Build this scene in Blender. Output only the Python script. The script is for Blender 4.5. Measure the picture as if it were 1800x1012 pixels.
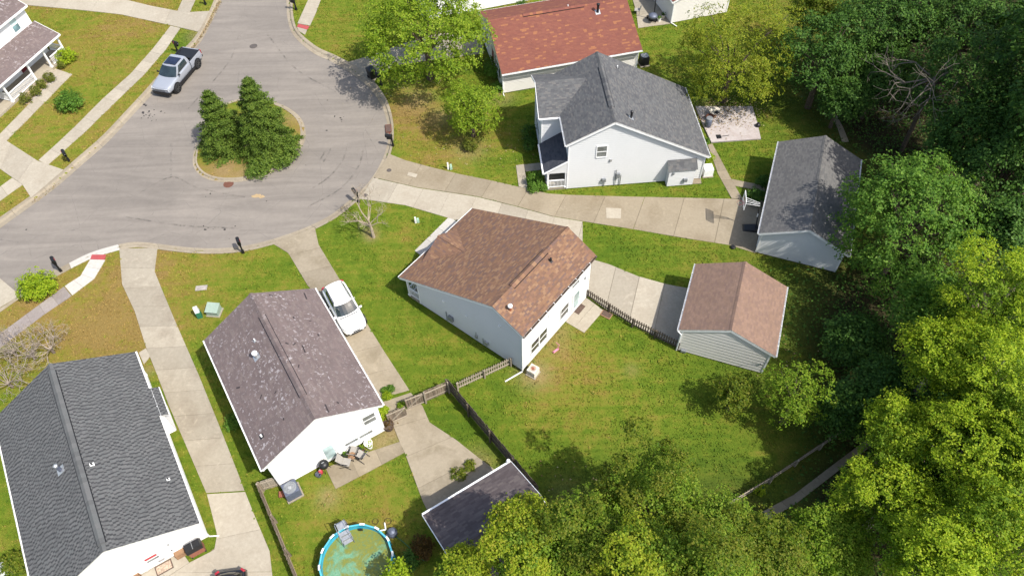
import bpy, bmesh, math, random
import numpy as np
from mathutils import Vector, Matrix, Quaternion
R = math.radians
random.seed(7)
sc = bpy.context.scene
for o in list(bpy.data.objects):
    bpy.data.objects.remove(o)
COL = sc.collection

# ---------------------------------------------------------------- camera, sky, sun, exposure
FPX, PITCH, ROLL, CH = 1289.0, R(53.24), R(-1.70), 42.9
cam = bpy.data.cameras.new('camera')
cam.sensor_width = 36.0
cam.sensor_fit = 'HORIZONTAL'
cam.lens = 36.0 * FPX / 1800.0
cam.clip_end = 3000
camo = bpy.data.objects.new('camera', cam)
COL.objects.link(camo)
camo.matrix_world = (Matrix.Translation((0, 0, CH)) @ Matrix.Rotation(R(90) - PITCH, 4, 'X')
                     @ Matrix.Rotation(ROLL, 4, 'Z'))
sc.camera = camo

SUN_EL, SUN_AZ = R(54), R(125)
world = bpy.data.worlds.new('World')
sc.world = world
world.use_nodes = True
wn = world.node_tree
sky = wn.nodes.new('ShaderNodeTexSky')
sky.sky_type = 'NISHITA'
sky.sun_disc = False
sky.sun_elevation = SUN_EL
sky.sun_rotation = SUN_AZ
sky.dust_density = 2.4
sky.ozone_density = 0.7
wn.links.new(sky.outputs[0], wn.nodes['Background'].inputs[0])
wn.nodes['Background'].inputs[1].default_value = 0.15
sun = bpy.data.lights.new('sun', 'SUN')
sun.energy = 4.0
sun.angle = R(0.5)
sun.color = (1.0, 0.955, 0.88)
suno = bpy.data.objects.new('sun', sun)
COL.objects.link(suno)
sv = Vector((math.sin(SUN_AZ) * math.cos(SUN_EL), math.cos(SUN_AZ) * math.cos(SUN_EL), math.sin(SUN_EL)))
suno.rotation_euler = sv.to_track_quat('Z', 'Y').to_euler()
suno.location = sv * 120
vs = sc.view_settings
vs.view_transform = 'Standard'
vs.look = 'None'
vs.gamma = 1
vs.use_curve_mapping = False
vs.exposure = 0.67

# ---------------------------------------------------------------- helpers: surveyed positions
def g(px, py, z=0.0):
    """ground survey: the spot at height z that the photograph shows at (px, py)"""
    u, v = (px - 900) / FPX, -(py - 506) / FPX
    c, s = math.cos(ROLL), math.sin(ROLL)
    u, v = c * u - s * v, s * u + c * v
    d = (u, math.cos(PITCH) + v * math.sin(PITCH), -math.sin(PITCH) + v * math.cos(PITCH))
    t = (z - CH) / d[2]
    return Vector((d[0] * t, d[1] * t, z))

def tag(o, label=None, cat=None, group=None, kind=None):
    if label: o['label'] = label
    if cat: o['category'] = cat
    if group: o['group'] = group
    if kind: o['kind'] = kind
    return o

def empty(name, label, cat, loc=(0, 0, 0), rz=0.0, group=None):
    o = bpy.data.objects.new(name, None)
    o.empty_display_size = 0.3
    COL.objects.link(o)
    o.location = loc
    o.rotation_euler = (0, 0, rz)
    return tag(o, label, cat, group)

def link(name, me, parent=None, loc=None, rot=None):
    o = bpy.data.objects.new(name, me)
    COL.objects.link(o)
    if parent is not None: o.parent = parent
    if loc is not None: o.location = loc
    if rot is not None: o.rotation_euler = rot
    return o

class MB:
    """collects faces, then links them as one mesh object"""
    def __init__(s): s.v = []; s.f = []; s.m = []
    def face(s, pts, mi=0):
        b = len(s.v)
        s.v += [tuple(p) for p in pts]
        s.f.append(tuple(range(b, b + len(pts)))); s.m.append(mi)
        return s
    def hexa(s, p, mi=0):
        b = len(s.v)
        s.v += [tuple(q) for q in p]
        for f in ((3, 2, 1, 0), (4, 5, 6, 7), (0, 1, 5, 4), (1, 2, 6, 5), (2, 3, 7, 6), (3, 0, 4, 7)):
            s.f.append(tuple(b + i for i in f)); s.m.append(mi)
        return s
    def box(s, x0, x1, y0, y1, z0, z1, mi=0):
        return s.hexa([(x0, y0, z0), (x1, y0, z0), (x1, y1, z0), (x0, y1, z0),
                       (x0, y0, z1), (x1, y0, z1), (x1, y1, z1), (x0, y1, z1)], mi)
    def beam(s, a, b, w, h, mi=0, up=(0, 0, 1)):
        a, b = Vector(a), Vector(b)
        d = (b - a).normalized()
        up = Vector(up)
        x = d.cross(up)
        if x.length < 1e-4: x = d.cross(Vector((0, 1, 0)))
        x.normalize()
        y = x.cross(d).normalized()
        q = []
        for p in (a, b):
            q.append([p + x * sx * w / 2 + y * sy * h / 2 for sx, sy in ((-1, -1), (1, -1), (1, 1), (-1, 1))])
        return s.hexa(q[0] + q[1], mi)
    def prism(s, poly, z0, z1, mi=0):
        n = len(poly); b = len(s.v)
        s.v += [(p[0], p[1], z0) for p in poly] + [(p[0], p[1], z1) for p in poly]
        s.f.append(tuple(range(b + n, b + 2 * n))); s.m.append(mi)
        s.f.append(tuple(range(b + n - 1, b - 1, -1))); s.m.append(mi)
        for i in range(n):
            j = (i + 1) % n
            s.f.append((b + i, b + j, b + n + j, b + n + i)); s.m.append(mi)
        return s
    def tube(s, a, b, r0, r1=None, n=8, mi=0, cap=True):
        a, b = Vector(a), Vector(b)
        if r1 is None: r1 = r0
        d = (b - a)
        if d.length < 1e-6: return s
        d.normalize()
        x = d.orthogonal().normalized(); y = d.cross(x)
        k = len(s.v)
        for p, r in ((a, r0), (b, r1)):
            for i in range(n):
                t = 2 * math.pi * i / n
                s.v.append(tuple(p + x * (r * math.cos(t)) + y * (r * math.sin(t))))
        for i in range(n):
            j = (i + 1) % n
            s.f.append((k + i, k + j, k + n + j, k + n + i)); s.m.append(mi)
        if cap:
            s.f.append(tuple(range(k + n - 1, k - 1, -1))); s.m.append(mi)
            s.f.append(tuple(range(k + n, k + 2 * n))); s.m.append(mi)
        return s
    def path(s, pts, r, n=6, mi=0):
        for a, b in zip(pts, pts[1:]): s.tube(a, b, r, r, n, mi)
        return s
    def lathe(s, prof, n=16, c=(0, 0, 0), mi=0, caps=True):
        k = len(s.v)
        for r, z in prof:
            for i in range(n):
                t = 2 * math.pi * i / n
                s.v.append((c[0] + r * math.cos(t), c[1] + r * math.sin(t), c[2] + z))
        for q in range(len(prof) - 1):
            for i in range(n):
                j = (i + 1) % n
                s.f.append((k + q * n + i, k + q * n + j, k + (q + 1) * n + j, k + (q + 1) * n + i)); s.m.append(mi)
        if not caps: return s
        s.f.append(tuple(range(k + n - 1, k - 1, -1))); s.m.append(mi)
        e = k + (len(prof) - 1) * n
        s.f.append(tuple(range(e, e + n))); s.m.append(mi)
        return s
    def mesh(s, name, mats, smooth=False):
        me = bpy.data.meshes.new(name)
        me.from_pydata(s.v, [], s.f)
        if not isinstance(mats, (list, tuple)): mats = [mats]
        for m in mats: me.materials.append(m)
        if any(s.m): me.polygons.foreach_set('material_index', s.m)
        if smooth: me.polygons.foreach_set('use_smooth', [True] * len(me.polygons))
        me.update()
        return me
    def build(s, name, mats, parent=None, smooth=False, loc=None, rot=None):
        return link(name, s.mesh(name, mats, smooth), parent, loc, rot)

def fast_mesh(name, verts, quads, mat, attrs=None, smooth=False):
    me = bpy.data.meshes.new(name)
    nv, nf, k = len(verts), len(quads), quads.shape[1]
    me.vertices.add(nv); me.vertices.foreach_set('co', np.asarray(verts, np.float32).ravel())
    me.loops.add(nf * k); me.loops.foreach_set('vertex_index', np.asarray(quads, np.int32).ravel())
    me.polygons.add(nf)
    me.polygons.foreach_set('loop_start', np.arange(0, nf * k, k, dtype=np.int32))
    me.polygons.foreach_set('loop_total', np.full(nf, k, np.int32))
    if smooth: me.polygons.foreach_set('use_smooth', np.ones(nf, bool))
    for an, arr in (attrs or {}).items():
        a = me.attributes.new(an, 'FLOAT', 'POINT')
        a.data.foreach_set('value', np.asarray(arr, np.float32))
    me.materials.append(mat)
    me.update(calc_edges=True)
    return me

def clip(poly, fn):
    """keep the part of a polygon where fn(p) >= 0"""
    out = []
    for i in range(len(poly)):
        a, b = poly[i], poly[(i + 1) % len(poly)]
        fa, fb = fn(a), fn(b)
        if fa >= 0: out.append(a)
        if (fa >= 0) != (fb >= 0):
            t = fa / (fa - fb)
            out.append(tuple(a[k] + (b[k] - a[k]) * t for k in range(len(a))))
    return out

def area2(p):
    return 0.5 * sum(p[i][0] * p[(i + 1) % len(p)][1] - p[(i + 1) % len(p)][0] * p[i][1] for i in range(len(p)))

def catmull(pts, per=6, closed=False):
    P = [Vector(p) for p in pts]
    n = len(P); out = []
    rng = n if closed else n - 1
    for i in range(rng):
        p1, p2 = P[i], P[(i + 1) % n]
        p0 = P[(i - 1) % n] if (closed or i > 0) else p1 * 2 - p2
        p3 = P[(i + 2) % n] if (closed or i + 2 < n) else p2 * 2 - p1
        for k in range(per):
            t = k / per
            out.append(0.5 * ((2 * p1) + (p2 - p0) * t + (2 * p0 - 5 * p1 + 4 * p2 - p3) * t * t
                              + (3 * p1 - p0 - 3 * p2 + p3) * t ** 3))
    if not closed: out.append(P[-1])
    return out

def resample(pts, ts):
    L = [0]
    for a, b in zip(pts, pts[1:]): L.append(L[-1] + (b - a).length)
    out = []
    for t in ts:
        d = t * L[-1]
        i = 0
        while i < len(L) - 2 and L[i + 1] < d: i += 1
        k = (d - L[i]) / max(L[i + 1] - L[i], 1e-9)
        out.append(pts[i].lerp(pts[i + 1], min(max(k, 0), 1)))
    return out

def plen(pts): return sum((b - a).length for a, b in zip(pts, pts[1:]))

def inside(px, py, poly):
    """vectorised even-odd test"""
    r = np.zeros(px.shape, bool)
    n = len(poly)
    for i in range(n):
        x1, y1 = poly[i][0], poly[i][1]
        x2, y2 = poly[(i + 1) % n][0], poly[(i + 1) % n][1]
        if y1 == y2: continue
        c = ((y1 > py) != (y2 > py)) & (px < (x2 - x1) * (py - y1) / (y2 - y1) + x1)
        r ^= c
    return r

# ---------------------------------------------------------------- materials
class NT:
    def __init__(s, name):
        s.mat = bpy.data.materials.new(name)
        s.mat.use_nodes = True
        s.t = s.mat.node_tree
        s.b = s.t.nodes['Principled BSDF']
        s.out = s.t.nodes['Material Output']
    def n(s, typ, **kw):
        nd = s.t.nodes.new(typ)
        for k, v in kw.items():
            if k.startswith('_'): setattr(nd, k[1:], v)
            else:
                key = k.replace('__', ' ')
                inp = nd.inputs[int(key[1:])] if key[0] == 'i' and key[1:].isdigit() else nd.inputs[key]
                if hasattr(v, 'is_linked') or isinstance(v, bpy.types.NodeSocket): s.t.links.new(v, inp)
                else: inp.default_value = v
        return nd
    def l(s, a, b): s.t.links.new(a, b)
    def coord(s): return s.n('ShaderNodeTexCoord').outputs['Object']
    def geo(s): return s.n('ShaderNodeNewGeometry')
    def wpos(s): return s.geo().outputs['Position']
    def noise(s, vec, scale, detail=4, rough=0.55, dist=0.0):
        return s.n('ShaderNodeTexNoise', Vector=vec, Scale=scale, Detail=detail, Roughness=rough, Distortion=dist).outputs[0]
    def ramp(s, fac, stops, interp='LINEAR'):
        r = s.n('ShaderNodeValToRGB')
        r.color_ramp.interpolation = interp
        e = r.color_ramp.elements
        while len(e) > 1: e.remove(e[-1])
        e[0].position = stops[0][0]; e[0].color = (*stops[0][1], 1)
        for p, c in stops[1:]:
            q = e.new(p); q.color = (*c, 1)
        s.l(fac, r.inputs[0])
        return r.outputs[0]
    def math(s, op, a, b=0.0, c=None):
        nd = s.n('ShaderNodeMath', _operation=op)
        for i, v in enumerate((a, b, c)):
            if v is None: continue
            if isinstance(v, bpy.types.NodeSocket): s.l(v, nd.inputs[i])
            else: nd.inputs[i].default_value = v
        return nd.outputs[0]
    def mix(s, fac, a, b, mode='MIX'):
        nd = s.n('ShaderNodeMix', _data_type='RGBA', _blend_type=mode)
        for i, v in ((0, fac), (6, a), (7, b)):
            if isinstance(v, bpy.types.NodeSocket): s.l(v, nd.inputs[i])
            elif i == 0: nd.inputs[0].default_value = v
            else: nd.inputs[i].default_value = (*v, 1)
        return nd.outputs[2]
    def maprange(s, v, a, b, c=0.0, d=1.0):
        nd = s.n('ShaderNodeMapRange')
        s.l(v, nd.inputs[0])
        for i, q in enumerate((a, b, c, d)): nd.inputs[i + 1].default_value = q
        return nd.outputs[0]
    def attr(s, name): return s.n('ShaderNodeAttribute', _attribute_name=name).outputs['Fac']
    def bump(s, h, strength=0.3, dist=0.02):
        nd = s.n('ShaderNodeBump', Strength=strength, Distance=dist)
        s.l(h, nd.inputs['Height'])
        s.l(nd.outputs[0], s.b.inputs['Normal'])
    def done(s, col=None, rough=0.8, metal=0.0, spec=0.3):
        if col is not None:
            if isinstance(col, bpy.types.NodeSocket): s.l(col, s.b.inputs['Base Color'])
            else: s.b.inputs['Base Color'].default_value = (*col, 1)
        if isinstance(rough, bpy.types.NodeSocket): s.l(rough, s.b.inputs['Roughness'])
        else: s.b.inputs['Roughness'].default_value = rough
        s.b.inputs['Metallic'].default_value = metal
        s.b.inputs['Specular IOR Level'].default_value = spec
        return s.mat

def simple(name, col, rough=0.6, metal=0.0, spec=0.4, var=0.12, scale=6.0):
    t = NT(name)
    n = t.noise(t.coord(), scale, 5, 0.6)
    c = t.mix(t.maprange(n, 0.3, 0.7), tuple(x * (1 - var) for x in col), tuple(min(1, x * (1 + var)) for x in col))
    return t.done(c, rough, metal, spec)

def concrete(name, col, stain=(0.17, 0.13, 0.09), amt=0.45, scale=0.5):
    t = NT(name)
    p = t.wpos()
    oi = t.n('ShaderNodeObjectInfo').outputs['Random']
    n1 = t.noise(p, scale, 6, 0.6, 0.4)
    n2 = t.noise(p, 5.0, 5, 0.65)
    n3 = t.noise(p, 34.0, 3, 0.6)
    c = t.mix(t.maprange(oi, 0, 1), tuple(x * 0.87 for x in col), tuple(x * 1.08 for x in col))
    c = t.mix(t.math('MULTIPLY', t.maprange(n1, 0.45, 0.75), amt), c, stain)
    n5 = t.noise(p, 0.9, 7, 0.7, 1.5)
    c = t.mix(t.math('MULTIPLY', t.maprange(n5, 0.56, 0.66), 0.28), c, tuple(min(.7, x * 1.45) for x in col))
    c = t.mix(t.maprange(n2, 0.25, 0.75), t.mix(1.0, c, (0.80, 0.79, 0.77), 'MULTIPLY'), c)
    c = t.mix(t.maprange(n3, 0.2, 0.8), t.mix(1.0, c, (0.85, 0.84, 0.82), 'MULTIPLY'), c)
    t.bump(n3, 0.25, 0.01)
    return t.done(c, 0.9, 0, 0.2)

M = {}
M['concrete'] = concrete('concrete', (0.375, 0.335, 0.265))
M['concrete_tan'] = concrete('concrete_tan', (0.30, 0.255, 0.185), (0.16, 0.12, 0.07), 0.5, 0.35)
M['concrete_light'] = concrete('concrete_light', (0.40, 0.36, 0.29), (0.26, 0.21, 0.15), 0.35)
M['concrete_white'] = concrete('concrete_white', (0.50, 0.48, 0.44), (0.5, 0.47, 0.42), 0.3)
M['concrete_lilac'] = concrete('concrete_lilac', (0.30, 0.265, 0.25), (0.2, 0.16, 0.15), 0.5, 0.8)
M['concrete_old'] = concrete('concrete_old', (0.32, 0.275, 0.205), (0.15, 0.12, 0.07), 0.65, 0.45)
M['kerb'] = concrete('kerb_concrete', (0.33, 0.285, 0.215), (0.2, 0.15, 0.1), 0.45, 1.2)
M['joint'] = simple('joint_dirt', (0.17, 0.14, 0.095), 0.95)
M['tactile'] = simple('tactile_red', (0.32, 0.06, 0.06), 0.8)
M['rustiron'] = simple('rusty_iron', (0.14, 0.06, 0.04), 0.8, 0.2)
M['iron'] = simple('cast_iron', (0.10, 0.085, 0.075), 0.7, 0.2)

def road_mat():
    t = NT('asphalt')
    p = t.wpos()
    n1 = t.noise(p, 0.12, 5, 0.55, 0.8)
    mp = t.n('ShaderNodeMapping', Vector=p); mp.inputs['Rotation'].default_value = (0, 0, R(42)); mp.inputs['Scale'].default_value = (0.12, 1.1, 1)
    n2 = t.noise(mp.outputs[0], 0.8, 5, 0.6, 1.2)
    n3 = t.noise(p, 22.0, 4, 0.7)
    n4 = t.noise(p, 3.0, 5, 0.65)
    c = t.mix(t.maprange(n1, 0.3, 0.7), (0.218, 0.194, 0.168), (0.266, 0.236, 0.202))
    c = t.mix(t.maprange(n2, 0.38, 0.66), t.mix(1.0, c, (0.80, 0.80, 0.81), 'MULTIPLY'), c)
    c = t.mix(t.maprange(n4, 0.3, 0.7), t.mix(1.0, c, (0.9, 0.9, 0.9), 'MULTIPLY'), c)
    c = t.mix(t.maprange(n3, 0.25, 0.75), t.mix(1.0, c, (0.9, 0.9, 0.9), 'MULTIPLY'), c)
    # fine shrinkage cracks
    vo = t.n('ShaderNodeTexVoronoi', _feature='DISTANCE_TO_EDGE', Vector=t.mix(0.12, p, t.n('ShaderNodeTexNoise', Vector=p, Scale=1.5).outputs[1]), Scale=0.28)
    cr = t.math('LESS_THAN', vo.outputs[0], 0.006)
    c = t.mix(t.math('MULTIPLY', cr, t.maprange(n4, 0.44, 0.62, 0, 0.4)), c, (0.09, 0.085, 0.08))
    t.bump(n3, 0.4, 0.01)
    return t.done(c, 0.92, 0, 0.2)
M['asphalt'] = road_mat()

def lawn_colour(t, p, dry, litter, bare, extra=None):
    n1 = t.noise(p, 0.22, 5, 0.6, 0.6)
    n2 = t.noise(p, 1.3, 5, 0.65, 0.3)
    n3 = t.noise(p, 9.0, 4, 0.7)
    mp = t.n('ShaderNodeMapping', Vector=p); mp.inputs['Rotation'].default_value = (0, 0, R(-33)); mp.inputs['Scale'].default_value = (0.15, 2.0, 1)
    n4 = t.noise(mp.outputs[0], 1.1, 3, 0.5)
    f = t.math('ADD', dry, t.math('MULTIPLY', t.math('SUBTRACT', n1, 0.5), 0.9))
    f = t.math('ADD', f, t.math('MULTIPLY', t.math('SUBTRACT', n2, 0.5), 1.0))
    f = t.math('ADD', f, t.math('MULTIPLY', t.math('SUBTRACT', n3, 0.5), 0.55))
    f = t.math('ADD', f, t.math('MULTIPLY', t.math('SUBTRACT', n4, 0.5), 0.6))
    if extra is not None: f = t.math('ADD', f, extra)
    c = t.ramp(f, [(0.05, (0.070, 0.122, 0.010)), (0.33, (0.110, 0.156, 0.014)), (0.52, (0.158, 0.172, 0.022)),
                   (0.74, (0.200, 0.165, 0.032)), (0.97, (0.225, 0.155, 0.050))])
    c = t.mix(bare, c, t.ramp(n3, [(0.3, (0.20, 0.13, 0.06)), (0.7, (0.36, 0.27, 0.15))]))
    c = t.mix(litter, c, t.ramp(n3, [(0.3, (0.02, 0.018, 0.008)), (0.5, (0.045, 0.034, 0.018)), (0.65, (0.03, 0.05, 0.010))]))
    return c, n3

def lawn_mat():
    t = NT('lawn')
    p = t.wpos()
    c, n3 = lawn_colour(t, p, t.attr('dry'), t.attr('litter'), t.attr('bare'))
    n5 = t.noise(p, 40.0, 3, 0.7)
    c = t.mix(t.maprange(n5, 0.25, 0.75), t.mix(1.0, c, (0.72, 0.74, 0.7), 'MULTIPLY'), c)
    t.bump(n5, 0.6, 0.04)
    return t.done(c, 0.95, 0, 0.1)
M['lawn'] = lawn_mat()

def tuft_mat():
    t = NT('grass_blades')
    p = t.wpos()
    ri = t.geo().outputs['Random Per Island']
    c, _ = lawn_colour(t, p, t.attr('dry'), t.attr('litter'), t.attr('bare'), t.math('MULTIPLY', t.math('SUBTRACT', ri, 0.5), 0.35))
    c = t.mix(1.0, c, (1.15, 1.13, 1.1), 'MULTIPLY')
    t.l(c, t.b.inputs['Base Color'])
    return t.done(None, 0.85, 0, 0.15)
M['tuft'] = tuft_mat()

def leaf_mat(name, cols, trans=0.42, rough=0.55):
    t = NT(name)
    ri = t.geo().outputs['Random Per Island']
    p = t.wpos()
    n = t.noise(p, 0.55, 3, 0.5)
    f = t.math('ADD', t.math('MULTIPLY', ri, 0.75), t.math('MULTIPLY', n, 0.5))
    f = t.math('SUBTRACT', f, 0.12)
    k = len(cols)
    c = t.ramp(f, [(0.08 + 0.84 * i / (k - 1), cols[i]) for i in range(k)])
    t.done(c, rough, 0, 0.12)
    tr = t.n('ShaderNodeBsdfTranslucent')
    t.l(t.mix(1.0, c, (1.5, 1.45, 0.7), 'MULTIPLY'), tr.inputs[0])
    mx = t.n('ShaderNodeMixShader')
    mx.inputs[0].default_value = trans
    t.l(t.b.outputs[0], mx.inputs[1]); t.l(tr.outputs[0], mx.inputs[2])
    t.l(mx.outputs[0], t.out.inputs[0])
    return t.mat
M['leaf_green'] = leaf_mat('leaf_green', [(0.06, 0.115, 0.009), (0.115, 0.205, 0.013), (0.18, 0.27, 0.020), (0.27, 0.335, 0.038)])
M['leaf_mid'] = leaf_mat('leaf_mid', [(0.042, 0.10, 0.015), (0.078, 0.168, 0.022), (0.128, 0.24, 0.032), (0.19, 0.30, 0.052)])
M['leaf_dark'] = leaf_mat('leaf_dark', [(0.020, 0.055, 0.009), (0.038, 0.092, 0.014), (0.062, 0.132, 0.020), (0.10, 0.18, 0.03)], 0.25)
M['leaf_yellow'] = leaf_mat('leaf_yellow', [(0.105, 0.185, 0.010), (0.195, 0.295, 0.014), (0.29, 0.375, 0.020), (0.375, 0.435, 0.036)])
M['leaf_olive'] = leaf_mat('leaf_olive', [(0.05, 0.085, 0.008), (0.085, 0.13, 0.010), (0.14, 0.175, 0.015), (0.20, 0.20, 0.03)])
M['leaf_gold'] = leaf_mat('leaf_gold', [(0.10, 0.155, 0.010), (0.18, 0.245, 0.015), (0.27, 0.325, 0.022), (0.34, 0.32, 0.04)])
M['leaf_conifer'] = leaf_mat('leaf_conifer', [(0.028, 0.057, 0.008), (0.060, 0.105, 0.013), (0.10, 0.155, 0.020), (0.15, 0.205, 0.033)], 0.15)
M['leaf_box'] = leaf_mat('leaf_box', [(0.04, 0.06, 0.008), (0.075, 0.098, 0.012), (0.12, 0.135, 0.018), (0.16, 0.165, 0.026)], 0.2)
M['leaf_goldgreen'] = leaf_mat('leaf_goldgreen', [(0.075, 0.115, 0.010), (0.145, 0.195, 0.014), (0.22, 0.26, 0.020), (0.30, 0.30, 0.038)])
M['leaf_rust'] = leaf_mat('leaf_rust', [(0.03, 0.02, 0.006), (0.07, 0.04, 0.01), (0.11, 0.06, 0.012)], 0.2)
M['bark'] = simple('bark', (0.09, 0.065, 0.045), 0.95, var=0.4, scale=9)
M['bark_pale'] = simple('bark_pale', (0.30, 0.245, 0.18), 0.95, var=0.35, scale=9)
M['bark_grey'] = simple('bark_grey', (0.17, 0.13, 0.10), 0.95, var=0.35, scale=9)

def shingle(name, cols, streak=0.25, speck=None, const=True, rough=0.95):
    t = NT(name)
    ri = t.geo().outputs['Random Per Island']
    p = t.coord()
    k = len(cols)
    c = t.ramp(ri, [(i / k, cols[i]) for i in range(k)], 'CONSTANT' if const else 'LINEAR')
    n1 = t.noise(p, 0.5, 4, 0.6, 0.5)
    n2 = t.noise(p, 18, 4, 0.7)
    c = t.mix(t.math('MULTIPLY', t.maprange(n1, 0.42, 0.72), streak), c, t.mix(1.0, c, (0.5, 0.5, 0.52), 'MULTIPLY'))
    c = t.mix(t.maprange(n2, 0.2, 0.8), t.mix(1.0, c, (0.8, 0.8, 0.8), 'MULTIPLY'), c)
    if speck:
        n3 = t.noise(p, 5.0, 4, 0.6, 0.6)
        n4 = t.noise(p, 0.45, 2, 0.5)
        s = t.math('MULTIPLY', t.maprange(n3, 0.575, 0.63), t.maprange(n4, 0.4, 0.62, 0.15, 0.95))
        c = t.mix(s, c, speck)
    t.bump(n2, 0.3, 0.01)
    return t.done(c, rough, 0, 0.15)
M['sh_brown'] = shingle('shingle_brown', [(0.196, 0.111, 0.071), (0.163, 0.096, 0.067), (0.224, 0.129, 0.077), (0.154, 0.098, 0.079), (0.207, 0.118, 0.079), (0.256, 0.154, 0.093), (0.178, 0.104, 0.071)], 0.15)
M['sh_purple'] = shingle('shingle_purple', [(0.154, 0.121, 0.115), (0.164, 0.127, 0.121), (0.147, 0.114, 0.109), (0.17, 0.132, 0.124), (0.154, 0.121, 0.115), (0.16, 0.124, 0.118), (0.179, 0.143, 0.133), (0.15, 0.118, 0.113)], 0.28, (0.33, 0.30, 0.30))
M['sh_grey'] = shingle('shingle_grey', [(0.101, 0.102, 0.105), (0.113, 0.115, 0.115), (0.089, 0.09, 0.094), (0.125, 0.126, 0.126), (0.105, 0.106, 0.108), (0.139, 0.134, 0.129)], 0.2)
M['sh_char'] = shingle('shingle_charcoal', [(0.118, 0.12, 0.119), (0.132, 0.133, 0.132), (0.108, 0.11, 0.11), (0.123, 0.127, 0.126)], 0.25)
M['sh_chardot'] = shingle('shingle_charcoal_dark', [(0.048, 0.050, 0.053), (0.056, 0.058, 0.061), (0.064, 0.066, 0.069)], 0.1)
M['sh_red'] = shingle('shingle_red', [(0.189, 0.072, 0.053), (0.205, 0.081, 0.057), (0.178, 0.069, 0.054), (0.197, 0.075, 0.055), (0.186, 0.072, 0.054), (0.21, 0.083, 0.058), (0.194, 0.075, 0.055), (0.2, 0.078, 0.056), (0.186, 0.072, 0.053), (0.275, 0.118, 0.061)], 0.1)
M['sh_lbrown'] = shingle('shingle_lightbrown', [(0.215, 0.142, 0.106), (0.235, 0.153, 0.113), (0.2, 0.133, 0.105), (0.248, 0.162, 0.121), (0.221, 0.146, 0.113)], 0.15)
M['sh_slate'] = shingle('shingle_slate', [(0.126, 0.122, 0.117), (0.14, 0.135, 0.128), (0.114, 0.111, 0.109), (0.149, 0.144, 0.136)], 0.25)
M['sh_dusk'] = shingle('shingle_dusk', [(0.117, 0.095, 0.093), (0.131, 0.107, 0.103), (0.105, 0.084, 0.083), (0.15, 0.124, 0.116)], 0.4)
M['sh_navy_shade'] = shingle('shingle_navy_shade', [(0.062, 0.066, 0.078), (0.072, 0.075, 0.086), (0.054, 0.058, 0.07)], 0.1)  # porch roof's shade put into the shingle colour as dark blue

def siding_mat(name, col, dirt=0.12):
    t = NT(name)
    p = t.coord()
    n = t.noise(p, 0.7, 5, 0.6, 0.3)
    n2 = t.noise(p, 6, 5, 0.6)
    c = t.mix(t.math('MULTIPLY', t.maprange(n, 0.4, 0.75), dirt), col, tuple(x * 0.72 for x in col))
    c = t.mix(t.maprange(n2, 0.3, 0.7), t.mix(1.0, c, (0.955, 0.955, 0.955), 'MULTIPLY'), c)
    return t.done(c, 0.55, 0, 0.35)
M['siding'] = siding_mat('white_siding', (0.61, 0.615, 0.61))
M['siding_cream'] = siding_mat('cream_siding', (0.64, 0.615, 0.57))
M['siding_bright'] = siding_mat('bright_siding', (0.78, 0.775, 0.76), 0.06)
M['trim'] = simple('white_trim', (0.76, 0.76, 0.75), 0.5, var=0.05)
M['trim_weather'] = simple('weathered_trim', (0.55, 0.54, 0.52), 0.6, var=0.3, scale=3)
M['soffit'] = simple('soffit', (0.6, 0.6, 0.59), 0.7, var=0.05)
M['foundation'] = simple('foundation', (0.30, 0.27, 0.23), 0.9, var=0.2)
M['deck_wood'] = simple('roof_decking', (0.10, 0.08, 0.07), 0.9)
M['black'] = simple('black_plastic', (0.012, 0.012, 0.013), 0.45, var=0.2)
M['black_metal'] = simple('black_metal', (0.02, 0.02, 0.022), 0.4, 0.3, var=0.2)
M['rubber'] = simple('tyre_rubber', (0.016, 0.016, 0.017), 0.85)
M['alloy'] = simple('wheel_alloy', (0.30, 0.30, 0.31), 0.35, 0.8)
M['alloy_dark'] = simple('dark_alloy', (0.10, 0.10, 0.10), 0.4, 0.6)
M['galv'] = simple('galvanised_steel', (0.42, 0.43, 0.44), 0.45, 0.6, var=0.2)
M['grey_metal'] = simple('grey_metal', (0.22, 0.235, 0.25), 0.5, 0.3, var=0.2)
M['bluegrey'] = simple('bluegrey_metal', (0.11, 0.125, 0.17), 0.5, 0.3)
M['white_metal'] = simple('white_metal', (0.72, 0.72, 0.70), 0.4, var=0.08)
M['beige_metal'] = simple('beige_metal', (0.55, 0.50, 0.42), 0.5, var=0.15)
M['rust_red'] = simple('rusty_grille', (0.28, 0.09, 0.05), 0.8, 0.1, var=0.4, scale=14)
M['green_plastic'] = simple('green_plastic', (0.03, 0.16, 0.085), 0.5)
M['sage'] = simple('sage_painted_metal', (0.26, 0.33, 0.27), 0.5, var=0.1)
M['pale_green'] = simple('pale_green_plastic', (0.32, 0.48, 0.36), 0.5)
M['fence_grey'] = simple('weathered_wood', (0.20, 0.165, 0.13), 0.9, var=0.35, scale=7)
M['fence_dark'] = simple('dark_weathered_wood', (0.085, 0.068, 0.052), 0.9, var=0.35, scale=7)
M['fence_pale'] = simple('pale_weathered_wood', (0.34, 0.29, 0.22), 0.9, var=0.25, scale=7)
M['wood_brown'] = simple('brown_wood', (0.26, 0.15, 0.08), 0.75, var=0.2)
M['brick'] = simple('red_brick', (0.24, 0.09, 0.055), 0.9, var=0.35, scale=12)
M['red_paint'] = simple('red_paint', (0.42, 0.05, 0.06), 0.5)
M['door_red'] = simple('dark_red_door', (0.16, 0.025, 0.03), 0.5)
M['mat_brown'] = simple('brown_doormat', (0.09, 0.06, 0.045), 0.95, var=0.4, scale=20)
M['sling'] = simple('grey_sling_fabric', (0.30, 0.28, 0.25), 0.8)
M['terracotta'] = simple('terracotta', (0.22, 0.10, 0.06), 0.8)
M['pink'] = simple('pink_plastic', (0.62, 0.22, 0.30), 0.5)
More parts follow.
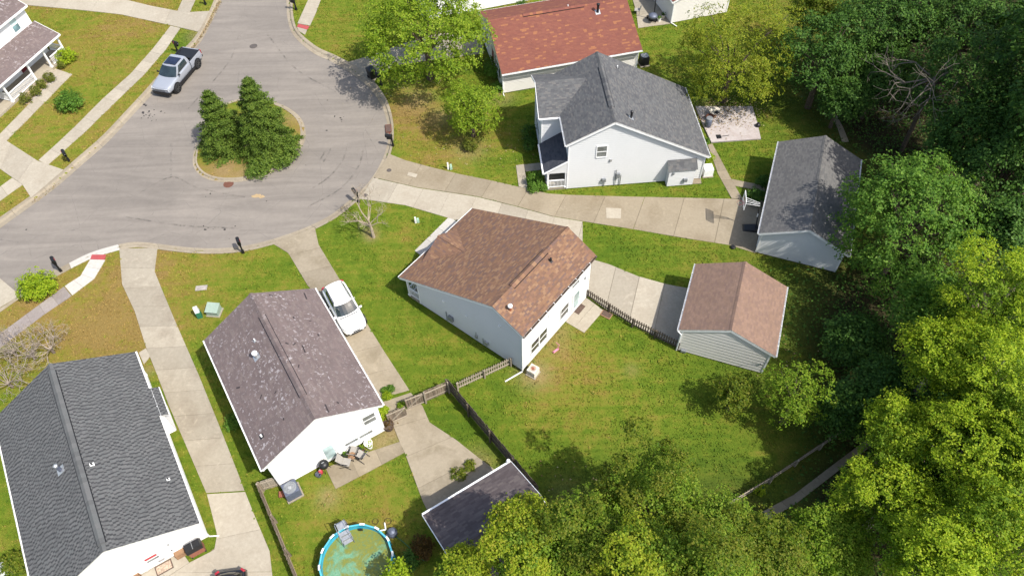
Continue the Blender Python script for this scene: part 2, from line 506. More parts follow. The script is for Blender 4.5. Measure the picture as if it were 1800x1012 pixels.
M['stone'] = simple('fieldstone', (0.30, 0.27, 0.24), 0.9, var=0.3)

def glass(name, col, rough=0.06):
    t = NT(name)
    n = t.noise(t.coord(), 1.2, 3, 0.5)
    c = t.mix(t.maprange(n, 0.35, 0.65), tuple(x * 0.6 for x in col), tuple(x * 1.3 for x in col))
    return t.done(c, rough, 0.0, 0.9)
M['glass'] = glass('window_glass', (0.055, 0.06, 0.06))
M['glass_grey'] = glass('screened_glass', (0.15, 0.16, 0.155), 0.3)
M['glass_teal'] = glass('teal_glass', (0.14, 0.24, 0.26), 0.12)
M['glass_pale'] = glass('pale_blue_glass', (0.42, 0.54, 0.54), 0.15)
M['car_glass'] = glass('car_glass', (0.018, 0.028, 0.032), 0.03)
M['roof_glass'] = glass('panoramic_roof_glass', (0.012, 0.016, 0.035), 0.05)

def paint(name, col, metal=0.0, rough=0.3):
    t = NT(name)
    n = t.noise(t.coord(), 3.0, 3, 0.5)
    c = t.mix(t.maprange(n, 0.3, 0.7), tuple(x * 0.97 for x in col), col)
    t.done(c, rough, metal, 0.5)
    t.b.inputs['Coat Weight'].default_value = 0.6
    t.b.inputs['Coat Roughness'].default_value = 0.08
    return t.mat
M['car_white'] = paint('car_white', (0.80, 0.80, 0.79))
M['car_silver'] = paint('car_silver', (0.31, 0.33, 0.37), 0.2, 0.4)
M['car_black'] = paint('car_black', (0.012, 0.011, 0.012))
M['lamp_clear'] = glass('headlight_lens', (0.5, 0.52, 0.54), 0.1)
M['lamp_red'] = glass('taillight_lens', (0.35, 0.02, 0.03), 0.15)
M['pool_blue'] = simple('pool_liner_blue', (0.03, 0.30, 0.42), 0.4, var=0.12, scale=1.5)

M['pool_rail'] = simple('pool_rail_blue', (0.08, 0.38, 0.48), 0.4, var=0.08)
def clear_board():
    t = NT('clear_board')
    t.done((0.5, 0.55, 0.55), 0.1, 0, 0.5)
    t.b.inputs['Alpha'].default_value = 0.45
    return t.mat
M['board_clear'] = clear_board()

def water_mat():
    t = NT('pool_water')
    p = t.coord()
    n1 = t.noise(p, 0.9, 6, 0.62, 0.6)
    n2 = t.noise(p, 8.0, 7, 0.75, 0.6)
    n3 = t.noise(p, 0.5, 3, 0.5)
    base = t.ramp(n2, [(0.3, (0.08, 0.20, 0.11)), (0.6, (0.15, 0.29, 0.18)), (0.8, (0.26, 0.36, 0.26))])
    al = t.ramp(n2, [(0.3, (0.085, 0.105, 0.010)), (0.6, (0.17, 0.175, 0.02)), (0.8, (0.28, 0.26, 0.08))])
    f = t.math('MULTIPLY', t.maprange(n1, 0.40, 0.50), t.maprange(n2, 0.32, 0.5, .25, 1))
    c = t.mix(f, base, al)
    r = t.maprange(f, 0, 1, 0.08, 0.7)
    t.bump(n2, 0.15, 0.02)
    return t.done(c, r, 0, 0.5)
M['pool_water'] = water_mat()

# ---------------------------------------------------------------- the setting: road, kerbs, pavements
PAVED = []          # footprints that carry no grass
def W2(pts): return [g(*p).to_2d() for p in pts]

L_in = catmull(W2([(-90, 470), (-40, 431), (0, 399), (50, 363), (95, 330), (140, 291), (187, 250), (228, 206), (268, 163), (308, 118), (348, 78), (370, 40), (388, 0), (400, -40)]), 5)
L_out = catmull(W2([(-98, 459), (-48, 420), (-8, 388), (42, 353), (87, 320), (132, 281), (179, 240), (220, 197), (260, 154), (299, 109), (339, 70), (361, 34), (378, -4), (389, -44)]), 5)
R_in = catmull(W2([(498, -45), (503, 0), (505, 32), (516, 62), (550, 92), (582, 107), (612, 125), (645, 150), (668, 180), (679, 210), (682, 240), (676, 268), (662, 298), (640, 328), (612, 352), (580, 377), (540, 397), (500, 412), (460, 424), (420, 432), (380, 435), (340, 434), (300, 430), (260, 425), (232, 424), (207, 428)]), 5)
R_out = catmull(W2([(509, -45), (514, 0), (516, 30), (525, 55), (556, 82), (588, 97), (620, 114), (655, 141), (679, 174), (690, 208), (692, 241), (686, 273), (671, 304), (648, 335), (619, 361), (586, 386), (545, 407), (504, 422), (462, 435), (421, 443), (380, 446), (339, 445), (299, 441), (260, 436), (236, 435), (212, 439)]), 5)
N_in = catmull(W2([(207, 428), (178, 436), (150, 446), (120, 461)]), 5)
N_out = catmull(W2([(212, 439), (183, 447), (155, 457), (125, 472)]), 5)
O_in = catmull(W2([(120, 461), (80, 482), (50, 499), (34, 510), (-20, 545)]), 5)
O_out = catmull(W2([(125, 472), (86, 493), (56, 510), (40, 521), (-12, 557)]), 5)
I_px = [(338, 285), (345, 301), (362, 313), (390, 319), (430, 317), (470, 306), (505, 286), (528, 261), (537, 236), (531, 210), (511, 191), (485, 179), (455, 172), (425, 172), (395, 181), (370, 200), (352, 230), (341, 260)]
I_out = catmull(W2(I_px), 4, True)
ic = sum(I_out, Vector((0, 0))) / len(I_out)
I_in = [p + (ic - p).normalized() * 0.42 for p in I_out]

road_poly = L_out[:] + [g(520, -60).to_2d()] + R_out + N_out + O_out[1:] + [g(-98, 620).to_2d(), g(-200, 560).to_2d()]
ROADP = [(p.x, p.y) for p in road_poly]
PAVED.append(ROADP)
ISLANDP = [(p.x, p.y) for p in I_in]

def tess(name, poly, z, m, hole=None):
    from mathutils.geometry import tessellate_polygon
    loops = [[Vector((p[0], p[1], 0)) for p in poly]]
    if hole: loops.append([Vector((p[0], p[1], 0)) for p in hole])
    tri = tessellate_polygon(loops)
    vs_ = [(v.x, v.y, z) for lp in loops for v in lp]
    me = bpy.data.meshes.new(name)
    me.from_pydata(vs_, [], [tuple(t) for t in tri])
    me.materials.append(m)
    bm = bmesh.new(); bm.from_mesh(me)
    bmesh.ops.recalc_face_normals(bm, faces=bm.faces)
    if sum(f.normal.z for f in bm.faces) < 0:
        bmesh.ops.reverse_faces(bm, faces=bm.faces)
    bm.to_mesh(me); bm.free()
    return link(name, me)

mid_l = [a.lerp(b, 0.5) for a, b in zip(L_in, L_out)]
mid_r = [a.lerp(b, 0.5) for a, b in zip(R_in, R_out)] + [a.lerp(b, 0.5) for a, b in zip(N_in, N_out)][1:] + [a.lerp(b, 0.5) for a, b in zip(O_in, O_out)][1:]
road_mid = mid_l + [g(520, -60).to_2d()] + mid_r + [g(-98, 620).to_2d(), g(-200, 560).to_2d()]
road = tess('road', road_mid, -0.10, M['asphalt'], [p.lerp(q, 0.5) for p, q in zip(I_in, I_out)][::-1])
tag(road, 'grey asphalt cul-de-sac road running round the planted island', 'road', kind='structure')

def kerb(name, label, inner, outer, m, seg=3.0, roll=True, closed=False):
    """inner = road side, outer = lawn side; profile gutter pan -> rolled face -> flat top"""
    if closed: inner = inner + [inner[0]]; outer = outer + [outer[0]]
    ln = plen(inner)
    n = max(1, int(round(ln / seg)))
    prof = [(0.0, -0.25), (0.0, -0.088), (0.46, -0.078), (0.60, 0.018), (0.66, 0.035), (1.0, 0.035), (1.0, -0.25)]
    def sweep(mb, t0, t1, dz):
        k = max(2, int((t1 - t0) * ln / 0.35) + 1)
        ts = [t0 + (t1 - t0) * i / (k - 1) for i in range(k)]
        A, B = resample(inner, ts), resample(outer, ts)
        rings = []
        for a, b in zip(A, B):
            rings.append([(a.x + (b.x - a.x) * f, a.y + (b.y - a.y) * f, z + dz) for f, z in prof])
        for r0, r1 in zip(rings, rings[1:]):
            for i in range(len(prof) - 1):
                mb.face([r0[i], r0[i + 1], r1[i + 1], r1[i]])
        mb.face(rings[0]); mb.face(rings[-1][::-1])
    base = MB(); sweep(base, 0, 1, -0.03)
    root = tag(base.build(name, M['joint']), label, 'kerb', kind='structure')
    gp = 0.018 / ln
    for i in range(n):
        mb = MB(); sweep(mb, i / n + gp, (i + 1) / n - gp, random.uniform(-.004, .004))
        mb.build('kerb_segment', m, root)
    return root
kerb('kerb', 'long pale concrete kerb beside the truck and driveways of the upper left road edge', L_in, L_out, M['kerb'])
kerb('kerb', 'curved concrete kerb round the outer edge of the turning circle', R_in, R_out, M['kerb'])
kerb('kerb', 'short stretch of new white kerb at the crossing ramp', N_in, N_out, M['concrete_white'], 2.5)
kerb('kerb', 'old concrete kerb beside the round yellow-green bush', O_in, O_out, M['kerb'])
kerb('kerb', 'oval concrete kerb ring round the planted island', I_out, I_in, M['kerb'], 3.0, closed=True)

def slabs(name, label, left, right, n, m, z=0.035, smooth=False, gap=0.016, cat='pavement', piece='slab', joints=None, px=True, jitter=0.005):
    """paved strip between two edge lines, cut across into n slabs with recessed joints"""
    A = W2(left) if px else [Vector(p) for p in left]
    B = W2(right) if px else [Vector(p) for p in right]
    if smooth: A, B = catmull(A, 6), catmull(B, 6)
    lo = MB()
    poly = A + B[::-1]
    if area2([(p.x, p.y) for p in poly]) < 0: poly = poly[::-1]
    PAVED.append([(p.x, p.y) for p in poly])
    K = 6 * n + 1
    ts = [i / (K - 1) for i in range(K)]
    P, Q = resample(A, ts), resample(B, ts)
    for i in range(K - 1):
        lo.face([(P[i].x, P[i].y, z - 0.03), (Q[i].x, Q[i].y, z - 0.03), (Q[i + 1].x, Q[i + 1].y, z - 0.03), (P[i + 1].x, P[i + 1].y, z - 0.03)])
    root = tag(lo.build(name, M['joint']), label, cat, kind='structure')
    la, lb = plen(A), plen(B)
    js = joints or [i / n for i in range(n + 1)]
    for t0, t1 in zip(js, js[1:]):
        k = 7
        ga, gb = gap / 2 / max(la, .5), gap / 2 / max(lb, .5)
        # every vertex of the edge lines inside the slab is kept
        def edge(pts, ln, gg):
            cum = [0]
            for a, b in zip(pts, pts[1:]): cum.append(cum[-1] + (b - a).length / ln)
            tt = sorted([t0 + gg, t1 - gg] + [c for c in cum if t0 + gg < c < t1 - gg])
            return resample(pts, tt)
        e0, e1 = edge(A, la, ga), edge(B, lb, gb)
        pl = e0 + e1[::-1]
        if area2([(p.x, p.y) for p in pl]) < 0: pl = pl[::-1]
        dz = random.uniform(-jitter, jitter)
        mb = MB(); mb.prism(pl, z - 0.12, z + dz)
        mb.build(piece, m, root)
    return root

C1, CT, CL, CW = M['concrete'], M['concrete_tan'], M['concrete_light'], M['concrete_white']
slabs('driveway', 'pale concrete driveway apron at the left edge below the black mailbox', [(112, 299), (66, 283), (15, 250), (-60, 205)], [(55, 348), (40, 325), (0, 297), (-60, 255)], 4, CL, cat='driveway')
slabs('sidewalk', 'long straight pale sidewalk past the porch house lawn', [(300, 46), (270, 85), (230, 130), (180, 175), (130, 225), (98, 255), (68, 282)], [(317, 50), (292, 87), (250, 135), (205, 178), (150, 232), (112, 266), (84, 291)], 14, CL, cat='sidewalk')
slabs('sidewalk', 'short piece of sidewalk above the top left driveway', [(330, -25), (321, 0), (312, 20)], [(350, -25), (344, 0), (334, 22)], 2, CL, cat='sidewalk')
slabs('sidewalk', 'sidewalk stub below the left edge driveway apron', [(22, 313), (-40, 358)], [(40, 325), (-40, 382)], 3, CL, cat='sidewalk')
slabs('driveway', 'wide pale concrete driveway crossing the top left corner', [(371, 20), (335, 22), (312, 20), (265, 11), (220, 0), (120, -25), (0, -40)], [(352, 53), (347, 56), (300, 45), (212, 26), (150, 19), (52, 10), (-40, 3)], 6, CL, cat='driveway')
slabs('footpath', 'narrow pale footpath curving along the front porch flower bed', [(97, 121), (88, 143), (50, 185), (0, 236), (-30, 262)], [(127, 131), (110, 148), (75, 184), (12, 247), (-14, 276)], 8, CL, cat='footpath')
slabs('sidewalk', 'white sidewalk beside the big maple at the top of the road', [(552, -30), (542, 0), (532, 22), (523, 42)], [(575, -30), (564, 0), (555, 24), (545, 46)], 4, CL, cat='sidewalk')
slabs('ramp', 'sidewalk ramp meeting the kerb under the maple side', [(522, 48), (525, 55)], [(540, 53), (536, 62)], 1, C1, cat='ramp')
slabs('driveway', 'shaded driveway under the big maple tree', [(611, 110), (657, 97), (700, 80), (770, 60), (850, 55)], [(658, 144), (666, 130), (697, 115), (765, 105), (850, 95)], 5, C1, cat='driveway')
slabs('driveway', 'long tan concrete driveway from the road to the grey roofed garage', [(684, 271), (712, 282), (760, 295), (810, 307), (860, 317), (912, 329), (965, 341), (1000, 343), (1105, 346), (1200, 348), (1285, 350), (1343, 353)],
      [(657, 312), (700, 322), (735, 330), (790, 338), (840, 346), (905, 362), (970, 380), (1024, 389), (1100, 401), (1200, 418), (1282, 431), (1328, 445)], 10, CT, cat='driveway', gap=0.03)
slabs('driveway', 'light concrete driveway running beside the tan one to the brown roofed house', [(656, 313), (700, 323), (735, 331), (790, 339), (840, 347), (905, 363), (970, 381), (1024, 390)],
      [(633, 350), (650, 352), (712, 361), (757, 374), (797, 386), (870, 405), (950, 428), (1010, 445)], 8, CL, cat='driveway')
slabs('driveway', 'light rear driveway slabs between brown house and brown garage', [(1024, 391), (1024, 426), (1044, 457), (1071, 465), (1122, 486), (1172, 500), (1214, 508)],
      [(1010, 446), (1005, 470), (1032, 520), (1062, 541), (1125, 578), (1160, 596), (1194, 612)], 6, CL, cat='driveway', gap=0.03)
slabs('patio', 'small concrete patio outside the back door by the picket fence', [(1030, 523), (1061, 546)], [(993, 565), (1027, 585)], 2, CL, cat='patio')
slabs('footpath', 'pale strip of path along the porch of the brown house', [(790, 381), (729, 441)], [(812, 396), (748, 456)], 3, CW, cat='footpath')
slabs('driveway', 'weathered driveway under the parked white car', [(477, 427), (507, 445), (541, 502), (558, 520), (612, 640), (650, 704)], [(554, 402), (560, 430), (600, 496), (637, 556), (677, 620), (720, 686)], 8, M['concrete_old'], cat='driveway')
slabs('driveway', 'cracked old concrete yard behind the wooden gate', [(655, 712), (690, 745), (703, 777), (711, 794), (743, 880), (760, 915)], [(722, 690), (743, 714), (755, 742), (802, 773), (841, 804), (890, 840)], 4, M['concrete_old'], cat='driveway')
slabs('patio', 'concrete patio under the folding chairs by the white house wall', [(572, 822), (640, 797), (703, 776)], [(590, 859), (650, 828), (711, 795)], 3, CT, cat='patio')
slabs('driveway', 'long pale driveway beside the charcoal roofed house', [(210, 437), (215, 500), (237, 547), (257, 610), (277, 660), (297, 712), (317, 759), (363, 866)], [(277, 436), (272, 477), (282, 502), (307, 562), (350, 660), (390, 759), (418, 830), (430, 862)], 11, C1, cat='driveway')
slabs('driveway', 'wide pale parking slab around the black car', [(364, 868), (382, 939), (377, 966), (334, 988), (270, 1030), (220, 1075)], [(431, 864), (447, 904), (474, 968), (479, 1012), (482, 1040), (486, 1090)], 3, CL, cat='driveway')
slabs('patio', 'concrete back patio with a doormat behind the charcoal roofed house', [(318, 966), (270, 992), (220, 1016)], [(333, 988), (296, 1012), (250, 1040)], 2, CL, cat='patio')
slabs('footpath', 'small concrete step pad at the front corner of the charcoal roofed house', [(244, 620), (257, 612)], [(253, 640), (264, 626)], 1, CL, cat='footpath')
slabs('sidewalk', 'bright new white sidewalk leading up to the red tactile pad', [(159, 456), (142, 485), (114, 503)], [(185, 457), (166, 490), (127, 519)], 4, CW, cat='sidewalk')
slabs('sidewalk', 'old lilac grey sidewalk running under the bare shrubs', [(113, 504), (50, 550), (0, 587), (-50, 620)], [(126, 520), (75, 555), (15, 600), (-40, 642)], 7, M['concrete_lilac'], cat='sidewalk')
slabs('apron', 'light concrete road apron at the left edge below the bush', [(-70, 433), (0, 489), (36, 519)], [(-130, 520), (-60, 575), (-12, 556)], 2, CL, z=-0.05, cat='apron')
slabs('footpath', 'front path between lawn and porch shrubs of the grey roofed house', [(907, 291), (912, 328)], [(921, 289), (928, 333)], 2, CL, cat='footpath')
slabs('footpath', 'shaded porch path of the grey roofed house', [(921, 290), (956, 286)], [(924, 302), (958, 298)], 2, C1, cat='footpath')
slabs('footpath', 'narrow tan path from the gravel patio to the driveway', [(1244, 255), (1262, 306), (1286, 349)], [(1252, 253), (1284, 313), (1305, 350)], 6, CT, cat='footpath')
slabs('footpath', 'short branch path to the side of the grey garage', [(1285, 315), (1345, 327)], [(1292, 327), (1345, 337)], 3, CT, cat='footpath')
slabs('patio', 'pale pink raised patio littered with leaves behind the grey roofed house', [(1222, 189), (1236, 222), (1250, 252)], [(1322, 189), (1330, 216), (1337, 246)], 1, concrete('patio_pink', (0.45, 0.41, 0.40), (0.3, 0.22, 0.19), 0.5, 0.9), z=0.14, cat='patio')
slabs('footpath', 'small concrete pad beside the fireplace bump-out', [(1213, 313), (1212, 324)], [(1231, 311), (1233, 323)], 1, CT, cat='footpath')
slabs('driveway', 'concrete driveway beside the white garage at the top edge', [(1108, -14), (1118, 20), (1122, 50)], [(1142, -25), (1160, 10), (1180, 42)], 3, C1, cat='driveway')
slabs('path', 'narrow earth coloured path through the trees at lower right', [(1338, 900), (1394, 870), (1470, 812), (1550, 752)], [(1352, 912), (1400, 884), (1480, 822), (1560, 762)], 7, CT, cat='path')
slabs('path', 'short worn edging path beside the dark woods', [(1457, 195), (1472, 225), (1480, 250)], [(1466, 195), (1482, 225), (1492, 250)], 3, M['concrete_old'], cat='path')

def pad(name, label, pts, m, z, cat, th=0.05):
    mb = MB(); P = W2(pts)
    if area2([(p.x, p.y) for p in P]) < 0: P = P[::-1]
    mb.prism(P, z - th, z)
    PAVED.append([(p.x, p.y) for p in P])
    return tag(mb.build(name, m), label, cat, kind='structure')
pad('tactile_pad', 'red tactile paving pad on the white corner ramp', [(162, 448), (187, 448), (184, 457), (159, 456)], M['tactile'], 0.045, 'tactile pad')
pad('tactile_pad', 'brownish red tactile pad on the sidewalk end by the maple', [(525, 43), (544, 47), (540, 53), (522, 48)], M['tactile'], 0.045, 'tactile pad')
pad('flower_bed', 'bare sandy flower bed along the porch with round bushes', [(97, 122), (88, 143), (50, 184), (34, 180), (60, 150), (90, 125)], simple('bed_soil', (0.42, 0.31, 0.19), 0.95, var=0.3, scale=10), 0.02, 'flower bed')

pad('concrete_patch', 'pale square repair patch in the tan driveway', [(1065, 366), (1092, 367), (1091, 385), (1066, 384)], M['concrete_light'], 0.048, 'repair patch', .02)
pad('concrete_patch', 'small pale repair patch in the tan driveway near the road', [(718, 303), (734, 307), (731, 313), (716, 309)], M['concrete_light'], 0.048, 'repair patch', .02)

# dark marks on the asphalt, thin irregular sheets
def spots(label, centres, m, rmin, rmax, z=-0.096, seed=3):
    rr = random.Random(seed); mb = MB()
    for (x, y) in centres:
        c = g(x, y); k = rr.randint(7, 10); r = rr.uniform(rmin, rmax); e = rr.uniform(0.45, 1)
        a0 = rr.uniform(0, 6.28)
        pts = []
        for i in range(k):
            t = 2 * math.pi * i / k; q = r * rr.uniform(.55, 1.15)
            px_, py_ = q * math.cos(t), q * e * math.sin(t)
            pts.append((c.x + px_ * math.cos(a0) - py_ * math.sin(a0), c.y + px_ * math.sin(a0) + py_ * math.cos(a0), z))
        zz = z + len(mb.f) * 2e-4
        mb.face([(a_, b_, zz) for a_, b_, _ in pts])
    return tag(mb.build('road_stains', m), label, 'stain', kind='stuff')
def tyre_marks(label, tracks, m, w=.16, z=-0.0965):
    mb = MB()
    for pts in tracks:
        P = catmull([g(*q) for q in pts], 6)
        for i, (a, b) in enumerate(zip(P, P[1:])):
            d_ = (b - a).normalized(); n_ = Vector((-d_.y, d_.x, 0)) * w / 2
            mb.face([(a.x - n_.x, a.y - n_.y, z), (a.x + n_.x, a.y + n_.y, z), (b.x + n_.x, b.y + n_.y, z), (b.x - n_.x, b.y - n_.y, z)])
    return tag(mb.build('tyre_marks', m), label, 'tyre marks', kind='stuff')
def scuff_mat():
    t = NT('tyre_scuff')
    p = t.wpos()
    n = t.noise(p, 2.5, 5, .65); n2 = t.noise(p, .7, 2, .5)
    t.done((0.10, 0.092, 0.085), .9, 0, .2)
    t.l(t.math('MULTIPLY', t.maprange(n, .4, .65, 0, .55), t.maprange(n2, .4, .6)), t.b.inputs['Alpha'])
    return t.mat
M['scuff'] = scuff_mat()
tyre_marks('faint curved tyre scuffs on the turning circle', [[(560, 282), (568, 270), (574, 256)], [(568, 283), (576, 270), (581, 258)], [(640, 250), (630, 290), (598, 330), (540, 362)], [(610, 250), (602, 280), (575, 312), (530, 340)], [(220, 380), (320, 395), (420, 400)], [(240, 340), (300, 310), (350, 330), (430, 345)], [(420, 60), (400, 110), (330, 190)], [(470, 60), (520, 120), (590, 160)]], M['scuff'])
rr = random.Random(11)
tar = simple('tar', (0.035, 0.03, 0.028), 0.7, var=0.4)
spots('dark spill spots on the asphalt near the truck', [(262 + rr.gauss(0, 8), 198 + rr.gauss(0, 12)) for _ in range(22)], tar, .04, .16)
spots('scattered small tar spots on the lower road', [(360, 402), (365, 399), (374, 401), (394, 402), (402, 418), (413, 396), (361, 344), (369, 339), (598, 206), (604, 204), (600, 209), (537, 289), (574, 228), (45, 402), (600, 212), (588, 203), (468, 352), (357, 396), (612, 163), (575, 175)], tar, .04, .15, seed=5)
spots('ochre stain on the road below the island', [(455, 342), (449, 343), (460, 344)], simple('ochre_stain', (0.33, 0.24, 0.13), 0.9), .2, .4, seed=8)

for (x, y, r, lab, m) in ((445, 80, .38, 'round iron manhole cover in the road at the top', M['iron']), (401, 322, .42, 'rusty manhole cover at the foot of the island kerb', M['rustiron']),
                          (684, 300, .2, 'small round meter lid in the tan driveway', M['iron']), (642, 344, .2, 'small round meter lid near the corner mailbox', M['iron'])):
    p = g(x, y)
    e = empty('manhole_cover', lab, 'manhole cover', (p.x, p.y, -0.098 if r > .3 else 0.03))
    mb = MB(); mb.lathe([(r, -.05), (r, .012), (r * .9, .014), (r * .88, .006)], 20); mb.build('frame', m, e)
    mb = MB(); mb.lathe([(r * .86, -.04), (r * .86, .010), (r * .3, .016)], 20); mb.build('lid', m, e)
p = g(683, 226)
e = empty('storm_drain', 'rusty red storm drain inlet set in the kerb', 'drain', (p.x, p.y, 0.03), R(8))
mb = MB(); mb.box(-.27, .27, -.5, .5, -.1, .02); mb.build('plate', M['rustiron'], e)
mb = MB()
for i in range(6): mb.box(-.22, .18, -.44 + i * .15, -.36 + i * .15, .02, .035)
mb.build('grate', M['iron'], e)

# ---------------------------------------------------------------- houses
def house(name, label, cat, cx, cy, yaw, dz=0.0, group=None):
    return empty(name, label, cat, (cx, cy, dz), R(yaw), group)

def foot(root, x0, x1, a0, a1):
    c, s = math.cos(root.rotation_euler.z), math.sin(root.rotation_euler.z)
    PAVED.append([(root.location.x + x * c - a * s, root.location.y + x * s + a * c) for x, a in ((x0, a0), (x1, a0), (x1, a1), (x0, a1))])

def wall(root, P0, U, N, poly, m, name='wall', h=0.15, d=0.026, label=None):
    """lapped siding: each course leans out towards its lower edge"""
    P0, U, N = Vector(P0), Vector(U), Vector(N)
    mb = MB()
    zmin, zmax = min(p[1] for p in poly), max(p[1] for p in poly)
    k = 0
    while zmin + k * h < zmax - 1e-4:
        z0 = zmin + k * h; z1 = z0 + h; k += 1
        q = clip(poly, lambda p: p[1] - z0)
        if len(q) > 2: q = clip(q, lambda p: z1 - p[1])
        if len(q) < 3: continue
        P = [P0 + U * u + Vector((0, 0, z)) + N * (d * (1 - (z - z0) / h) + .002) for u, z in q]
        mb.face(P)
        low = [i for i in range(len(q)) if abs(q[i][1] - z0) < 1e-4 and abs(q[(i + 1) % len(q)][1] - z0) < 1e-4]
        for i in low:
            a, b = q[i], q[(i + 1) % len(q)]
            A, B = P0 + U * a[0] + Vector((0, 0, z0)), P0 + U * b[0] + Vector((0, 0, z0))
            mb.face([A + N * .002, B + N * .002, B + N * (d + .002), A + N * (d + .002)])
    o = mb.build(name, m, root)
    if label: o['label'] = label
    return o

def slope(root, O, U, V, poly, m, th=0.09, expo=0.145, tab=0.33, mats2=None, dark=0.0, deck='roof', seed=0, rowshift=0.5):
    """roof slope: deck plus shingle tabs. O eave corner, U along eave, V up the slope, poly in (u, v)"""
    rs = random.Random(seed)
    O, U, V = Vector(O), Vector(U).normalized(), Vector(V).normalized()
    N = U.cross(V)
    if N.z < 0: N = -N
    if area2(poly) < 0: poly = poly[::-1]
    mb = MB()
    top = [O + U * u + V * v for u, v in poly]; bot = [p - N * th for p in top]
    mb.face(top, 1); mb.face(bot[::-1])
    for i in range(len(poly)):
        j = (i + 1) % len(poly)
        mb.face([bot[i], bot[j], top[j], top[i]])
    dk = mb.build(deck, [M['trim_weather'], M['deck_wood']], root)
    edges = []
    for i in range(len(poly)):
        a, b = poly[i], poly[(i + 1) % len(poly)]
        edges.append((a, (-(b[1] - a[1]), b[0] - a[0])))
    def ins(u, v): return all((u - a[0]) * n_[0] + (v - a[1]) * n_[1] >= -1e-6 for a, n_ in edges)
    mb = MB()
    u0, u1 = min(p[0] for p in poly), max(p[0] for p in poly)
    v0, v1 = min(p[1] for p in poly), max(p[1] for p in poly)
    r = 0; v = v0
    while v < v1 - .01:
        ve = min(v + expo, v1)
        # the row's extent, so that only the end tabs need clipping
        u = u0 - (tab * rowshift if r % 2 else 0) - rs.uniform(0, tab * .45)
        lift = .012; isd_prev = 0
        while u < u1:
            w = tab * rs.uniform(.75, 1.25)
            isd = 0
            if mats2:
                isd = 1 - isd_prev; isd_prev = isd
                w = tab * (.36 if isd else .64) * rs.uniform(.72, 1.28)
            q = [(u + .003, v), (u + w - .003, v), (u + w - .003, ve + .02), (u + .003, ve + .02)]
            u += w
            if not all(ins(*p) for p in q):
                for a, n_ in edges:
                    q = clip(q, lambda p: (p[0] - a[0]) * n_[0] + (p[1] - a[1]) * n_[1])
                    if len(q) < 3: break
                if len(q) < 3: continue
            lf = lift + rs.uniform(-.003, .004)
            b = len(mb.v)
            pts = [O + U * p[0] + V * p[1] + N * (lf - (lf - .003) * (p[1] - v) / (expo + .02)) for p in q]
            mb.face(pts, isd)
            lo = [i for i in range(len(q)) if abs(q[i][1] - v) < 1e-5 and abs(q[(i + 1) % len(q)][1] - v) < 1e-5]
            for i in lo:
                j = (i + 1) % len(q)
                k = len(mb.v)
                mb.v += [tuple(O + U * q[i][0] + V * q[i][1]), tuple(O + U * q[j][0] + V * q[j][1])]
                mb.f.append((k, k + 1, b + j, b + i)); mb.m.append(isd)
        v += expo; r += 1
    o = mb.build('shingles', [m] + ([mats2] if mats2 else []), dk)
    o['kind'] = 'stuff'
    return dk, N

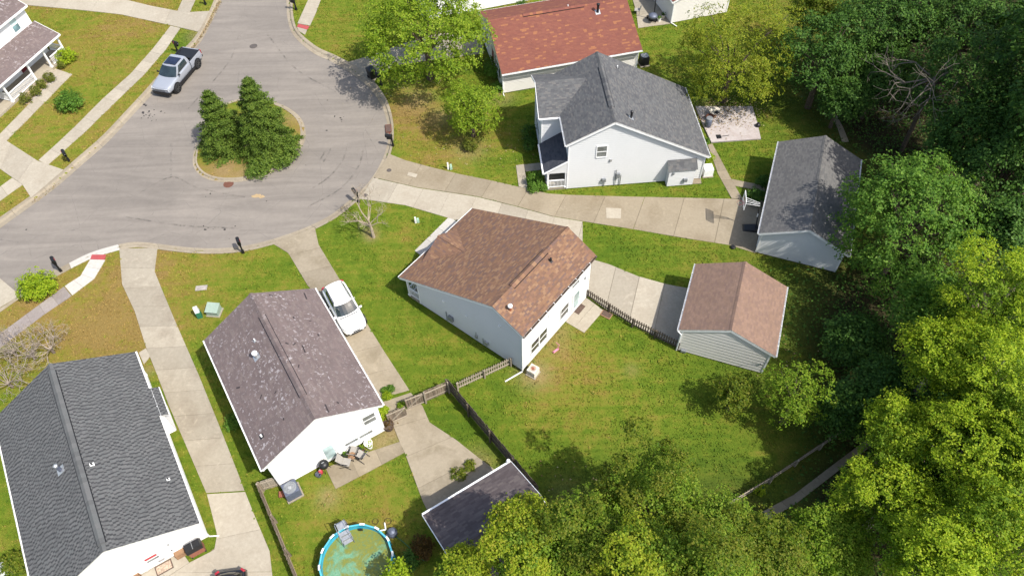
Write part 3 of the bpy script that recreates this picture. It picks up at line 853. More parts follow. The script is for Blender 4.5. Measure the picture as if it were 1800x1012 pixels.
def gable(root, xl, zl, xr, zr, hr, a0, a1, m, ridge_vent=None, m2=None, dark=0, tab=.33, expo=.145, gut=('l', 'r'), fascia='trim', gutmat=(None, None), cap=True, seed=1, xridge=0.0):
    """two slopes about a ridge at x = xridge, height hr; left eave (xl, zl), right eave (xr, zr)"""
    L = a1 - a0
    for sgn, x, z in ((-1, xl, zl), (1, xr, zr)):
        ln = math.hypot(x - xridge, hr - z)
        V = (xridge - x, 0, hr - z)
        dk, N = slope(root, (x, a0, z), (0, 1, 0), V, [(0, 0), (L, 0), (L, ln), (0, ln)], m, mats2=m2, dark=dark, tab=tab, expo=expo, seed=seed + (sgn > 0))
        # rake boards
        for a in (a0, a1):
            mb = MB(); e = 0.016 if a == a0 else -0.016
            mb.beam((x, a + e, z - .165), (xridge, a + e, hr - .165), .03, .15)
            mb.build('rake_board', M[fascia], root)
        if ('l' if sgn < 0 else 'r') in gut:
            mb = MB()
            gx = x + sgn * .05
            mb.box(gx - .05, gx + .05, a0, a1, z - .14, z - .125)
            mb.box(gx + sgn * .045 - .005, gx + sgn * .045 + .005, a0, a1, z - .14, z - .03)
            mb.box(gx - sgn * .045 - .005, gx - sgn * .045 + .005, a0, a1, z - .14, z - .04)
            for a in (a0, a1): mb.box(gx - .05, gx + .05, a - .008, a + .008, z - .13, z - .02)
            gt = mb.build('gutter', M[gutmat[sgn > 0] or fascia], root)
            hg = MB()
            k = int(L / .75)
            for i in range(1, k): hg.box(gx - .055, gx + .055, a0 + L * i / k - .018, a0 + L * i / k + .018, z - .03, z - .018)
            hg.build('gutter_straps', M['trim'], gt)['kind'] = 'stuff'
        else:
            mb = MB(); mb.box(x - .012, x + .012, a0, a1, z - .17, z - .012)
            mb.build('fascia', M[fascia], root)
    if cap:
        n = int(L / .21)
        mb = MB()
        def capz(x): 
            return hr - abs(x - xridge) * ((hr - zr) / (xr - xridge) if x > xridge else (hr - zl) / (xridge - xl))
        for i in range(n):
            b0, b1 = a0 + L * i / n, a0 + L * (i + 1) / n + .02
            for w in (-.15, .15):
                p = [(xridge, b0, hr + .045), (xridge, b1, hr + .03), (xridge + w, b1, capz(xridge + w) + .02), (xridge + w, b0, capz(xridge + w) + .034)]
                mb.face(p)
        o = mb.build('ridge_cap', m, root); o['kind'] = 'stuff'
    if ridge_vent:
        r0, r1 = ridge_vent
        mb = MB()
        kv = max(1, int((r1 - r0) / .3))
        for q in range(kv):
            b0, b1 = r0 + (r1 - r0) * q / kv, r0 + (r1 - r0) * (q + 1) / kv + .012
            zz = [capz(xridge - .2), hr + .03, capz(xridge + .2)]
            xs_ = (xridge - .2, xridge, xridge + .2)
            up = .062 + .006 * (q % 2)
            A = [(x_, b0, z_ + up) for x_, z_ in zip(xs_, zz)]; B = [(x_, b1, z_ + up) for x_, z_ in zip(xs_, zz)]
            Ab = [(x_, b0, z_) for x_, z_ in zip(xs_, zz)]; Bb = [(x_, b1, z_) for x_, z_ in zip(xs_, zz)]
            k = len(mb.v); mb.v += A + B + Ab + Bb
            for f in ((0, 1, 4, 3), (1, 2, 5, 4), (0, 6, 7, 1), (1, 7, 8, 2), (0, 3, 9, 6), (2, 8, 11, 5), (3, 4, 10, 9), (4, 5, 11, 10)):
                mb.f.append(tuple(k + t_ for t_ in f)); mb.m.append(0)
        rv = mb.build('ridge_vent', m, root); rv['kind'] = 'stuff'
        mb = MB()
        for sg in (-1, 1):
            zz = capz(xridge + sg * .21)
            mb.box(xridge + sg * .215 - .022, xridge + sg * .215 + .022, r0, r1, zz - .02, zz + .05)
        mb.build('vent_slot', M['black'], rv)

def on_wall(P0, U, N):
    P0, U, N = Vector(P0), Vector(U), Vector(N)
    return lambda u, z, d=0.0: P0 + U * u + N * d + Vector((0, 0, z))

def window(root, f, u0, u1, z0, z1, m='glass', name='window', m_low=None, fr=.07, label=None, sash=True):
    """frame proud of the siding, two glazed sashes set back in it"""
    def blk(mb, a, b, c, d, y0, y1):
        mb.hexa([f(a, c, y0), f(b, c, y0), f(b, c, y1), f(a, c, y1), f(a, d, y0), f(b, d, y0), f(b, d, y1), f(a, d, y1)])
    mb = MB()
    blk(mb, u0 - fr, u0, z0 - fr, z1 + fr, .0, .07); blk(mb, u1, u1 + fr, z0 - fr, z1 + fr, .0, .07)
    blk(mb, u0, u1, z1, z1 + fr, .0, .068); blk(mb, u0, u1, z0 - fr, z0, .0, .085)
    w = mb.build(name, M['trim'], root)
    if label: w['label'] = label
    zm = (z0 + z1) / 2
    if sash:
        mb = MB(); blk(mb, u0, u1, zm - .035, zm + .035, .03, .062); mb.build('sash_rail', M['trim'], w)
        mb = MB(); blk(mb, u0, u1, zm + .035, z1, .030, .048); mb.build('pane', M[m], w)
        mb = MB(); blk(mb, u0, u1, z0, zm - .035, .029, .038); mb.build('pane', M[m_low or m], w)
    else:
        mb = MB(); blk(mb, u0, u1, z0, z1, .029, .038); mb.build('pane', M[m], w)
    return w

def door(root, f, u0, u1, z0, z1, m='trim', pane=None):
    def blk(mb, a, b, c, d, y0, y1):
        mb.hexa([f(a, c, y0), f(b, c, y0), f(b, c, y1), f(a, c, y1), f(a, d, y0), f(b, d, y0), f(b, d, y1), f(a, d, y1)])
    mb = MB()
    blk(mb, u0 - .08, u0, z0, z1 + .08, 0, .06); blk(mb, u1, u1 + .08, z0, z1 + .08, 0, .06); blk(mb, u0, u1, z1, z1 + .08, 0, .061)
    mb.build('door_frame', M['trim'], root)
    mb = MB(); blk(mb, u0, u1, z0 + .02, z1, .0175, .042)
    d = mb.build('door', M[m], root)
    if pane:
        mb = MB(); blk(mb, u0 + .12, u1 - .12, z0 + (z1 - z0) * .15, z1 - .12, .042, .048); mb.build('pane', M[pane], d)
    mb = MB(); p = f(u1 - .08, z0 + 1.0, .05); mb.tube(p, f(u1 - .08, z0 + 1.0, .09), .03, .03, 8); mb.build('handle', M['galv'], d)
    return d

def corner(root, x, a, z0, z1, m='trim', name='corner_board'):
    mb = MB(); mb.box(x - .05, x + .05, a - .05, a + .05, z0, z1); return mb.build(name, M[m], root)

def downspout(root, pts, m='trim'):
    mb = MB()
    for a, b in zip(pts, pts[1:]): mb.beam(a, b, .075, .06, up=(0.3, 1, 0.2))
    return mb.build('downspout', M[m], root)

def walls(root, xl, xr, a0, a1, z0, roofz, hr, m, xridge=0.0, sides='nfLR', h=.15, d=.026):
    """four lapped walls under a gable roof; roofz(x) gives the roof underside"""
    for s, a, nn in (('n', a0, -1), ('f', a1, 1)):
        if s in sides:
            wall(root, (0, a, 0), (1, 0, 0), (0, nn, 0), [(xl, z0), (xr, z0), (xr, roofz(xr)), (xridge, hr - .1), (xl, roofz(xl))], m, h=h, d=d)
    for s, x, nn in (('L', xl, -1), ('R', xr, 1)):
        if s in sides:
            wall(root, (x, 0, 0), (0, 1, 0), (nn, 0, 0), [(a0, z0), (a1, z0), (a1, roofz(x)), (a0, roofz(x))], m, h=h, d=d)
    for x in (xl, xr):
        for a in (a0, a1): corner(root, x, a, z0, roofz(x) - .02)
    foot(root, xl, xr, a0, a1)
    mb = MB(); mb.box(xl + .03, xr - .03, a0 + .03, a1 - .03, z0 - .5, z0 + .02)
    mb.build('foundation', M['foundation'], root)

def flue(root, x, a, z, sl, r, h, mpipe='galv', mcap='white_metal', cap_r=None, flash='galv', name='flue'):
    mb = MB(); mb.tube((x, a, z - .1), (x, a, z + h), r, r, 10)
    o = mb.build(name, M[mpipe], root)
    q = r * 2.1
    mb = MB()
    mb.hexa([(x - q, a - q, z - q * sl), (x + q, a - q, z + q * sl), (x + q, a + q, z + q * sl), (x - q, a + q, z - q * sl),
             (x - q, a - q, z - q * sl + .03), (x + q, a - q, z + q * sl + .03), (x + q, a + q, z + q * sl + .03), (x - q, a + q, z - q * sl + .03)])
    mb.build('flashing', M[flash], o)
    if mcap:
        cr = cap_r or r * 1.7
        mb = MB(); mb.lathe([(cr, h - .02), (cr, h + .10), (cr * .3, h + .16)], 12, (x, a, z)); mb.build('rain_cap', M[mcap], o)
    return o

def railing(root, a, b, h=.85, n=8, name='railing', z=0.12):
    a, b = Vector(a), Vector(b)
    mb = MB()
    mb.beam(a + Vector((0, 0, z + h)), b + Vector((0, 0, z + h)), .09, .06)
    mb.beam(a + Vector((0, 0, z + .1)), b + Vector((0, 0, z + .1)), .07, .05)
    r = mb.build(name, M['trim'], root)
    me = None
    for i in range(n):
        p = a.lerp(b, (i + .5) / n)
        if me is None: me = MB().box(-.02, .02, -.02, .02, z + .12, z + h).mesh('baluster', M['trim'])
        link('baluster', me, r, p)
    return r

def post(root, x, a, z0, z1, w=.13, name='porch_post'):
    mb = MB(); mb.box(x - w / 2, x + w / 2, a - w / 2, a + w / 2, z0, z1)
    mb.box(x - w * .8, x + w * .8, a - w * .8, a + w * .8, z0, z0 + .14)
    mb.box(x - w * .75, x + w * .75, a - w * .75, a + w * .75, z1 - .12, z1)
    return mb.build(name, M['trim'], root)

# --- house with the weathered purple roof (centre left)
hB = house('house', 'white house with weathered speckled purplish roof beside the white car', 'house', -13.89, 23.41, 30.8, .34)
gable(hB, -3.82, 3.26, 3.82, 3.26, 5.5, -5.19, 5.19, M['sh_purple'], ridge_vent=(-3.4, 3.2), tab=.34, expo=.15, seed=21)
rzB = lambda x: 5.5 - abs(x) * .586 - .1
walls(hB, -3.45, 3.45, -4.93, 4.95, -.2, rzB, 5.5, M['siding_bright'])
fB = on_wall((0, -4.93, 0), (1, 0, 0), (0, -1, 0))
window(hB, fB, 2.42, 3.18, 1.62, 2.62, 'glass_grey')
window(hB, fB, 1.85, 2.72, .42, .78, 'glass_grey', sash=False)
window(hB, fB, .88, 1.72, .42, .78, 'glass_grey', sash=False)
door(hB, fB, -.55, .3, -.25, 1.1 + .6, 'trim', 'glass_pale')
flue(hB, -1.36, 1.06, 4.70, .586, .10, .42, 'galv', 'white_metal', .17)
flue(hB, -1.03, 2.07, 4.90, .586, .04, .25, 'white_metal', None)
flue(hB, -3.05, -3.5, 3.71, .586, .06, .22, 'white_metal', None, flash='black')
rs_ = random.Random(17)
mb = MB()
for k in range(15):
    sg = rs_.choice((-1, 1)); xx = sg * rs_.uniform(.5, 3.6); aa = rs_.uniform(-4.9, 4.9); zz = 5.5 - abs(xx) * .586 + .018
    if k < 3: w_, l_ = .04, .3
    else: w_, l_ = rs_.uniform(.03, .05), rs_.uniform(.07, .14)
    ang = rs_.uniform(-.2, .2) if k < 3 else rs_.uniform(-1.5, 1.5)
    ca_, sa_ = math.cos(ang), math.sin(ang)
    q = []
    for u_, v_ in ((-w_, -l_), (w_, -l_), (w_, l_), (-w_, l_)):
        x_ = xx + u_ * ca_ - v_ * sa_; q.append((x_, aa + u_ * sa_ + v_ * ca_, 5.5 - abs(x_) * .586 + .024))
    mb.face(q)
mb.build('torn_tabs', simple('torn_tab_felt', (0.035, 0.028, 0.03), .95), hB)['kind'] = 'stuff'
downspout(hB, [(-3.55, -5.0, 3.1), (-3.5, -5.0, 2.8), (-3.5, -5.0, -.2)])

# --- brown roofed house (centre)
hC = house('house', 'white house with multi-toned brown roof and small front gable at centre', 'house', 1.305, 29.37, -39.0, .2)
gable(hC, -8.57, 2.08, 2.36, 4.53, 5.76, -4.07, 4.07, M['sh_brown'], ridge_vent=(-2.1, 1.5), gutmat=(None, 'mat_brown'), tab=.25, expo=.125, seed=31)
rzC = lambda x: (5.76 + .427 * x if x < 0 else 5.76 - .521 * x) - .1
walls(hC, -7.05, 2.12, -3.82, 3.82, -.08, rzC, 5.76, M['siding'])
# porch: floor, posts, rails
mb = MB(); mb.box(-8.25, -7.05, -3.82, 3.82, -.5, -.03); mb.build('porch_floor', M['concrete'], hC)
for a in (-3.75, -1.4, 1.2, 3.75): post(hC, -8.15, a, -.03, 2.08)
mb = MB(); mb.box(-8.25, -8.05, -3.84, 3.84, 2.0, 2.16); mb.build('porch_beam', M['trim'], hC)
for a in (-3.84, 3.84):
    mb = MB(); mb.hexa([(-8.25, a - .03, 2.1), (-7.0, a - .03, 2.3), (-7.0, a + .03, 2.3), (-8.25, a + .03, 2.1), (-8.25, a - .03, 2.15), (-7.0, a - .03, 2.64), (-7.0, a + .03, 2.64), (-8.25, a + .03, 2.15)])
    mb.build('porch_gable', M['siding'], hC)
railing(hC, (-8.12, -3.75, 0), (-7.12, -3.75, 0), .85, 7, z=.0)
railing(hC, (-8.15, -3.7, 0), (-8.15, -1.45, 0), .85, 14, z=.0)
railing(hC, (-8.15, 1.25, 0), (-8.15, 3.7, 0), .85, 14, z=.0)
fCl = on_wall((-7.05, 0, 0), (0, 1, 0), (-1, 0, 0))
door(hC, fCl, -.5, .45, 0, 2.0, 'door_red'); window(hC, fCl, -2.8, -1.6, .7, 1.9); window(hC, fCl, 1.5, 2.7, .7, 1.9)
# small front gable over the porch
pk = Vector((-8.05, -.28, 3.36))
zb = 5.76 - .427 * 8.05
for sg in (-1, 1):
    hw = 1.85
    V = (0, -sg * hw, pk.z - zb); ln = math.hypot(hw, pk.z - zb)
    Lr = (pk.z - zb) / .427
    slope(hC, (-8.05, -.28 + sg * hw, zb + .015), (1, 0, 0), V, [(0, 0), (.12, 0), (Lr + .12, ln), (0, ln)], M['sh_brown'], th=.05, tab=.30, seed=41 + sg, deck='gable_roof')
mb = MB(); mb.face([(-8.0, -.28 - 1.8, zb - .1), (-8.0, -.28 + 1.8, zb - .1), (-8.0, -.28, pk.z - .05)]); mb.build('gable_panel', M['siding'], hC)
mb = MB()
for i in range(13): mb.box(-8.05 + i * .24, -7.83 + i * .24, -.36, -.20, pk.z + .0, pk.z + .028)
mb.build('ridge_cap', M['sh_brown'], hC)['kind'] = 'stuff'
fC = on_wall((2.12, 0, 0), (0, 1, 0), (1, 0, 0))
window(hC, fC, -2.9, -2.1, .70, 2.0, 'glass', fr=.05); window(hC, fC, -1.98, -1.2, .70, 2.0, 'glass', fr=.05)
window(hC, fC, .45, 1.3, .85, 2.1, 'glass', fr=.05)
door(hC, fC, 1.92, 2.78, .1, 2.15, 'trim', 'glass_pale')
window(hC, fC, 1.7, 2.45, 3.05, 3.9, 'glass_grey', fr=.05)
mb = MB(); mb.box(2.12, 2.2, 3.2, 3.32, 2.6, 2.78); mb.build('wall_lamp', M['grey_metal'], hC)
mb = MB(); mb.box(2.12, 2.18, -1.0, -.85, 2.9, 3.2); mb.build('wall_vent', M['trim'], hC)
fCn = on_wall((0, -3.82, 0), (1, 0, 0), (0, -1, 0))
for u, z in ((-4.6, 2.2), (-2.6, 2.2), (.3, 3.6)):
    p = fCn(u, z); mb = MB(); mb.box(p.x - .09, p.x + .09, p.y - .07, p.y, p.z - .07, p.z + .07); mb.build('wall_vent', M['trim'], hC)
mb = MB(); mb.box(-4.25, -3.85, -4.02, -3.82, .45, .95); mb.tube((-4.5, -3.87, 0), (-4.5, -3.87, 1.1), .03); mb.build('electric_meter', M['grey_metal'], hC)
mb = MB(); mb.box(-1.0, -.75, -4.0, -3.83, .35, .7); mb.tube((-1.2, -3.9, .0), (-1.2, -3.9, .8), .03); mb.tube((-.9, -3.9, 0), (-.9, -3.9, .4), .03); mb.build('gas_meter', M['galv'], hC)
mb = MB(); mb.box(-1.9, -1.7, -3.95, -3.83, .3, .6); mb.tube((-1.8, -3.9, .3), (-1.8, -3.9, 1.0), .025); mb.build('cable_box', M['galv'], hC)
flue(hC, .85, -3.36, 5.30, -.521, .09, .40, 'rust_red', 'white_metal', .15, 'wood_brown')
flue(hC, .64, 1.23, 5.42, -.521, .05, .2, 'black', 'black', .08, 'black')
downspout(hC, [(2.4, -3.95, 4.4), (2.17, -3.9, 4.1), (2.17, -3.9, -.1), (1.7, -5.2, -.14)])

# --- grey roofed house (upper right of centre)
hD = house('house', 'white two-storey house with steep grey roof and shaded front porch', 'house', 7.70, 46.1, 3.8, .3)
gable(hD, -3.6, 4.65, 7.88, 2.36, 6.57, -4.26, 4.26, M['sh_grey'], ridge_vent=(-2.5, 2.4), tab=.25, expo=.125, seed=51)
rzD = lambda x: 6.57 - abs(x) * .534 - .1
walls(hD, -3.3, 7.6, -4.0, 4.0, -.22, rzD, 6.57, M['siding'], h=.2)
# projecting front wing with its own gable roof
zw = 4.55
for s, a0w, a1w in ((0, -.65, 4.1),):
    wall(hD, (-5.0, 0, 0), (0, 1, 0), (-1, 0, 0), [(-.65, -.22), (4.1, -.22), (4.1, zw), (1.75, 5.75), (-.65, zw)], M['siding'])
    wall(hD, (0, -.65, 0), (1, 0, 0), (0, -1, 0), [(-5.0, -.22), (-3.3, -.22), (-3.3, zw), (-5.0, zw)], M['siding'])
    wall(hD, (0, 4.1, 0), (1, 0, 0), (0, 1, 0), [(-5.0, -.22), (-3.3, -.22), (-3.3, zw), (-5.0, zw)], M['siding'])
corner(hD, -5.0, -.65, -.2, zw)
for sg, a_e, ln_a in ((-1, -.93, 2.78), (1, 4.5, 2.65)):
    hw = abs(1.85 - a_e)
    V = (0, -sg * hw, 5.95 - zw); ln = math.hypot(hw, 5.95 - zw)
    ue = -5.28
    slope(hD, (ue, a_e, zw + .01), (1, 0, 0), V, [(0, 0), (1.62, 0), (4.22, ln), (0, ln)], M['sh_grey'], tab=.25, expo=.125, seed=61 + sg, deck='wing_roof')
    mb = MB(); mb.beam((ue - .02, a_e, zw - .08), (ue - .02, 1.85, 5.86), .17, .035, up=(1, 0, 0)); mb.build('rake_board', M['trim'], hD)
mb = MB(); mb.box(-5.28, -3.62, -1.0, -.90, zw - .12, zw + .0); mb.build('gutter', M['trim'], hD)
fW = on_wall((-5.0, 0, 0), (0, 1, 0), (-1, 0, 0))
window(hD, fW, .2, 1.3, 2.9, 4.1); window(hD, fW, 2.2, 3.3, 2.9, 4.1); window(hD, fW, .5, 2.9, .6, 1.9)
# porch
slope(hD, (-5.2, -4.08, 1.72), (0, 1, 0), (1.9, 0, 1.15), [(0, 0), (3.40, 0), (3.40, 2.2), (0, 2.2)], M['sh_navy_shade'], seed=71, deck='porch_roof')
mb = MB(); mb.box(-5.32, -5.2, -4.1, -.7, 1.58, 1.72); mb.build('gutter', M['trim'], hD)
mb = MB(); mb.box(-4.95, -3.3, -4.0, -.65, -.6, -.12); mb.build('porch_floor', M['concrete'], hD)
mb = MB(); mb.face([(-5.05, -4.02, 1.55), (-3.3, -4.02, 1.55), (-3.3, -4.02, 2.74), (-5.05, -4.02, 1.70)]); mb.build('porch_gable', M['siding'], hD)
mb = MB(); mb.beam((-5.25, -4.12, 1.66), (-3.3, -4.12, 2.82), .035, .15); mb.build('rake_board', M['trim'], hD)
for x, a in ((-4.85, -3.92), (-3.42, -3.92), (-4.85, -2.3), (-4.85, -.75)): post(hD, x, a, -.12, 1.6)
railing(hD, (-4.8, -3.92, 0), (-3.45, -3.92, 0), .8, 12, z=-.12)
railing(hD, (-4.85, -3.9, 0), (-4.85, -2.35, 0), .8, 12, z=-.12)
fP = on_wall((-3.3, 0, 0), (0, 1, 0), (-1, 0, 0)); door(hD, fP, -2.2, -1.3, -.1, 1.9, 'door_red'); window(hD, fP, -3.6, -2.6, .6, 1.7)
fD = on_wall((0, -4.0, 0), (1, 0, 0), (0, -1, 0))
window(hD, fD, -1.12, -.38, 2.98, 4.05, 'glass_grey', 'window', 'glass_grey')
# fireplace bump-out
bx0, bx1, bd = 4.75, 6.85, .62
wall(hD, (0, -4.0 - bd, 0), (1, 0, 0), (0, -1, 0), [(bx0, -.22), (bx1, -.22), (bx1, 1.55), (bx0, 1.55)], M['siding'], 'bump_out_wall')
for x, nn in ((bx0, -1), (bx1, 1)):
    wall(hD, (x, 0, 0), (0, 1, 0), (nn, 0, 0), [(-4.0 - bd, -.22), (-4.0, -.22), (-4.0, 1.98), (-4.0 - bd, 1.55)], M['siding'], 'bump_out_wall')
slope(hD, (bx0 - .12, -4.0 - bd - .15, 1.52), (1, 0, 0), (0, bd + .15, .55), [(0, 0), (bx1 - bx0 + .24, 0), (bx1 - bx0 + .24, .92), (0, .92)], M['sh_grey'], tab=.3, seed=77, deck='bump_out_roof')
mb = MB(); mb.box(6.0, 6.3, -4.0 - bd - .2, -4.0 - bd, .25, .55); mb.build('fireplace_vent', M['grey_metal'], hD)
mb = MB(); mb.box(5.0, 5.15, -4.0 - bd - .1, -4.0 - bd, 1.05, 1.25); mb.build('wall_lamp', M['grey_metal'], hD)
mb = MB(); mb.box(-.5, -.2, -4.22, -4.0, .35, .65); mb.tube((-.3, -4.1, -.2), (-.3, -4.1, .4), .035); mb.tube((-.55, -4.1, .5), (-.15, -4.1, .3), .03); mb.build('gas_meter', M['grey_metal'], hD)
mb = MB(); mb.box(.62, .9, -4.2, -4.0, .65, 1.1); mb.tube((.6, -4.1, -.2), (.6, -4.1, 1.5), .03); mb.tube((1.0, -4.1, -.2), (1.0, -4.1, .9), .035); mb.build('electric_meter', M['grey_metal'], hD)
mb = MB(); mb.box(-.05, .12, -4.12, -4.0, 2.45, 2.65); mb.build('wall_vent', M['galv'], hD)
flue(hD, 1.46, -3.07, 5.79, -.534, .085, .55, 'black', 'black', .12, 'galv')
flue(hD, 1.49, 3.03, 5.77, -.534, .045, .25, 'white_metal', None, flash='black')
downspout(hD, [(7.75, -4.08, 2.2), (7.63, -4.06, 2.0), (7.63, -4.06, -.2)])

# --- charcoal roofed house (lower left)
hA = house('house', 'white house with charcoal dotted shingle roof at the lower left', 'house', -24.94, 18.01, 30.9)
gable(hA, -4.5, 2.33, 4.24, 2.47, 4.78, -6.68, 6.68, M['sh_char'], ridge_vent=(-6.2, 6.1), m2=M['sh_chardot'], dark=0.42, tab=.27, expo=.15, seed=81)
rzA = lambda x: 4.78 - abs(x) * .545 - .1
walls(hA, -4.2, 3.95, -6.45, 6.4, .12, rzA, 4.78, M['siding_bright'])
# side bay
wall(hA, (4.42, 0, 0), (0, 1, 0), (1, 0, 0), [(1.3, .12), (3.35, .12), (3.35, 2.1), (1.3, 2.1)], M['siding_bright'], 'bay_wall')
for a, nn in ((1.3, -1), (3.35, 1)): wall(hA, (0, a, 0), (1, 0, 0), (0, nn, 0), [(3.95, .12), (4.42, .12), (4.42, 2.1), (3.95, 2.3)], M['siding_bright'], 'bay_wall')
slope(hA, (4.72, 1.18, 2.205), (0, 1, 0), (-1, 0, .545), [(0, 0), (2.27, 0), (2.27, .6), (0, .6)], M['sh_char'], mats2=M['sh_chardot'], dark=.42, tab=.27, expo=.15, seed=85, deck='bay_roof')
mb = MB(); mb.box(4.73, 4.77, 1.18, 3.45, 2.05, 2.19); mb.build('fascia', M['trim'], hA)
fA = on_wall((0, -6.45, 0), (1, 0, 0), (0, -1, 0))
window(hA, fA, .75, 1.42, .85, 1.5, 'red_paint', m_low='glass_grey', label='window with red blind in its upper sash')
mb = MB(); p = fA(1.3, .5); mb.box(1.15, 1.5, -6.53, -6.45, .35, .5); mb.build('wall_vent', M['galv'], hA)
mb = MB(); mb.box(2.15, 2.25, -6.53, -6.45, 1.6, 1.75); mb.build('wall_lamp', M['galv'], hA)
mb = MB(); mb.box(2.05, 2.13, -6.5, -6.45, .8, .9); mb.build('doorbell', M['black'], hA)
door(hA, fA, -.6, .35, .1, 2.1, 'trim')
fAr = on_wall((3.95, 0, 0), (0, 1, 0), (1, 0, 0))
window(hA, fAr, -3.5, -2.6, 1.0, 1.9); window(hA, fAr, 4.2, 5.2, 1.0, 1.9)
flue(hA, -1.1, -.42, 4.18, .545, .11, .55, 'bluegrey', 'galv', .12)
flue(hA, .57, -1.23, 4.47, -.545, .05, .16, 'black', None, flash='white_metal')
flue(hA, 3.59, -3.4, 2.82, -.545, .04, .16, 'black', None, flash='white_metal')
downspout(hA, [(4.2, -6.5, 2.3), (4.02, -6.5, 2.1), (4.02, -6.5, .1), (4.5, -6.75, .06)])

# --- red roofed house (top)
cF = g(862, 45, 3.5)
hF = house('house', 'white house with terracotta red roof behind the grey roofed one', 'house', 0, 0, 12.9 - 90)
dF = Vector((math.cos(R(12.9)), math.sin(R(12.9)), 0)); nF = Vector((-dF.y, dF.x, 0))
pF = g(882, 131, 2.5).xy.to_3d()
oF = pF + dF * 6.55 + nF * 5.0
oF.z = 0; hF.location = oF
# in this frame +x looks towards the near eave and +a runs along the ridge to the right
gable(hF, -4.6, 2.7, 5.0, 2.5, 4.65, -6.55, 6.55, M['sh_red'], ridge_vent=(-3.3, 2.4), gutmat=(None, 'trim'), tab=.36, expo=.15, seed=91, fascia='trim')
rzF = lambda x: 4.65 - abs(x) * .43 - .1
walls(hF, -4.3, 4.5, -6.3, 6.3, .1, rzF, 4.65, M['siding_cream'])
fF = on_wall((0, -6.3, 0), (1, 0, 0), (0, -1, 0))
window(hF, fF, 1.9, 2.9, .9, 2.0); window(hF, fF, -2.6, -1.2, .9, 2.0); door(hF, fF, .2, 1.1, .1, 2.1, 'door_red')
for u in (1.6, 3.2):
    mb = MB(); mb.box(u - .18, u + .18, -6.36, -6.3, .85, 2.05); mb.build('shutter', M['black'], hF)
mb = MB(); mb.box(4.5, 4.75, -2.7, -2.2, .3, .8); mb.tube((4.62, -2.1, .1), (4.62, -2.1, 1.2), .04); mb.tube((4.62, -2.5, 0), (4.62, -2.5, .4), .04); mb.build('gas_meter', M['grey_metal'], hF)
flue(hF, .9, 3.5, 4.27, -.43, .11, .75, 'black', 'black', .16, 'galv')
flue(hF, -.2, 1.0, 4.57, .43, .05, .2, 'white_metal', None)
downspout(hF, [(5.05, -6.4, 2.4), (4.57, -6.38, 2.1), (4.57, -6.38, .1), (5.0, -6.38, .05)])
downspout(hF, [(5.05, 6.4, 2.4), (4.57, 6.38, 2.1), (4.57, 6.38, .1)])

# --- porch house (top left)
th = -109.4
hE = house('house', 'white two-storey house with long mauve porch roof in the top left corner', 'house', 0, 0, th + 90)
dE = Vector((math.cos(R(th)), math.sin(R(th)), 0))       # along the porch eave, away from its right end
eR = g(104, 60, 2.3); eR.z = 0
hE.location = eR
# local axes: +a runs opposite to dE... x points to the lawn
LE = 11.5
slope(hE, (.0, -LE, 2.3), (0, 1, 0), (-2.3, 0, .95), [(0, 0), (LE, 0), (LE, 2.49), (0, 2.49)], M['sh_purple'], seed=95, deck='porch_roof')
mb = MB(); mb.box(.0, .1, -LE, .02, 2.17, 2.29); mb.build('gutter', M['trim'], hE)
mb = MB(); mb.beam((0, .02, 2.24), (-2.3, .02, 3.19), .035, .14); mb.build('rake_board', M['trim'], hE)
mb = MB(); mb.box(-.35, -.2, -LE, -.1, 2.0, 2.2); mb.build('porch_beam', M['trim'], hE)
mb = MB(); mb.box(-2.3, -.15, -LE, -.05, -.3, .18); mb.build('porch_floor', M['concrete'], hE)
wall(hE, (-2.3, 0, 0), (0, 1, 0), (1, 0, 0), [(-LE, .18), (-.35, .18), (-.35, 5.15), (-LE, 5.15)], M['siding_bright'])
wall(hE, (0, -.35, 0), (1, 0, 0), (0, 1, 0), [(-11, .1), (-2.3, .1), (-2.3, 5.15), (-6.6, 7.2), (-11, 5.15)], M['siding_bright'])
corner(hE, -2.3, -.35, .1, 5.1)
slope(hE, (-1.95, -LE, 5.0), (0, 1, 0), (-4.6, 0, 2.3), [(0, 0), (LE - .05, 0), (LE - .05, 5.1), (0, 5.1)], M['sh_purple'], seed=97)
mb = MB(); mb.box(-1.97, -1.86, -LE, -.05, 4.86, 4.99); mb.build('gutter', M['trim'], hE)
mb = MB(); mb.box(-2.3, -1.98, -LE, -.06, 4.84, 4.87); mb.build('soffit', M['soffit'], hE)
mb = MB(); mb.beam((-1.95, -.03, 4.92), (-6.5, -.03, 7.2), .035, .16); mb.build('rake_board', M['trim'], hE)
foot(hE, -11, -.2, -LE, -.05)
for a in (-.25, -2.35, -4.5, -7.7): post(hE, -.28, a, .18, 2.05, .15)
railing(hE, (-.28, -.3, 0), (-.28, -2.0, 0), .85, 12, z=.18); railing(hE, (-.28, -4.55, 0), (-.28, -7.6, 0), .85, 26, z=.18)
railing(hE, (-2.2, -.15, 0), (-.35, -.15, 0), .85, 12, z=.18); railing(hE, (-.3, -7.7, 0), (-2.2, -7.7, 0), .85, 12, z=.18)
mb = MB(); mb.box(-.15, .25, -4.0, -2.6, -.2, .1); mb.build('porch_step', M['concrete'], hE)
fE = on_wall((-2.3, 0, 0), (0, 1, 0), (1, 0, 0))
window(hE, fE, -2.35, -1.6, 3.5, 4.75, 'glass_pale', m_low='glass_teal'); window(hE, fE, -5.6, -4.8, 3.5, 4.75, 'glass_teal')
window(hE, fE, -7.0, -6.3, .9, 2.0); window(hE, fE, -6.1, -5.4, .9, 2.0); window(hE, fE, -1.9, -1.2, .9, 2.0)
door(hE, fE, -4.0, -3.1, .18, 2.1, 'door_red')

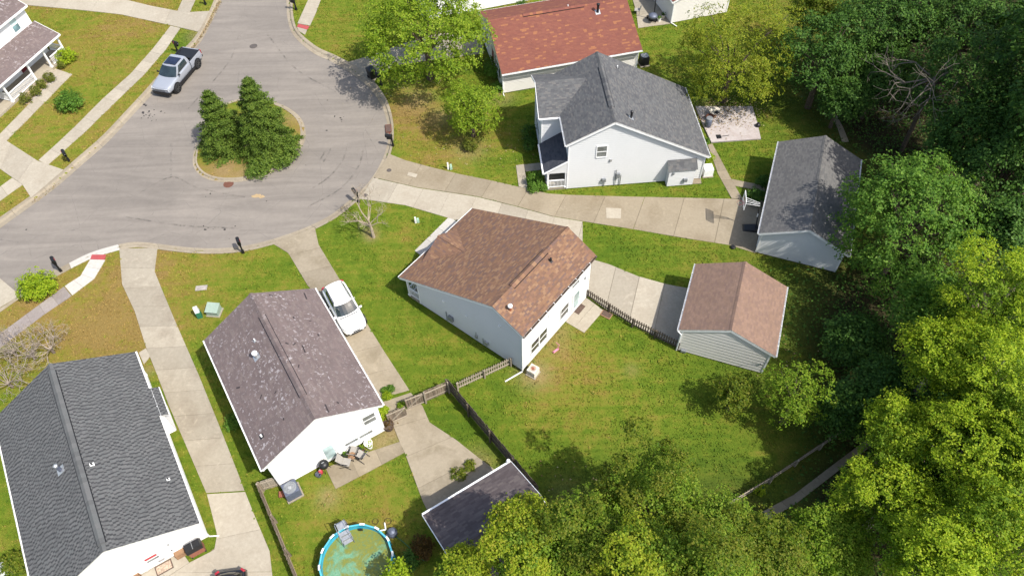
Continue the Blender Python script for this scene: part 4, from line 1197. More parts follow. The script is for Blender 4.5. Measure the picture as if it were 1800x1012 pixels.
# --- pale house wall at the very top, and the white garage beside it
p = g(862, 14); q = g(935, 0)
yk = math.degrees(math.atan2(q.y - p.y, q.x - p.x))
hK = house('house', 'bright white house wall cut off by the top edge beyond the red roof', 'house', p.x, p.y, yk)
wall(hK, (-7, 0, 0), (1, 0, 0), (0, -1, 0), [(0, .05), (14, .05), (14, 2.6), (0, 2.6)], M['siding_bright'])
wall(hK, (7, 0, 0), (0, 1, 0), (1, 0, 0), [(0, .05), (8, .05), (8, 2.6), (4, 4.6), (0, 2.6)], M['siding_bright'])
wall(hK, (-7, 0, 0), (0, 1, 0), (-1, 0, 0), [(0, .05), (8, .05), (8, 2.6), (4, 4.6), (0, 2.6)], M['siding_bright'])
slope(hK, (-7.3, -.35, 2.5), (1, 0, 0), (0, 4.35, 2.1), [(0, 0), (14.6, 0), (14.6, 4.83), (0, 4.83)], M['sh_purple'], seed=101)
slope(hK, (-7.3, 8.35, 2.5), (1, 0, 0), (0, -4.35, 2.1), [(0, 0), (14.6, 0), (14.6, 4.83), (0, 4.83)], M['sh_purple'], seed=102)
foot(hK, -7, 7, 0, 8)
gJ = house('garage', 'white garage with a red roof at the top edge beside the yellow-green tree', 'garage', 0, 0, 15)
pJ = g(1179, 41)
cJ, sJ = math.cos(R(15)), math.sin(R(15))
gJ.location = (pJ.x + 3.0 * cJ - 3.0 * sJ, pJ.y + 3.0 * sJ + 3.0 * cJ, 0)
gable(gJ, -3.3, 2.5, 3.3, 2.5, 4.0, -3.25, 3.25, M['sh_red'], seed=105, tab=.45)
walls(gJ, -3.0, 3.0, -3.0, 3.0, .06, lambda x: 4.0 - abs(x) * .4545 - .1, 4.0, M['siding_cream'])
downspout(gJ, [(-3.2, -3.1, 2.3), (-3.02, -3.08, 2.1), (-3.02, -3.08, .1), (-2.7, -3.75, .05)])

# --- garages
gG = house('garage', 'white garage with grey shingle roof at the end of the tan driveway', 'garage', 22.82, 38.17, -21.5)
gable(gG, -3.16, 2.39, 3.16, 2.39, 3.93, -5.13, 5.13, M['sh_slate'], tab=.25, expo=.13, seed=111)
rzG = lambda x: 3.93 - abs(x) * .487 - .1
walls(gG, -2.86, 2.86, -4.85, 4.85, .1, rzG, 3.93, M['siding'])
fG = on_wall((-2.86, 0, 0), (0, 1, 0), (-1, 0, 0))
door(gG, fG, -4.2, -1.6, .1, 2.1, 'trim'); door(gG, fG, 2.5, 3.4, .1, 2.1, 'trim')
gH = house('garage', 'cream sided garage with light brown roof at the edge of the trees', 'garage', 14.82, 27.98, -20.8)
gable(gH, -3.13, 2.48, 3.13, 2.48, 3.95, -2.92, 2.92, M['sh_lbrown'], tab=.25, expo=.13, seed=115)
rzH = lambda x: 3.95 - abs(x) * .47 - .1
walls(gH, -2.83, 2.83, -2.82, 2.68, .1, rzH, 3.95, M['siding_cream'], h=.32, d=.03)
fH = on_wall((-2.83, 0, 0), (0, 1, 0), (-1, 0, 0))
door(gH, fH, -2.2, 2.2, .1, 2.1, 'trim')
downspout(gH, [(-3.15, -2.95, 2.35), (-2.9, -2.9, 2.0), (-2.9, -2.9, .05)])
mb = MB(); mb.box(-2.6, -2.25, -2.98, -2.84, .1, .3); mb.build('outlet_box', M['grey_metal'], gH)
mb = MB(); mb.box(2.5, 2.6, -2.9, -2.84, 1.0, 1.15); mb.build('wall_lamp', M['grey_metal'], gH)
th = 31.0
pI = g(743, 905, 2.5)
gI = house('garage', 'white garage with dusky roof half hidden under the bottom trees', 'garage', 0, 0, th)
# local: x along the gutter, a away from the camera; eave on the far side
ci, si = math.cos(R(th)), math.sin(R(th))
LI = 5.85
gI.location = (pI.x + LI / 2 * ci, pI.y + LI / 2 * si, 0)
for sg, a_e in ((1, 0.0), (-1, -6.2)):
    slope(gI, (-LI / 2, a_e, 2.5), (1, 0, 0), (0, -sg * 3.1, 1.5), [(0, 0), (LI, 0), (LI, 3.444), (0, 3.444)], M['sh_dusk'], tab=.34, seed=121 + sg)
for s in (-1, 1):
    mb = MB()
    mb.beam((s * (LI / 2 + .02), 0, 2.41), (s * (LI / 2 + .02), -3.1, 3.91), .17, .035, up=(1, 0, 0)); mb.build('rake_board', M['trim'], gI)
    mb = MB(); mb.beam((s * (LI / 2 + .02), -6.2, 2.41), (s * (LI / 2 + .02), -3.1, 3.91), .17, .035, up=(1, 0, 0)); mb.build('rake_board', M['trim'], gI)
    wall(gI, (s * (LI / 2 - .28), 0, 0), (0, 1, 0), (s, 0, 0), [(-5.9, .1), (-.3, .1), (-.3, 2.55), (-3.1, 3.8), (-5.9, 2.55)], M['siding'])
mb = MB(); mb.box(-LI / 2, LI / 2, .0, .12, 2.38, 2.5); mb.build('gutter', M['trim'], gI)
for a, nn in ((-.3, 1), (-5.9, -1)):
    wall(gI, (0, a, 0), (1, 0, 0), (0, nn, 0), [(-LI / 2 + .28, .1), (LI / 2 - .28, .1), (LI / 2 - .28, 2.5), (-LI / 2 + .28, 2.5)], M['siding'])
fI = on_wall((0, -.3, 0), (1, 0, 0), (0, 1, 0)); door(gI, fI, -1.9, 1.9, .1, 2.1, 'trim')
foot(gI, -LI / 2 + .3, LI / 2 - .3, -5.9, -.3)
mb = MB(); mb.lathe([(.09, -.1), (.13, 0), (.09, .1)], 10, (LI / 2 - .12, .1, 2.58)); mb.build('floodlight', M['white_metal'], gI)
# ==== OBJECTS BELOW ====

# ---------------------------------------------------------------- ground sheet and grass
def lawn_fields(x, y):
    """dryness / leaf litter / bare earth of the lawns, a survey in metres"""
    dry = np.full(x.shape, 0.335)
    def blob(px, py, r, amt, z=0.0, soft=1.0):
        p = g(px, py)
        d2 = ((x - p.x) ** 2 + (y - p.y) ** 2) / (r * r)
        return amt * np.exp(-d2 * soft)
    far = np.clip((-x - 14) / 14, 0, 1) * np.clip((y - 18) / 8, 0, 1)
    dry += .24 * far
    for q in ((170, 560, 4, .3), (200, 600, 3, .2), (230, 480, 2.5, .2), (310, 460, 3, .2), (120, 90, 6, .1), (250, 30, 4, .25), (130, 200, 5, .1), (20, 370, 3, .2),
              (730, 210, 3, .45), (760, 270, 4, .3), (690, 190, 2.5, .3), (860, 230, 3, .2), (590, 60, 3, .15), (410, 300, 3, .5), (525, 220, 2, .5), (700, 420, 2.5, .12),
              (1000, 620, 3, .2), (1060, 700, 4, .18), (960, 700, 3, .2), (1150, 380, 4, .1), (600, 900, 5, .16), (640, 960, 3, .12), (390, 470, 5, .05), (60, 540, 3, .35), (250, 580, 2, .2),
              (1160, 60, 3, .1), (900, 20, 4, .2), (1350, 60, 5, .25)):
        dry += blob(*q)
    for q in ((1150, 800, 6, -.10), (640, 600, 4, -.06), (600, 420, 3, -.04), (800, 740, 3, -.15), (330, 70, 2, -.5), (1120, 420, 3, -.1), (1400, 560, 4, -.15), (1280, 620, 4, -.08), (930, 780, 4, -.08), (1180, 340, 5, -.1)):
        dry += blob(*q)
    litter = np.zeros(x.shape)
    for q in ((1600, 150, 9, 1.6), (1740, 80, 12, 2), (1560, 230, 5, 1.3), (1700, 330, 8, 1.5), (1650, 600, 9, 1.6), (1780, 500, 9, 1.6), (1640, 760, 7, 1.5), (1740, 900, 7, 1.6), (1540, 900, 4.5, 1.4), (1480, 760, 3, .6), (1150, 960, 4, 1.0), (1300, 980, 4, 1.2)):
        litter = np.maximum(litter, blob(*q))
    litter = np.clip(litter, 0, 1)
    bare = np.zeros(x.shape)
    for q in ((940, 655, 1.1, .8), (975, 605, 1.2, .35), (985, 585, .9, .4), (650, 408, .6, .7), (653, 415, .5, .8), (690, 760, .9, .9), (672, 775, .8, .8), (577, 874, .7, .6), (573, 866, .5, .5), (430, 308, 1.6, .6), (395, 300, 1.2, .6), (527, 255, 1.3, .6), (520, 205, 1.2, .5),
              (735, 175, 1.6, .5), (775, 205, 1.4, .5), (825, 262, 1.3, .6), (60, 180, 1, .6), (840, 815, 1.0, .5), (810, 833, .8, .4), (262, 650, .5, .5), (1110, 650, .5, .3), (1250, 200, 1.5, .5), (990, 865, 1.2, .2), (880, 170, 1.2, .5), (370, 150, .5, .3), (345, 62, 1.0, .5), (355, 45, .6, .6)):
        bare = np.maximum(bare, blob(*q))
    return np.clip(dry, 0, 1), litter, np.clip(bare, 0, 1)


# ---------------------------------------------------------------- vegetation builders
M['leaf_bright'] = leaf_mat('leaf_bright', [(0.07, 0.125, 0.009), (0.135, 0.22, 0.014), (0.21, 0.295, 0.022), (0.30, 0.36, 0.04)])
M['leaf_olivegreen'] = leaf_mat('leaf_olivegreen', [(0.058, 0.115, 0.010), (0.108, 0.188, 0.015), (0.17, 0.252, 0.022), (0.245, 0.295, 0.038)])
FW = Vector((0, math.cos(PITCH), -math.sin(PITCH)))
def mpp(p): return (Vector(p) - Vector((0, 0, CH))).dot(FW) / FPX      # metres per photo pixel at p

def leaf_quads(rg, pos, nrm, size, asp=0.62, fold=0.12):
    n = len(pos)
    nrm = nrm / np.maximum(np.linalg.norm(nrm, axis=1, keepdims=True), 1e-6)
    t = rg.normal(size=(n, 3)); t -= nrm * np.sum(t * nrm, 1, keepdims=True)
    t /= np.maximum(np.linalg.norm(t, axis=1, keepdims=True), 1e-6)
    b = np.cross(nrm, t)
    s = (size * rg.uniform(.65, 1.35, n))[:, None]
    V = np.empty((n, 4, 3), np.float32)
    V[:, 0] = pos - t * s * .5
    V[:, 1] = pos + b * s * asp * .5 + nrm * s * fold
    V[:, 2] = pos + t * s * .5
    V[:, 3] = pos - b * s * asp * .5 + nrm * s * fold
    return V

def crown_points(rg, rx, ry, rz, nc, cr, per, low=-0.55, lumpy=0.28, flat=.75, inner=.25, spray=.15):
    """leaf positions and facings for a lumpy crown about the origin"""
    k = np.arange(nc) + .5
    ph = np.arccos(1 - (1 - low) * k / nc)          # from the top down to `low`
    th = np.pi * (1 + 5 ** .5) * k + rg.normal(0, .25, nc)
    D = np.stack([np.cos(th) * np.sin(ph), np.sin(th) * np.sin(ph), np.cos(ph)], 1)
    D += rg.normal(0, .10, D.shape); D /= np.linalg.norm(D, axis=1, keepdims=True)
    lob = rg.normal(size=(7, 3)); lob /= np.linalg.norm(lob, axis=1, keepdims=True)
    amp = rg.uniform(-1, 1, 7)
    bump = (np.clip(D @ lob.T, 0, 1) ** 3 * amp).sum(1)
    rf = np.clip(.84 + lumpy * bump + rg.uniform(-.12, .12, nc), .45, 1.15)
    inn = rg.uniform(0, 1, nc) < inner
    rf[inn] *= rg.uniform(.45, .8, inn.sum())
    C = D * rf[:, None] * np.array([rx - cr * .5, ry - cr * .5, rz - cr * .4])
    cs = cr * rg.uniform(.65, 1.3, nc)
    k = 9 if per >= 40 else 5
    ns = nc * max(3, per // k)
    ci = np.repeat(np.arange(nc), max(3, per // k))
    q = rg.normal(size=(ns, 3)); q /= np.linalg.norm(q, axis=1, keepdims=True)
    q *= (rg.uniform(.35, 1, ns) ** .45)[:, None]
    q[:, 2] = np.where(q[:, 2] < -.3, q[:, 2] * .4, q[:, 2])
    S = C[ci] + q * cs[ci][:, None] * np.array([1, 1, flat])
    SN = q * .6 + D[ci] * .3 + np.array([.12, -.08, .85]) + rg.normal(0, .30, (ns, 3))
    # each spray is a flat fan of leaves
    SN /= np.linalg.norm(SN, axis=1, keepdims=True)
    off = rg.normal(0, 1, (ns, k, 3)) * spray
    off -= SN[:, None, :] * (off * SN[:, None, :]).sum(2, keepdims=True) * .75
    P = (S[:, None, :] + off).reshape(-1, 3)
    N = (SN[:, None, :] + rg.normal(0, .28, (ns, k, 3))).reshape(-1, 3)
    return P, N, C

def limb(mb, rg, p, d, L, r, depth, n=5, wob=.25, split=(2, 3), up=.05, taper=.62):
    p, d = Vector(p), Vector(d).normalized()
    seg = 3
    for i in range(seg):
        e = p + d * (L / seg)
        mb.tube(p, e, r * (1 - .3 * i / seg), r * (1 - .3 * (i + 1) / seg), n, cap=False)
        p = e
        d = (d + Vector((rg.normal(0, wob), rg.normal(0, wob), rg.normal(0, wob) + up)) * .5).normalized()
    if depth > 0:
        for k in range(rg.integers(split[0], split[1] + 1)):
            o = Vector(rg.normal(size=3)); o -= d * o.dot(d); o.normalize()
            nd = (d * rg.uniform(.55, 1.0) + o * rg.uniform(.45, .95) + Vector((0, 0, up))).normalized()
            limb(mb, rg, p, nd, L * rg.uniform(.55, .8), r * taper, depth - 1, max(3, n - 1), wob, split, up, taper)

def tree(name, label, px, py, zc, rpx, rz, mat, leaf=.2, nc=90, per=75, cr=.85, group=None, seed=1, lumpy=.28, bark='bark', cat='tree', low=-.5, ry=None, inner=.25, trunk_r=None, flat=.75, top=None, ntop=16, ctop=1.0):
    rg = np.random.default_rng(seed)
    c = g(px, py, zc)
    rx = rpx * mpp(c)
    root = empty(name, label, cat, (c.x, c.y, 0), 0, group)
    P, N, C = crown_points(rg, rx, (ry or 1) * rx, rz, nc, cr, per, low, lumpy, flat=flat, inner=inner, spray=leaf * .85)
    P[:, 2] += zc
    P[:, 2] = np.maximum(P[:, 2], .15)
    V = leaf_quads(rg, P, N, leaf)
    n = len(V)
    link('crown', fast_mesh('crown', V.reshape(-1, 3), np.arange(n * 4).reshape(n, 4), M[mat]), root)
    if top:  # upper clumps; a brighter colour here puts sunlit tips into the leaves
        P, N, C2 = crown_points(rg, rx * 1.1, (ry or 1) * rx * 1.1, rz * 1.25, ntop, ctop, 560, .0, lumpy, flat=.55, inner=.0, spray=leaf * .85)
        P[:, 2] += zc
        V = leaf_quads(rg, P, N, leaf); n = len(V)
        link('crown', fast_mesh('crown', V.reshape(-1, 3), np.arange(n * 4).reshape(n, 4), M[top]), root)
    mb = MB()
    tr = trunk_r or max(.07, .028 * (zc + rz))
    hb = max(.5, zc - rz * .55)
    mb.tube((0, 0, -.1), (rg.normal(0, .06), rg.normal(0, .06), hb), tr * 1.25, tr * .85, 8)
    mb.build('trunk', M[bark], root)
    mb = MB()
    for i in rg.choice(nc, min(nc, 16), replace=False):
        t = Vector(C[i]); t.z += zc
        m_ = Vector((t.x * .45, t.y * .45, hb + (t.z - hb) * .6))
        mb.tube((0, 0, hb - .1), m_, tr * .45, tr * .28, 5, cap=False)
        mb.tube(m_, t, tr * .28, tr * .08, 4, cap=False)
    mb.build('limbs', M[bark], root)
    return root

def shrub(name, label, px, py, r, h, mat, leaf=.10, nc=34, per=60, seed=1, group=None, zb=0.0, cat='shrub', lumpy=.12, ry=1.0, rz=0.0):
    rg = np.random.default_rng(seed)
    c = g(px, py, h * .5)
    root = empty(name, label, cat, (c.x, c.y, zb), rz, group)
    P, N, C = crown_points(rg, r, r * ry, h * .55, nc, r * .34, per, -.7, lumpy, .9, .1, spray=leaf * .7)
    P[:, 2] += h * .48
    P[:, 2] = np.maximum(P[:, 2], .03)
    V = leaf_quads(rg, P, N, leaf)
    n = len(V)
    link('foliage', fast_mesh('foliage', V.reshape(-1, 3), np.arange(n * 4).reshape(n, 4), M[mat]), root)
    mb = MB()
    for i in range(5):
        t = C[rg.integers(0, nc)]
        mb.tube((0, 0, -.05), (t[0] * .7, t[1] * .7, h * .45 + t[2] * .6), .03, .012, 4, cap=False)
    mb.build('stems', M['bark'], root)
    return root

def conifer(name, label, x, y, h, r, mat, seed, group, lean=(0, 0)):
    rg = np.random.default_rng(seed)
    root = empty(name, label, 'conifer', (x, y, 0.03), 0, group)
    P, N = [], []
    nb = int(150 * r / 2 * h / 6) + 60
    mb = MB()
    for i in range(nb):
        t = (i + .5) / nb
        z = h * (1 - (1 - t) ** 1.0) * .97
        z = h * t ** 1.1
        wz = round(z / .62) * .62
        z = min(max(z + (wz - z) * .6, .1), h * .985)
        L = r * (1 - z / h) ** .8 * rg.uniform(.66, 1.12) + .1
        a = i * 2.39996 + rg.normal(0, .3)
        rise = .12 + .55 * (z / h)
        dx, dy = math.cos(a), math.sin(a)
        k = int(44 + 85 * L)
        u = rg.uniform(.25, 1, k) ** .7
        sp = (.10 + .20 * L) * (1.08 - u)[:, None]
        q = np.stack([dx * L * u, dy * L * u, z + L * (rise * u - .38 * u * u)], 1) + rg.normal(0, 1, (k, 3)) * np.minimum(sp + .05, .26) * np.array([1, 1, .5])
        P.append(q)
        nn = np.stack([np.full(k, dx * .45), np.full(k, dy * .45), np.full(k, .8)], 1) + rg.normal(0, .5, (k, 3))
        N.append(nn)
        if i % 3 == 0: mb.tube((0, 0, z), (dx * L * .8, dy * L * .8, z + L * .12), .03, .01, 3, cap=False)
    P = np.concatenate(P); N = np.concatenate(N)
    P[:, 2] = np.maximum(P[:, 2], .08)
    P[:, 0] += lean[0] * P[:, 2] / h; P[:, 1] += lean[1] * P[:, 2] / h
    V = leaf_quads(rg, P, N, .15, .40, .05); n = len(V)
    link('crown', fast_mesh('crown', V.reshape(-1, 3), np.arange(n * 4).reshape(n, 4), M[mat]), root)
    mb.build('branches', M['bark'], root)['kind'] = 'stuff'
    mb = MB(); mb.tube((0, 0, -.1), (lean[0] * .9, lean[1] * .9, h * .9), .16, .03, 7); mb.build('trunk', M['bark'], root)
    return root

# --- island planting
conifer('conifer', 'tallest bushy evergreen on the road island', -20.6, 47.8, 7.0, 2.75, 'leaf_conifer', 3, 'evergreens on the road island', (.3, .2))
conifer('conifer', 'smaller evergreen at the left side of the road island', -24.1, 48.2, 5.6, 2.45, 'leaf_conifer', 4, 'evergreens on the road island', (.1, .1))
shrub('juniper', 'low spreading juniper at the right foot of the tall island evergreen', 496, 268, 1.7, 1.0, 'leaf_conifer', .14, 50, 70, 5, lumpy=.3)
shrub('juniper', 'low spreading juniper in front of the tall island evergreen', 458, 290, 1.5, .9, 'leaf_conifer', .14, 44, 70, 6, lumpy=.3)

# --- garden trees
G1 = 'garden trees'
tree('maple_tree', 'big bright green maple shading the kerb at the top of the road', 745, 52, 5.2, 132, 4.3, 'leaf_bright', .19, 150, 165, 1.0, G1, 11, .35)
tree('young_tree', 'slender young tree with pale green leaves left of the grey roofed house', 828, 188, 3.2, 56, 2.9, 'leaf_bright', .15, 80, 110, .6, G1, 12, .3, low=-.8)
tree('garden_tree', 'golden green tree overhanging the pink patio', 1292, 98, 4.8, 112, 4.2, 'leaf_goldgreen', .15, 150, 150, .85, G1, 13, .3, low=-.7)
tree('round_tree', 'rounded dense green tree behind the grey roofed garage', 1606, 388, 5.8, 134, 5.4, 'leaf_mid', .17, 200, 140, .85, G1, 14, .2, low=-.75, inner=.12)
tree('small_tree', 'small airy light green tree near the cream garage corner', 1400, 700, 3.2, 72, 2.5, 'leaf_green', .13, 60, 85, .55, G1, 15, .4, low=-.6)
tree('small_tree', 'low shaded tree on the lawn left of the airy light green one', 1292, 690, 2.2, 42, 1.7, 'leaf_olive', .15, 40, 55, .5, G1, 16, .4, low=-.6)

# --- tall sunlit trees along the right and bottom edges
G2 = 'sunlit trees along the right edge'
for i, (px, py, zc, rp, rz, mt, lab) in enumerate([
    (1745, 545, 8, 105, 4.2, 'leaf_yellow', 'tall yellow-green tree at the right edge beside the rounded green tree'),
    (1650, 645, 7, 85, 3.2, 'leaf_yellow', 'yellow-green tree right of the small airy tree'),
    (1730, 690, 7.5, 98, 4.0, 'leaf_yellow', 'broad yellow-green tree at the right edge, second down from the rounded tree'),
    (1580, 768, 5.5, 66, 2.6, 'leaf_yellow', 'bright tree at the upper end of the earth path'),
    (1690, 820, 6.2, 100, 3.5, 'leaf_yellow', 'bright full crowned tree in the lower right, above the corner tree'),
    (1560, 892, 4.2, 98, 3.0, 'leaf_yellow', 'bright yellow tree just right of the earth path'),
    (1785, 800, 7.5, 82, 3.8, 'leaf_green', 'green tree cut by the right edge above the corner tree'),
    (1755, 940, 7.2, 105, 3.8, 'leaf_yellow', 'bright tree in the bottom right corner'),
    (1640, 985, 6.5, 92, 3.6, 'leaf_yellow', 'bright tree on the bottom edge left of the corner tree'),
    (1465, 965, 3.6, 78, 2.4, 'leaf_green', 'green tree on the bottom edge beside the lower end of the path'),
]):
    tree('broadleaf_tree', lab, px, py, zc, rp * .95, rz * .85, 'leaf_green', .125, 52, 210, .95, G2, 200 + i, .5, 'bark_pale', low=-.3, inner=.3, flat=.7, top=mt, ntop=22, ctop=.92)  # yellow clumps over green: sun on the crown tops painted in
G3 = 'olive trees along the bottom edge'
for i, (px, py, zc, rp, rz, mt, lab) in enumerate([
    (925, 968, 6.5, 88, 3.6, 'leaf_gold', 'golden tree at the bottom overhanging the dusky garage roof'),
    (1130, 872, 5.4, 92, 3.7, 'leaf_olive', 'olive tree whose crown reaches furthest into the centre lawn'),
    (1022, 968, 7.0, 85, 3.6, 'leaf_olive', 'olive tree between the golden tree and the furthest reaching one'),
    (1240, 945, 5, 86, 3.2, 'leaf_olive', 'olive tree beside the near end of the low picket fence'),
    (1352, 985, 4.5, 72, 2.8, 'leaf_olive', 'olive tree at the lower end of the earth path'),
    (1130, 1000, 8, 88, 3.8, 'leaf_gold', 'golden olive tree on the bottom edge below the furthest reaching one'),
    (1240, 1020, 8, 80, 3.6, 'leaf_olive', 'olive tree cut by the bottom edge right of the golden olive one'),
    (818, 1022, 5, 36, 2.0, 'leaf_gold', 'golden tree top at the bottom edge beside the garage gable'),
]):
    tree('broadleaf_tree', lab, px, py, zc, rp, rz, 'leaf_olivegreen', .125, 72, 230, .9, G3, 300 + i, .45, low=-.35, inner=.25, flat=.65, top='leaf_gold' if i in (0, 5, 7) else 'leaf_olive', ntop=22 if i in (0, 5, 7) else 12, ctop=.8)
tree('young_tree', 'pale young tree tip at the bottom edge right of the pool', 700, 1014, 2.6, 30, 1.2, 'leaf_yellow', .14, 26, 50, .4, G1, 340)
G4 = 'dark trees of the wood'
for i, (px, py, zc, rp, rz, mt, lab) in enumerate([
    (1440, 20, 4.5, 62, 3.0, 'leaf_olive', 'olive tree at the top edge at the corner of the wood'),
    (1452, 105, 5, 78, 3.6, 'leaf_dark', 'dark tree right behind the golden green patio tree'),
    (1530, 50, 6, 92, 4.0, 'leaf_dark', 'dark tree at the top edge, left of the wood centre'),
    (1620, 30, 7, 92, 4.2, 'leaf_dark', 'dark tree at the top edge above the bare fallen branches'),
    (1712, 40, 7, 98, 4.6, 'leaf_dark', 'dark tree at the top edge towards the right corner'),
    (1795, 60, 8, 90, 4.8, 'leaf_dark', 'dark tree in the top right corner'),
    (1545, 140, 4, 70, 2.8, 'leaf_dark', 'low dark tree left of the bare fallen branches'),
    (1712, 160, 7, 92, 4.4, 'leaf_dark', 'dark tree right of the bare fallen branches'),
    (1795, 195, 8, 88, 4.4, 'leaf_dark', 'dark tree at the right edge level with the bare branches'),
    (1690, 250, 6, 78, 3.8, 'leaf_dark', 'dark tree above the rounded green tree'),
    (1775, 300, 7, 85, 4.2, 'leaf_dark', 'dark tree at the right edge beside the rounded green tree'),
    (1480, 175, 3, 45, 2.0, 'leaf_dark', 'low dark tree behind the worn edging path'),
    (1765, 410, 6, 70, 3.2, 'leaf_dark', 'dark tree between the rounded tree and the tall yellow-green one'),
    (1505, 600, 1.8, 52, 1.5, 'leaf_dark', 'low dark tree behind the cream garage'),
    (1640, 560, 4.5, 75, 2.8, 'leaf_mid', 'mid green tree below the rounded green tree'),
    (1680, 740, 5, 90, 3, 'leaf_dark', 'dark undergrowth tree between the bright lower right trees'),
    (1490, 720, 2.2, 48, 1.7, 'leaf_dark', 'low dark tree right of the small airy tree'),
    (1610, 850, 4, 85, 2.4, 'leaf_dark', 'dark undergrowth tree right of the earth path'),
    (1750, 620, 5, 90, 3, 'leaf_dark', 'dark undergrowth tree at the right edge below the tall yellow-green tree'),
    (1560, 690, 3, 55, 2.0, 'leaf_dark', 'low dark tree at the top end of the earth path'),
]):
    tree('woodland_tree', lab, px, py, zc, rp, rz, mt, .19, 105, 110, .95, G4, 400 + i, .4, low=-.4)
# the wood goes on beyond the frame on the sunny side
for i, (px, py, zc, rp, rz, lab) in enumerate([
    (1925, 150, 14, 130, 6.5, 'very tall dark tree beyond the right edge near the top'),
    (1880, 60, 13, 110, 6, 'very tall dark tree beyond the top right corner')]):
    tree('woodland_tree', lab, px, py, zc, rp, rz, 'leaf_dark', .3, 120, 60, 1.2, G4, 450 + i, .3, low=-.7)

# --- dead and bare trees
rg = np.random.default_rng(9)
M['bark_dead'] = simple('dead_bark', (0.15, 0.125, 0.10), 0.95, var=.3, scale=9)
p = g(1644, 138, 7.4)
e = empty('dead_tree', 'bare pale dead tree reaching out over the dark wood', 'dead tree', (p.x, p.y, 0))
mb = MB(); mb.tube((.5, .1, 0), (0, 0, 7.5), .2, .11, 7); mb.build('trunk', M['bark'], e)
mb = MB()
for d, L, r in (((-1, -.15, .06), 2.3, .075), ((-.7, .9, .12), 1.9, .07), ((-.9, -.8, .0), 2.3, .075), ((-.6, -1, -.08), 2.1, .07), ((.8, .1, .2), .7, .06), ((-1, -.4, .0), 2.3, .07)):
    mb = MB(); limb(mb, rg, (0, 0, 7.4), d, L, r, 4, 5, .2, (1, 3), .0, .62); mb.build('limb', M['bark_dead'], e)
p = g(657, 417)
e = empty('bare_tree', 'small leafless tree with pale peeling trunk by the kerb', 'bare tree', (p.x, p.y, 0))
rg = np.random.default_rng(21)
mb = MB(); mb.tube((0, 0, -.1), (-.05, .1, 1.1), .14, .11, 7); mb.tube((-.05, .1, 1.1), (-.12, .1, 1.9), .11, .08, 6); mb.build('trunk', M['bark_pale'], e)
mb = MB()
for d, L, z, r in (((-.5, .2, .8), 1.15, 1.8, .055), ((.3, .5, .9), 1.1, 1.8, .05), ((.8, -.1, .45), .75, 1.2, .05), ((-.9, .1, .5), .9, 1.3, .05), ((-.4, -.6, .6), .8, 1.5, .045), ((0, .6, 1), 1.1, 1.85, .05), ((-.9, .5, .3), .9, 1.0, .04), ((.7, .6, .5), .8, 1.4, .04), ((.2, -.7, .6), .7, 1.6, .04)):
    mb = MB(); limb(mb, rg, (-.08, .1, z), d, L, r, 4, 4, .22, (2, 3), .05, .6); mb.build('limb', M['bark_pale'], e)
M['twig_pale'] = simple('pale_twigs', (0.31, 0.255, 0.20), .9, var=.3)
M['twig_grey'] = simple('grey_twigs', (0.24, 0.20, 0.165), .9, var=.3)
for i, (px, py, s, h, lab) in enumerate([(62, 600, 1.0, 2.4, 'bare branching shrub in front of the charcoal roof, larger one'), (95, 590, .85, 2.0, 'bare shrub nearest the driveway in front of the charcoal roof'), (22, 650, .9, 2.2, 'bare shrub at the left edge beside the charcoal roof'), (30, 595, .9, 2.2, 'bare shrub at the left edge over the lilac sidewalk')]):
    rg = np.random.default_rng(50 + i)
    p = g(px, py + 30)
    e = empty('bare_shrub', lab, 'bare shrub', (p.x, p.y, 0), 0, 'bare shrubs by the lilac sidewalk')
    mb = MB(); mb.tube((0, 0, -.1), (.03, 0, .5), .11, .08, 6); mb.build('trunk', M['bark_grey'], e)
    mb = MB()
    for k in range(12):
        a = 2 * math.pi * k / 12 + rg.normal(0, .3)
        limb(mb, rg, (0, 0, .45), (math.cos(a), math.sin(a), rg.uniform(.5, 1.3)), h * .42, .034 * s, 5, 4, .25, (2, 2), .04, .72)
    mb.build('branches', M['twig_pale'] if i % 2 else M['twig_grey'], e)['kind'] = 'stuff'

# --- shrubs
shrub('round_bush', 'round yellow-green clipped bush on the verge at the left edge', 63, 503, 1.35, 1.5, 'leaf_yellow', .13, 60, 75, 61)
shrub('holly_bush', 'dark green rounded bush alone on the lawn of the porch house', 121, 177, 1.25, 1.5, 'leaf_mid', .15, 46, 60, 62)
for i, (px, py, r, lab) in enumerate([(43, 172, .62, 'clipped round bush nearest the left edge in the porch flower bed'), (61, 160, .55, 'clipped round bush second from left in the porch flower bed'), (72, 148, .48, 'clipped round bush third from left in the porch flower bed'), (86, 136, .52, 'clipped round bush fourth from left in the porch flower bed')]):
    shrub('clipped_bush', lab, px, py, r, .95, 'leaf_box', .08, 30, 55, 70 + i, 'clipped bushes along the porch')
shrub('leafy_bush', 'bright green leafy bush at the right end of the porch', 116, 98, .95, 1.3, 'leaf_yellow', .15, 30, 50, 75)
shrub('clipped_bush', 'small dark bush beside the bright bush at the porch end', 108, 114, .42, .8, 'leaf_box', .08, 22, 45, 76, 'clipped bushes along the porch')
shrub('dome_shrub', 'low dome shaped shrub at the foot of the slender young tree', 826, 254, .75, .9, 'leaf_box', .10, 32, 55, 77)
for i, (px, py, r, h, lab) in enumerate([(941, 314, .75, 1.3, 'dark bush at the corner of the driveway and front path'), (938, 329, .5, .8, 'small rounded bush at the porch corner by the driveway'), (955, 328, .35, .7, 'low weedy bush at the foot of the porch post')]):
    shrub('foundation_shrub', lab, px, py, r, h, 'leaf_mid', .10, 30, 50, 80 + i, 'shrubs round the shaded porch')
